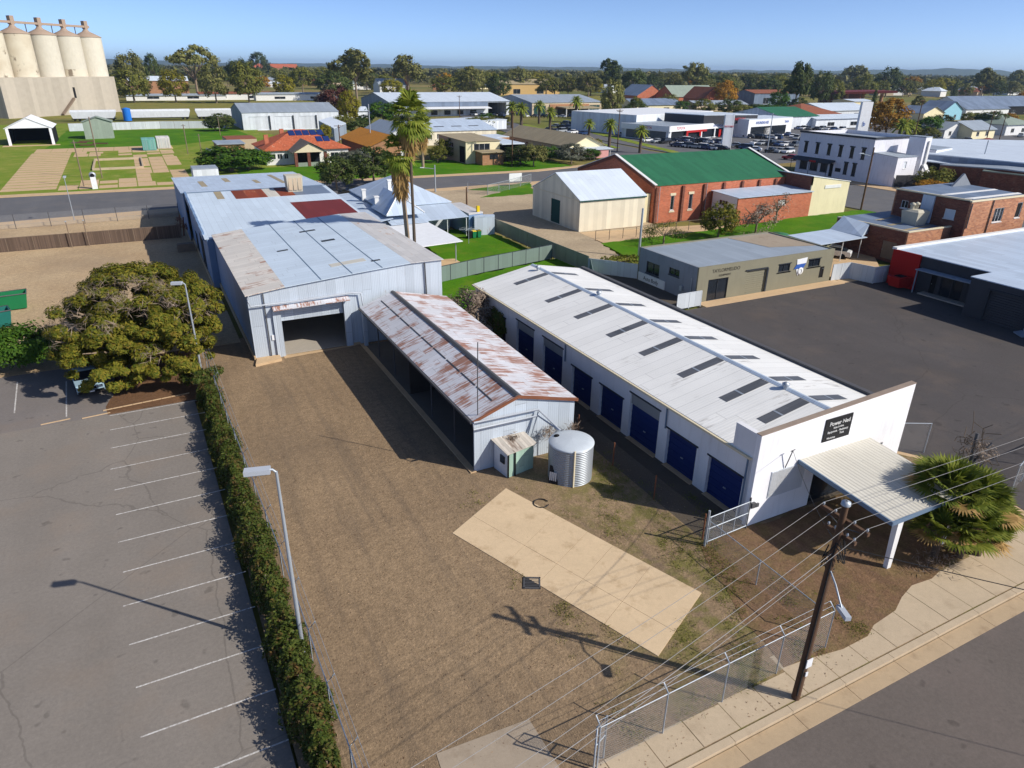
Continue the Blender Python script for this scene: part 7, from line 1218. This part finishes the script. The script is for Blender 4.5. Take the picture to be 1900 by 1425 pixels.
# px left, px right, px top, px base, kind, leaf, label
TL = [(218, 282, 130, 190, 'round', 'olive', 'dense round olive tree just right of the silo block'), (226, 276, 101, 180, 'round', 'gum', 'taller olive tree behind the round one by the silos'), (275, 304, 105, 172, 'round', 'dark', 'narrow dark tree between the silos and the umbrella tree'),
 (303, 351, 133, 190, 'round', 'yellow', 'yellowish round tree in front of the sandy station building'), (328, 409, 90, 184, 'umbrella', 'gum', 'very wide flat topped umbrella tree on the left skyline'), (374, 430, 119, 191, 'round', 'gum', 'olive tree with pale trunk under the umbrella tree'),
 (436, 490, 119, 191, 'round', 'olive', 'leafy olive tree with a forked trunk behind the three door shed'), (426, 470, 112, 170, 'round', 'dark', 'dark rounded tree behind the forked one'), (463, 503, 101, 150, 'round', 'dark', 'lone dark pine like tree high on the left skyline'), (511, 549, 142, 184, 'round', 'yellow', 'small yellow green tree above the three door shed'),
 (541, 584, 126, 172, 'round', 'olive', 'yellow olive tree above the right half of the three door shed'), (590, 655, 134, 180, 'round', 'dark', 'broad dark evergreen left of the big gum'), (620, 706, 98, 188, 'gum', 'gum', 'biggest gum tree standing above the plum tree'), (704, 750, 147, 182, 'round', 'yellow', 'lime yellow round tree right of the big gum'),
 (742, 760, 150, 176, 'round', 'red', 'small reddish tree beside the lime yellow one'), (727, 790, 107, 178, 'gum', 'gum', 'second tall gum tree above the long warehouse'), (800, 850, 142, 179, 'round', 'olive', 'dark olive tree behind the middle of the long warehouse'), (848, 900, 127, 179, 'round', 'gum', 'brown olive tree behind the right of the long warehouse'),
 (905, 946, 139, 185, 'round', 'dark', 'dark green tree in the gap between the two warehouses'), (940, 986, 127, 175, 'round', 'gum', 'tall loose olive tree behind the cream warehouse'), (992, 1034, 142, 178, 'round', 'olive', 'yellow olive tree in front of the ochre hall'), (1038, 1070, 142, 178, 'round', 'olive', 'small olive tree right of the ochre hall'),
 (1068, 1115, 137, 180, 'round', 'gum', 'pale olive tree behind the right end of the cream warehouse'), (1103, 1155, 114, 178, 'gum', 'dark', 'tall gum with a spreading head above the cream warehouse'), (1112, 1157, 152, 221, 'round', 'gum', 'tall dark tree at the right end of the cream warehouse'), (1152, 1196, 131, 178, 'round', 'dark', 'dark bushy tree above the brick villas'),
 (1194, 1218, 139, 176, 'round', 'dark', 'small dark tree above the brick house with dark roof'), (1230, 1264, 137, 178, 'round', 'gum', 'loose brown tree above the green gabled villa'), (1262, 1312, 119, 180, 'gum', 'gum', 'tall gum with a spindly top behind the dealership'), (1322, 1366, 152, 198, 'round', 'orange', 'orange tinged tree behind the dealer hall'),
 (1366, 1398, 141, 176, 'round', 'dark', 'small dark tree right of the orange tinged one'), (1402, 1446, 145, 182, 'round', 'dark', 'dark tree above the blue panelled house'), (1444, 1500, 122, 214, 'gum', 'dark', 'large dark gum behind the white showroom'), (1497, 1538, 136, 198, 'round', 'dark', 'dark tree left of the red edged pavilion'),
 (1555, 1606, 123, 170, 'gum', 'gum', 'tall gum behind the red edged pavilion'), (1578, 1622, 140, 184, 'round', 'olive', 'olive tree at the right end of the red edged pavilion'), (1619, 1665, 128, 180, 'round', 'dark', 'tall dark tree above the yellow tree'), (1660, 1688, 150, 180, 'round', 'olive', 'small olive tree right of the tall dark one'),
 (1602, 1682, 186, 254, 'round', 'orange', 'golden yellow autumn tree behind the pub'), (1603, 1623, 165, 228, 'conifer', 'dark', 'slim dark cypress left of the golden tree'), (1697, 1742, 215, 254, 'round', 'green', 'round green tree right of the golden tree'), (1676, 1712, 236, 260, 'round', 'olive', 'low olive shrub tree at the foot of the round green one'),
 (1712, 1748, 150, 178, 'round', 'yellow', 'yellowish tree on the far park edge'), (1760, 1778, 152, 180, 'conifer', 'dark', 'dark cypress in the far park'), (1778, 1802, 156, 182, 'round', 'gum', 'brownish tree right of the park cypress'), (1794, 1840, 129, 182, 'gum', 'gum', 'large gum tree in the far park'), (1811, 1836, 157, 180, 'round', 'orange', 'orange shrub like tree below the large park gum'),
 (1836, 1860, 145, 178, 'round', 'olive', 'olive tree between the two large park gums'), (1860, 1900, 132, 172, 'gum', 'gum', 'second large gum near the right edge of the park'), (1806, 1858, 206, 246, 'round', 'dark', 'round dark tree among the far right houses'), (1690, 1712, 178, 205, 'round', 'gum', 'bare brown tree on the dry park slope'), (1750, 1772, 182, 206, 'round', 'gum', 'bare brown tree beside the dry park path'),
 (1880, 1912, 170, 200, 'round', 'orange', 'autumn tree at the far right edge'), (1530, 1560, 150, 196, 'round', 'olive', 'olive tree behind the left end of the pavilion'), (1425, 1460, 168, 205, 'round', 'green', 'green garden tree by the blue panelled house'), (1168, 1190, 180, 212, 'round', 'olive', 'garden tree left of the teal roofed villa')]
for a_, b_, t_, q_, kd, lf, lab in TL:
    x, y = gp((a_ + b_) / 2, q_); s_ = pxm((a_ + b_) / 2, q_); tree(lab, x, y, (b_ - a_) * s_ * 1.02, (q_ - t_) * s_ * .97, kd, lf)
# mid-distance garden trees and bushes
for px, py, wd, ht, kd, lf, lab in ((652, 300, 0, 0, 0, 0, 0),):
    pass
MT = [(625, 352, 7.5, 6.2, 'round', 'dark', 'small dark street tree beside the blue shed roof'), (694, 342, 10, 7.2, 'round', 'dark', 'dense dark tree in front of the ochre roofed house'), (660, 322, 9, 5.2, 'round', 'grey', 'grey leafed shrub tree left of the dense dark one'), (640, 312, 6, 3.6, 'round', 'green', 'low green shrub by the red tiled house lawn'),
 (430, 318, 13, 5.5, 'round', 'green', 'broad green leafy bush left of the red tiled house'), (462, 314, 11, 4.6, 'round', 'green', 'second green leafy bush nearer the red tiled house'), (398, 316, 7, 3.6, 'round', 'green', 'low green bush at the corner of the small sheet hut'), (602, 300, 4.5, 3.6, 'round', 'yellow', 'yellow shrub at the right of the porch'),
 (606, 268, 4, 6, 'round', 'yellow', 'thin yellow tree behind the red tiled roof'), (412, 243, 10, 6, 'round', 'dark', 'dark shrub left of the three door shed, nearest the door'), (400, 243, 8, 5, 'round', 'dark', 'dark shrub left of the three door shed, farther left'), (628, 228, 15, 14, 'round', 'red', 'plum red leafed tree beside the three door shed'), (610, 222, 12, 12, 'round', 'twig', 'bare grey brown tree beside the plum tree'), (650, 232, 8, 13, 'round', 'yellow', 'yellow green tree right of the plum tree'),
 (712, 232, 13, 9, 'round', 'green', 'deep green tree in front of the long warehouse'), (740, 232, 10, 8, 'round', 'dark', 'dark tree behind the tall palm heads'), (676, 232, 7, 4, 'round', 'green', 'low green hedge bush beside the white low shed'), (893, 238, 14, 4.5, 'round', 'olive', 'olive shrub at the end of the skylight factory'), (925, 236, 12, 4.5, 'round', 'olive', 'second olive shrub by the palm avenue'),
 (966, 305, 9, 4.6, 'round', 'dark', 'dark hedge bush beside the tan roofed workshop'), (990, 309, 7, 5.4, 'round', 'gum', 'brown olive garden tree by the cottage lawn'), (1060, 302, 8, 4.8, 'round', 'grey', 'grey green round shrub in front of the cottage'), (1020, 296, 8, 3.4, 'round', 'green', 'low green shrub by the cottage wall'), (1095, 296, 6, 3, 'round', 'green', 'green shrub at the cottage corner'), (1107, 288, 4, 4.4, 'round', 'olive', 'small olive tree right of the cottage'), (828, 296, 6, 5.2, 'round', 'olive', 'small tree left of the tan roofed workshop'), (812, 302, 5, 4, 'round', 'olive', 'low tree by the third palm'), 
 (1180, 214, 12, 7, 'round', 'dark', 'dark garden tree at the left end of the teal roofed villa'), (1238, 205, 13, 9, 'round', 'gum', 'garden tree in front of the brick house with dark roof'), (1262, 207, 10, 6, 'round', 'green', 'low green tree before the green gabled villa'), (1304, 213, 13, 8, 'round', 'olive', 'bare looking tree right behind the dealer hall roof'), (1352, 213, 14, 8, 'round', 'dark', 'dark tree between the dealer hall and the far lawn'), (1376, 217, 12, 6, 'round', 'olive', 'olive bush tree behind the dark entrance portal'), (1478, 214, 12, 9, 'round', 'dark', 'dark tree above the green roofed shop'), (1512, 216, 14, 7, 'round', 'yellow', 'lime tinged tree above the brown tiled house'), (1642, 238, 9, 7, 'round', 'green', 'green tree under the golden autumn tree'), (1722, 262, 7, 4.6, 'round', 'olive', 'olive garden tree left of the grey cottage'), (1746, 240, 9, 6, 'round', 'dark', 'dark tree between the cream house and the blue house'), (1800, 233, 10, 6, 'round', 'olive', 'olive tree behind the yellow house roof'), (1866, 236, 9, 6, 'round', 'orange', 'autumn tree beside the slate roofed hall'), (640, 247, 8, 6, 'round', 'olive', 'olive tree beside the pale sloping roof'), (668, 250, 9, 5, 'round', 'dark', 'dark tree behind the ochre roof ridge'), (905, 228, 8, 4, 'round', 'green', 'low green tree at the warehouse forecourt'),
 (1332, 442, 5.2, 5.0, 'round', 'fig', 'golden olive tree in front of the brick annex'), (1330, 300, 0.1, 0.1, 'round', 'dark', None), (1420, 220, 14, 7, 'round', 'green', 'clipped green tree behind the dealer hall'), (1400, 215, 12, 6, 'round', 'dark', 'dark garden tree behind the dealer hall'), (1730, 352, 7, 4.5, 'round', 'olive', 'green creeper bush by the brown brick shops'), (1725, 362, 6, 3, 'round', 'orange', 'rounded brown shrub by the charcoal fence'), (1778, 248, 9, 4, 'round', 'olive', 'clipped hedge bush by the yellow house')]
for px, py, w_, h_, kd, lf, lab in MT:
    if lab: x, y = gp(px, py); tree(lab, x, y, w_, h_, kd, lf, name='garden_tree' if h_ > 4.5 else 'shrub', cat='tree' if h_ > 4.5 else 'bush', base=-.1)
bush('bare_shrub', 'loose yellow green shrub on the lawn behind the grey workshop', 62.9, 75.5, 3.4, 2.6, 3.0, LF['hedge'], 91, 22, 60, .16, bare=True)
bush('bare_tree', 'leafless grey tree beside the brick annex wall', 79.4, 74.8, 3.0, 2.6, 4.4, LF['twig'], 92, 18, 50, .22, cat='tree', bare=True); bush('bare_tree', 'bare pale sapling behind the workshop roof', 70.2, 66.4, 2.2, 1.6, 3.6, LF['twig'], 93, 10, 30, .2, cat='tree', bare=True)
bush('bare_tree', 'thin leafless tree against the brick annex windows', 88.5, 79.6, 2.0, 1.6, 5.0, LF['twig'], 94, 12, 36, .22, cat='tree', bare=True)
bush('weed_patch', 'green weeds and rubble by the olive fence corner', 50.5, 68.6, 3.2, 2.0, .9, LF['weed'], 95, 14, 60, .2)
m = MB(); m.lathe((79.2, 70.2, .9), [(.02, .25), (1.3, .12), (1.35, 0), (.02, 0)], 16); tb = solo('garden_table', 'round green garden table on the hall lawn', 'table', m, M['green_roof']); m = MB(); m.tube([(79.2, 70.2, 0), (79.2, 70.2, .9)], .08, 6); build('leg', m, M['steel'], tb)
bush('hedge_row', 'long dark hedge row behind the dealer yard', *gp(1500, 236), 20, 3, 3.4, LF['dark'], 96, 60, 130, .4, cat='hedge', base=-.1)
# palms
fanpalm('tall_fan_palm', 'tallest fan palm beside the blue shed roof with dark slim trunk', 'palm', 24.75, 70.2, 17.4, 1.6, .16, 38, 14, 3, size=2.35)
fanpalm('tall_fan_palm', 'shorter fan palm with thick pale trunk and brown dead skirt', 'palm', 24.45, 71.0, 13.9, 2.8, .24, 34, 36, 5, lean=(-.5, .4), size=2.1)
fanpalm('fan_palm', 'broad fan palm across the rear street behind the two tall ones', 'palm', 60.3, 162.5, 9.2, 2.2, .3, 44, 30, 6, size=3.2)
def datepalm(label, x, y, h, s_, seed):
    r = thing('date_palm', label, 'palm', (x, y, -.1), 'palms along the avenue'); g = random.Random(seed); m = MB(); m.tube([(x, y, -.1), (x, y, h)], [.5 * s_ / 3, .4 * s_ / 3], 8); build('trunk', m, M['bark_d'], r); m = MB()
    for i in range(38):
        az = i * 2.39996; el = 1.35 - 1.9 * (i / 38) + g.uniform(-.1, .1); d = Vector((math.cos(az), math.sin(az), 0)); sd = Vector((-d.y, d.x, 0)); pts = []
        for k in range(6):
            t = k / 5; pts.append(Vector((x, y, h)) + d * (s_ * t * math.cos(el) * (1 - .1 * t)) + Vector((0, 0, s_ * (t * math.sin(el) - .45 * t * t))))
        for k in range(5):
            w0 = s_ * .13 * (1 - abs(k - 1.8) / 5.5); dn = Vector((0, 0, -w0 * .5))
            for sg_ in (1, -1): m.add([pts[k], pts[k + 1], pts[k + 1] + sd * sg_ * w0 * .8 + dn, pts[k] + sd * sg_ * w0 + dn], [(0, 1, 2, 3)])
    build('crown', m, LF['palm'], r, uv=False)
for px, b_, t_, lab in ((950, 237, 190, 'leftmost avenue palm, dense and dark'), (967, 243, 192, 'avenue palm just right of the leftmost one'), (1000, 229, 188, 'avenue palm before the green warehouse door'), (1020, 244, 200, 'avenue palm before the tan portico post'), (1068, 226, 180, 'palm on the verge before the tan portico'), (1092, 262, 222, 'low avenue palm beyond the cottage roof'), (1130, 273, 222, 'dark avenue palm right of the cottage'), (1187, 283, 234, 'thin avenue palm nearest the showroom')):
    x, y = gp(px, b_); s_ = pxm(px, b_); datepalm(lab, x, y, (b_ - t_) * s_ * .80, (b_ - t_) * s_ * .36, px)
for px, b_, h, lab in ((1668, 262, 5.5, 'feathery palm below the golden tree, left one'), (1684, 260, 5, 'feathery palm below the golden tree, right one')): x, y = gp(px, b_); datepalm(lab, x, y, h, 4.2, px)
# utility poles and street lights far off
def upole(label, px, py, h, arm=1.2, lamp_=None, mat='wood_d'):
    x, y = gp(px, py); r = thing('utility_pole', label, 'pole', (x, y, -.1)); m = MB(); m.tube([(x, y, -.1), (x, y, h)], [.17, .12], 8); build('pole', m, M[mat], r)
    if arm: m = MB(); m.box(x - .07, x + .07, y - arm, y + arm, h - .7, h - .55); m.box(x - arm, x + arm, y - .07, y + .07, h - .35, h - .22); build('crossarm', m, M['wood_d'], r)
    if lamp_: m = MB(); m.tube([(x, y, h * .86), (x + lamp_[0], y + lamp_[1], h * .9)], .06, 6); build('lamp_arm', m, M['steel'], r); m = MB(); m.obox((x + lamp_[0], y + lamp_[1]), math.atan2(lamp_[1], lamp_[0]), .7, .25, h * .9 - .05, h * .9 + .08); build('lamp_head', m, M['tile_w'], r)
upole('tall timber pole on the side street in front of the pub', 1597, 390, 10.5, 0, (-1.5, 1)); upole('slender pole by the tan roofed workshop', 950, 308, 12.7); upole('pole with crossarms right of the cottage', 1145, 280, 11.5); upole('pale pole between the ochre roof and the dark tree', 690, 290, 13, 0, None, 'steel'); upole('pole beside the red tiled house drive', 633, 291, 8)
upole('tall pole among the far right houses, left one', 1689, 285, 15); upole('tall pole by the yellow house lawn', 1830, 260, 10, .9, (-2, 1)); upole('second pole on the far right street', 1853, 263, 8.6, .8); upole('white pole before the dealership pylon, right side', 1423, 283, 11, 0, None, 'steel'); upole('small street light pole on the rear street by the old house', 808, 356, 5.0, 0, (-2.2, 1.0), 'steel'); upole('short timber post at the old house corner', 866, 380, 3.0, 0); upole('thin steel pole behind the grey workshop fence', 1185, 477, 6.2, 0, None, 'steel'); upole('timber pole at the brown brick shops', 1812, 340, 9, 0, None, 'steel'); upole('pole above the long warehouse roof', 853, 228, 11)
gf = postrow('street_mesh_fence', 'galvanised mesh fence with a white board by the rear street lawn', 'fence', [gp(868, 356), gp(905, 362), gp(945, 352), gp(985, 340)], 1.9, M['chain'], .05, True, sp=4)
x, y = gp(955, 345); m = MB(); m.box(x - 1.3, x + 1.6, y - .05, y + .05, .9, 2.5); bo = solo('white_board', 'white real estate style board on the mesh fence', 'sign', m, M['tile_w']); m = MB(); m.tube([(x - 1.2, y + .1, 0), (x - 1.2, y + .1, 2.4)], .05, 5); m.tube([(x + 1.5, y + .1, 0), (x + 1.5, y + .1, 2.4)], .05, 5); build('leg', m, M['wood'], bo)
# ---------------------------------------------------------------- cars
def carmesh(van=False):
    b = MB(); L, W = (2.25, .88)
    prof_ = [(-L, .35), (-L, .78), (-2.1, .92), (-1.15, .98), (1.5, 1.0), (2.15, .95), (L, .8), (L, .35)]; n = len(prof_)
    def sec(y, k): return [(px * (1 if k else .985), y, pz) for px, pz in prof_]
    vs = sec(-W, 1) + sec(W, 1); b.add(vs, [tuple(range(n)), tuple(range(2 * n - 1, n - 1, -1))] + [(i, n + i, n + (i + 1) % n, (i + 1) % n) for i in range(n)])
    zt2 = 1.75 if van else 1.46; x0, x1, x2, x3 = (-1.3, -.75, 1.75, 2.15) if van else (-1.15, -.45, 1.0, 1.75)
    b.hexa([(x1 - .02, -W * .82, zt2 - .06), (x2 + .02, -W * .82, zt2 - .06), (x2 + .02, W * .82, zt2 - .06), (x1 - .02, W * .82, zt2 - .06), (x1 + .1, -W * .72, zt2), (x2 - .1, -W * .72, zt2), (x2 - .1, W * .72, zt2), (x1 + .1, W * .72, zt2)])
    g = MB(); g.hexa([(x0, -W * .96, .96), (x3, -W * .96, .97), (x3, W * .96, .97), (x0, W * .96, .96), (x1, -W * .8, zt2 - .065), (x2, -W * .8, zt2 - .065), (x2, W * .8, zt2 - .065), (x1, W * .8, zt2 - .065)])
    w_ = MB(); w_.tube([(0, -.1, 0), (0, .1, 0)], .33, 14)
    return b, g, w_
cb, cg, cw = carmesh(); vb, vg, vw = carmesh(True); glass_me = cg.mesh('windows', M['glass'], uv=True); vglass = vg.mesh('windows', M['glass']); wheel_me = cw.mesh('wheel', M['dark'])
CC = dict(white=(222, 224, 226), silver=(160, 166, 172), black=(24, 25, 28), blue=(40, 62, 104), red=(160, 26, 30), grey=(92, 98, 106), gold=(150, 120, 60), pale=(150, 176, 190)); CM = {}
for k, v in CC.items():
    mt_ = plain(k + '_car_paint', v, .25, .03, 0, .6); CM[k] = (cb.mesh('body', mt_), vb.mesh('body', mt_))
def car(label, x, y, rz, col='white', van=False, group=None, z=-.06):
    r = thing('parked_car', label, 'car', (x, y, z), group, rz)
    for nm, me in (('body', CM[col][1 if van else 0]), ('windows', vglass if van else glass_me)): o = bpy.data.objects.new(nm, me); COL.objects.link(o); o.parent = r
    for a, b in ((-1.4, -.8), (-1.4, .8), (1.35, -.8), (1.35, .8)): o = bpy.data.objects.new('wheel', wheel_me); COL.objects.link(o); o.parent = r; o.location = (a, b, .33)
    return r
c0 = car('silver blue car half hidden under the golden spreading tree', -6.25, 56.4, math.radians(99), 'pale', z=.0)
for nm, q, mt_ in (('headlight', (-2.28, -2.2, -.78, -.42, .62, .80), M['glass_b']), ('headlight', (-2.28, -2.2, .42, .78, .62, .80), M['glass_b']), ('grille', (-2.28, -2.2, -.36, .36, .56, .76), M['dark']), ('bumper', (-2.36, -2.2, -.84, .84, .36, .50), M['dark']), ('number_plate', (-2.38, -2.362, -.2, .2, .40, .49), M['tile_w'])):
    m = MB(); m.box(*q); o = bpy.data.objects.new(nm, m.mesh(nm, mt_)); COL.objects.link(o); o.parent = c0
car_done = 1
car('white car parked under the pale blue carport', 78.8, 60.6, math.radians(-60), 'white', z=0); car('red car driving past the pub corner', *gp(1467, 296), math.radians(-70), 'red', z=-.09); car('white car across the side street from the brick two storey', *gp(1884, 402), math.radians(80), 'white', True, z=-.18); car('pale car behind the white one at the right edge', *gp(1893, 386), math.radians(85), 'pale', z=-.18)
car('white ute parked at the tan roofed workshop driveway', *gp(848, 292), math.radians(70), 'pale', z=0); car('dark car parked by the old house street tree', *gp(652, 362), math.radians(5), 'black', z=0); car('grey car parked on the far right street', *gp(1796, 263), 1.2, 'grey'); car('silver car at the far right frame edge', *gp(1893, 254), .4, 'silver')
cyc = ['white', 'silver', 'black', 'blue', 'white', 'grey', 'black', 'silver', 'white', 'blue']; k_ = 0
ORD2 = ['first', 'second', 'third', 'fourth', 'fifth', 'sixth', 'seventh', 'eighth', 'ninth', 'tenth', 'eleventh', 'twelfth', 'thirteenth', 'fourteenth']
def carrow(p, q, n, rz, where, grp):
    global k_
    for i in range(n):
        t = i / max(1, n - 1); px, py = p[0] + (q[0] - p[0]) * t, p[1] + (q[1] - p[1]) * t; x, y = gp(px, py); c = cyc[k_ % 10]; k_ += 1
        car('%s car, %s from left %s' % (c, ORD2[i], where), x + rnd.uniform(-.3, .3), y + rnd.uniform(-.5, .5), rz + rnd.uniform(-.08, .08), c, k_ % 3 == 0, grp)
G1 = 'dealership cars'
carrow((1200, 263), (1236, 266), 3, .2, 'left of the red portal', G1); carrow((1256, 272), (1338, 279), 10, -1.25, 'along the verge before the pylon', G1); carrow((1262, 262), (1335, 267), 8, -1.25, 'close to the showroom glass', G1); carrow((1362, 272), (1398, 280), 4, -.9, 'right of the pylon', G1); carrow((1392, 256), (1440, 258), 5, -1.3, 'before the white showroom', G1)
carrow((1400, 268), (1475, 272), 6, .2, 'on the front verge of the white showroom', G1); carrow((1430, 282), (1462, 284), 3, .2, 'at the kerb near the pub', G1); carrow((1462, 252), (1486, 262), 4, .6, 'left of the pub parapet', G1); carrow((1480, 240), (1560, 242), 8, .3, 'behind the pub roof', G1)
carrow((1030, 236), (1186, 252), 14, -1.2, 'along the palm avenue', 'cars along the avenue'); carrow((1048, 231), (1180, 240), 11, -1.2, 'in the second line behind the avenue', 'cars along the avenue'); carrow((1018, 243), (1085, 250), 4, .3, 'beyond the cottage roof', 'cars along the avenue'); carrow((878, 214), (930, 216), 4, -1.3, 'in front of the long warehouse', 'cars at the warehouses'); carrow((975, 217), (1060, 218), 6, -1.3, 'in front of the cream warehouse', 'cars at the warehouses')
# ---------------------------------------------------------------- far suburb
g = random.Random(17)
hw = MB(); hw.box(-7, 7, -6, 6, 0, 4.0); hr_ = []
for nm, mt_, wl_ in (('a', M['pale_roof'], M['trim_w']), ('b', M['tile_brown'], M['beige']), ('c', M['grey_roof'], M['cream_w']), ('d', M['tile_red'], M['brick_o'])):
    h_ = MB(); h_.box(-7, 7, -6, 6, 0, 4.0, 0); h_.add([(-7.6, -6.6, 4), (7.6, -6.6, 4), (7.6, 6.6, 4), (-7.6, 6.6, 4), (-3, 0, 6.8), (3, 0, 6.8)], [(0, 1, 5, 4), (1, 2, 5), (2, 3, 4, 5), (3, 0, 4), (3, 2, 1, 0)], 1); hr_.append(h_.mesh('far_house', [wl_, mt_]))
hn = ('white house with pale metal roof', 'beige house with brown tiled roof', 'cream house with grey roof', 'brick house with orange tiled roof')
LMK = ((0, 300, 'beyond the silo block'), (300, 440, 'beyond the station building'), (440, 610, 'beyond the three door shed'), (610, 705, 'beyond the biggest gum'), (705, 935, 'beyond the long warehouse'), (935, 1115, 'beyond the cream warehouse'), (1115, 1215, 'beyond the teal roofed villa'), (1215, 1345, 'beyond the dealer hall'), (1345, 1480, 'beyond the white showroom'), (1480, 1610, 'beyond the red edged pavilion'), (1610, 1690, 'beyond the golden tree'), (1690, 1790, 'in the far park'), (1790, 2000, 'beyond the far right houses'))
ON_ = 'first second third fourth fifth sixth seventh eighth ninth tenth eleventh twelfth thirteenth fourteenth fifteenth sixteenth seventeenth eighteenth nineteenth twentieth'.split()
def name_all(items, noun):
    for a_, b_, wh in LMK:
        for kd in sorted({i[2] for i in items}):
            q = sorted([i for i in items if a_ <= i[0] < b_ and i[2] == kd], key=lambda i: i[0])
            for n_, i in enumerate(q): i[1]['label'] = kd + ' ' + wh if len(q) == 1 else '%s %s, %s from left' % (kd, wh, ON_[min(n_, 19)])
HS_ = []
for i in range(150):
    px = g.uniform(430, 1900); py = 133.5 + 36 * g.random() ** 2.0 + (px - 950) * .013
    k = g.choice((0, 0, 0, 1, 2, 2, 3)); x, y = gp(px, py); o = bpy.data.objects.new('far_house', hr_[k]); COL.objects.link(o); o.location = (x, y, -.25); o.rotation_euler.z = g.uniform(0, 3.1); s_ = g.uniform(.9, 1.6); o.scale = (s_, s_, s_); tag(o, hn[k], 'house', 'far suburb houses'); HS_.append((px, o, 'far ' + hn[k]))
name_all(HS_, 'house')
FT = []
for i in range(240):
    px = g.uniform(235, 1900); py = 137 + 40 * g.random() ** 1.15 + (px - 950) * .013; x, y = gp(px, py)
    lf = g.choice(('olive', 'olive', 'dark', 'dark', 'gum', 'gum', 'yellow', 'orange' if g.random() < .4 else 'olive')); kd = g.choice(('round', 'round', 'gum')); h_ = g.uniform(12, 20)
    cn = {'olive': 'olive', 'dark': 'dark green', 'gum': 'grey green', 'yellow': 'lime yellow', 'orange': 'autumn gold'}[lf] + (' spreading' if kd == 'gum' else ' rounded') + ' suburb tree'
    FT.append((px, tree(cn, x, y, h_ * g.uniform(.9, 1.5), h_, kd, lf, 'far suburb trees'), cn))
name_all(FT, 'tree')
gg = frnd(77); C = []; N = []; Z = []
for i in range(7500):
    px = gg.uniform(150, 1990); py = 128.8 + 30 * gg.random() ** 1.7 + (px - 950) * .013; x, y = gp(px, py)
    if math.hypot(x, y) > 7000: continue
    h_ = gg.uniform(8, 17); w_ = h_ * gg.uniform(.5, .9); n = 14; q = gg.normal(size=(n, 3)); q /= np.linalg.norm(q, axis=1, keepdims=True); q[:, 2] = np.abs(q[:, 2]) * 1.0
    C.append(np.array([x, y, h_ * .25]) + q * np.array([w_, w_, h_ * .75])); N.append(q + gg.normal(0, .4, (n, 3))); Z.append(np.full(n, h_ * .33))
m = MB(); m.leaves(np.concatenate(C), np.concatenate(N), np.concatenate(Z), 5, asp=.8); solo('distant_woodland', 'distant band of suburban tree canopy below the hills', 'woodland', m, leaf('woodland_leaves', (62, 70, 34), (112, 106, 58), None, .1), kind='stuff', uv=False)
# ---------------------------------------------------------------- air
HAZE = 8e-5
if HAZE:
    m = MB(); m.box(-9000, 13000, -300, 12500, -30, 96); d = bpy.data.materials.new('haze_air'); d.use_nodes = True; nt = d.node_tree; nt.nodes.clear(); o_ = nt.nodes.new('ShaderNodeOutputMaterial'); v_ = nt.nodes.new('ShaderNodeVolumePrincipled'); v_.inputs['Density'].default_value = HAZE; v_.inputs['Color'].default_value = (.52, .73, 1, 1); v_.inputs['Anisotropy'].default_value = .2
    nt.links.new(v_.outputs[0], o_.inputs['Volume']); hz = build('haze', m, d, uv=False); hz['kind'] = 'stuff'; hz['label'] = 'thin blue haze of distance over the plain'; hz['category'] = 'haze'
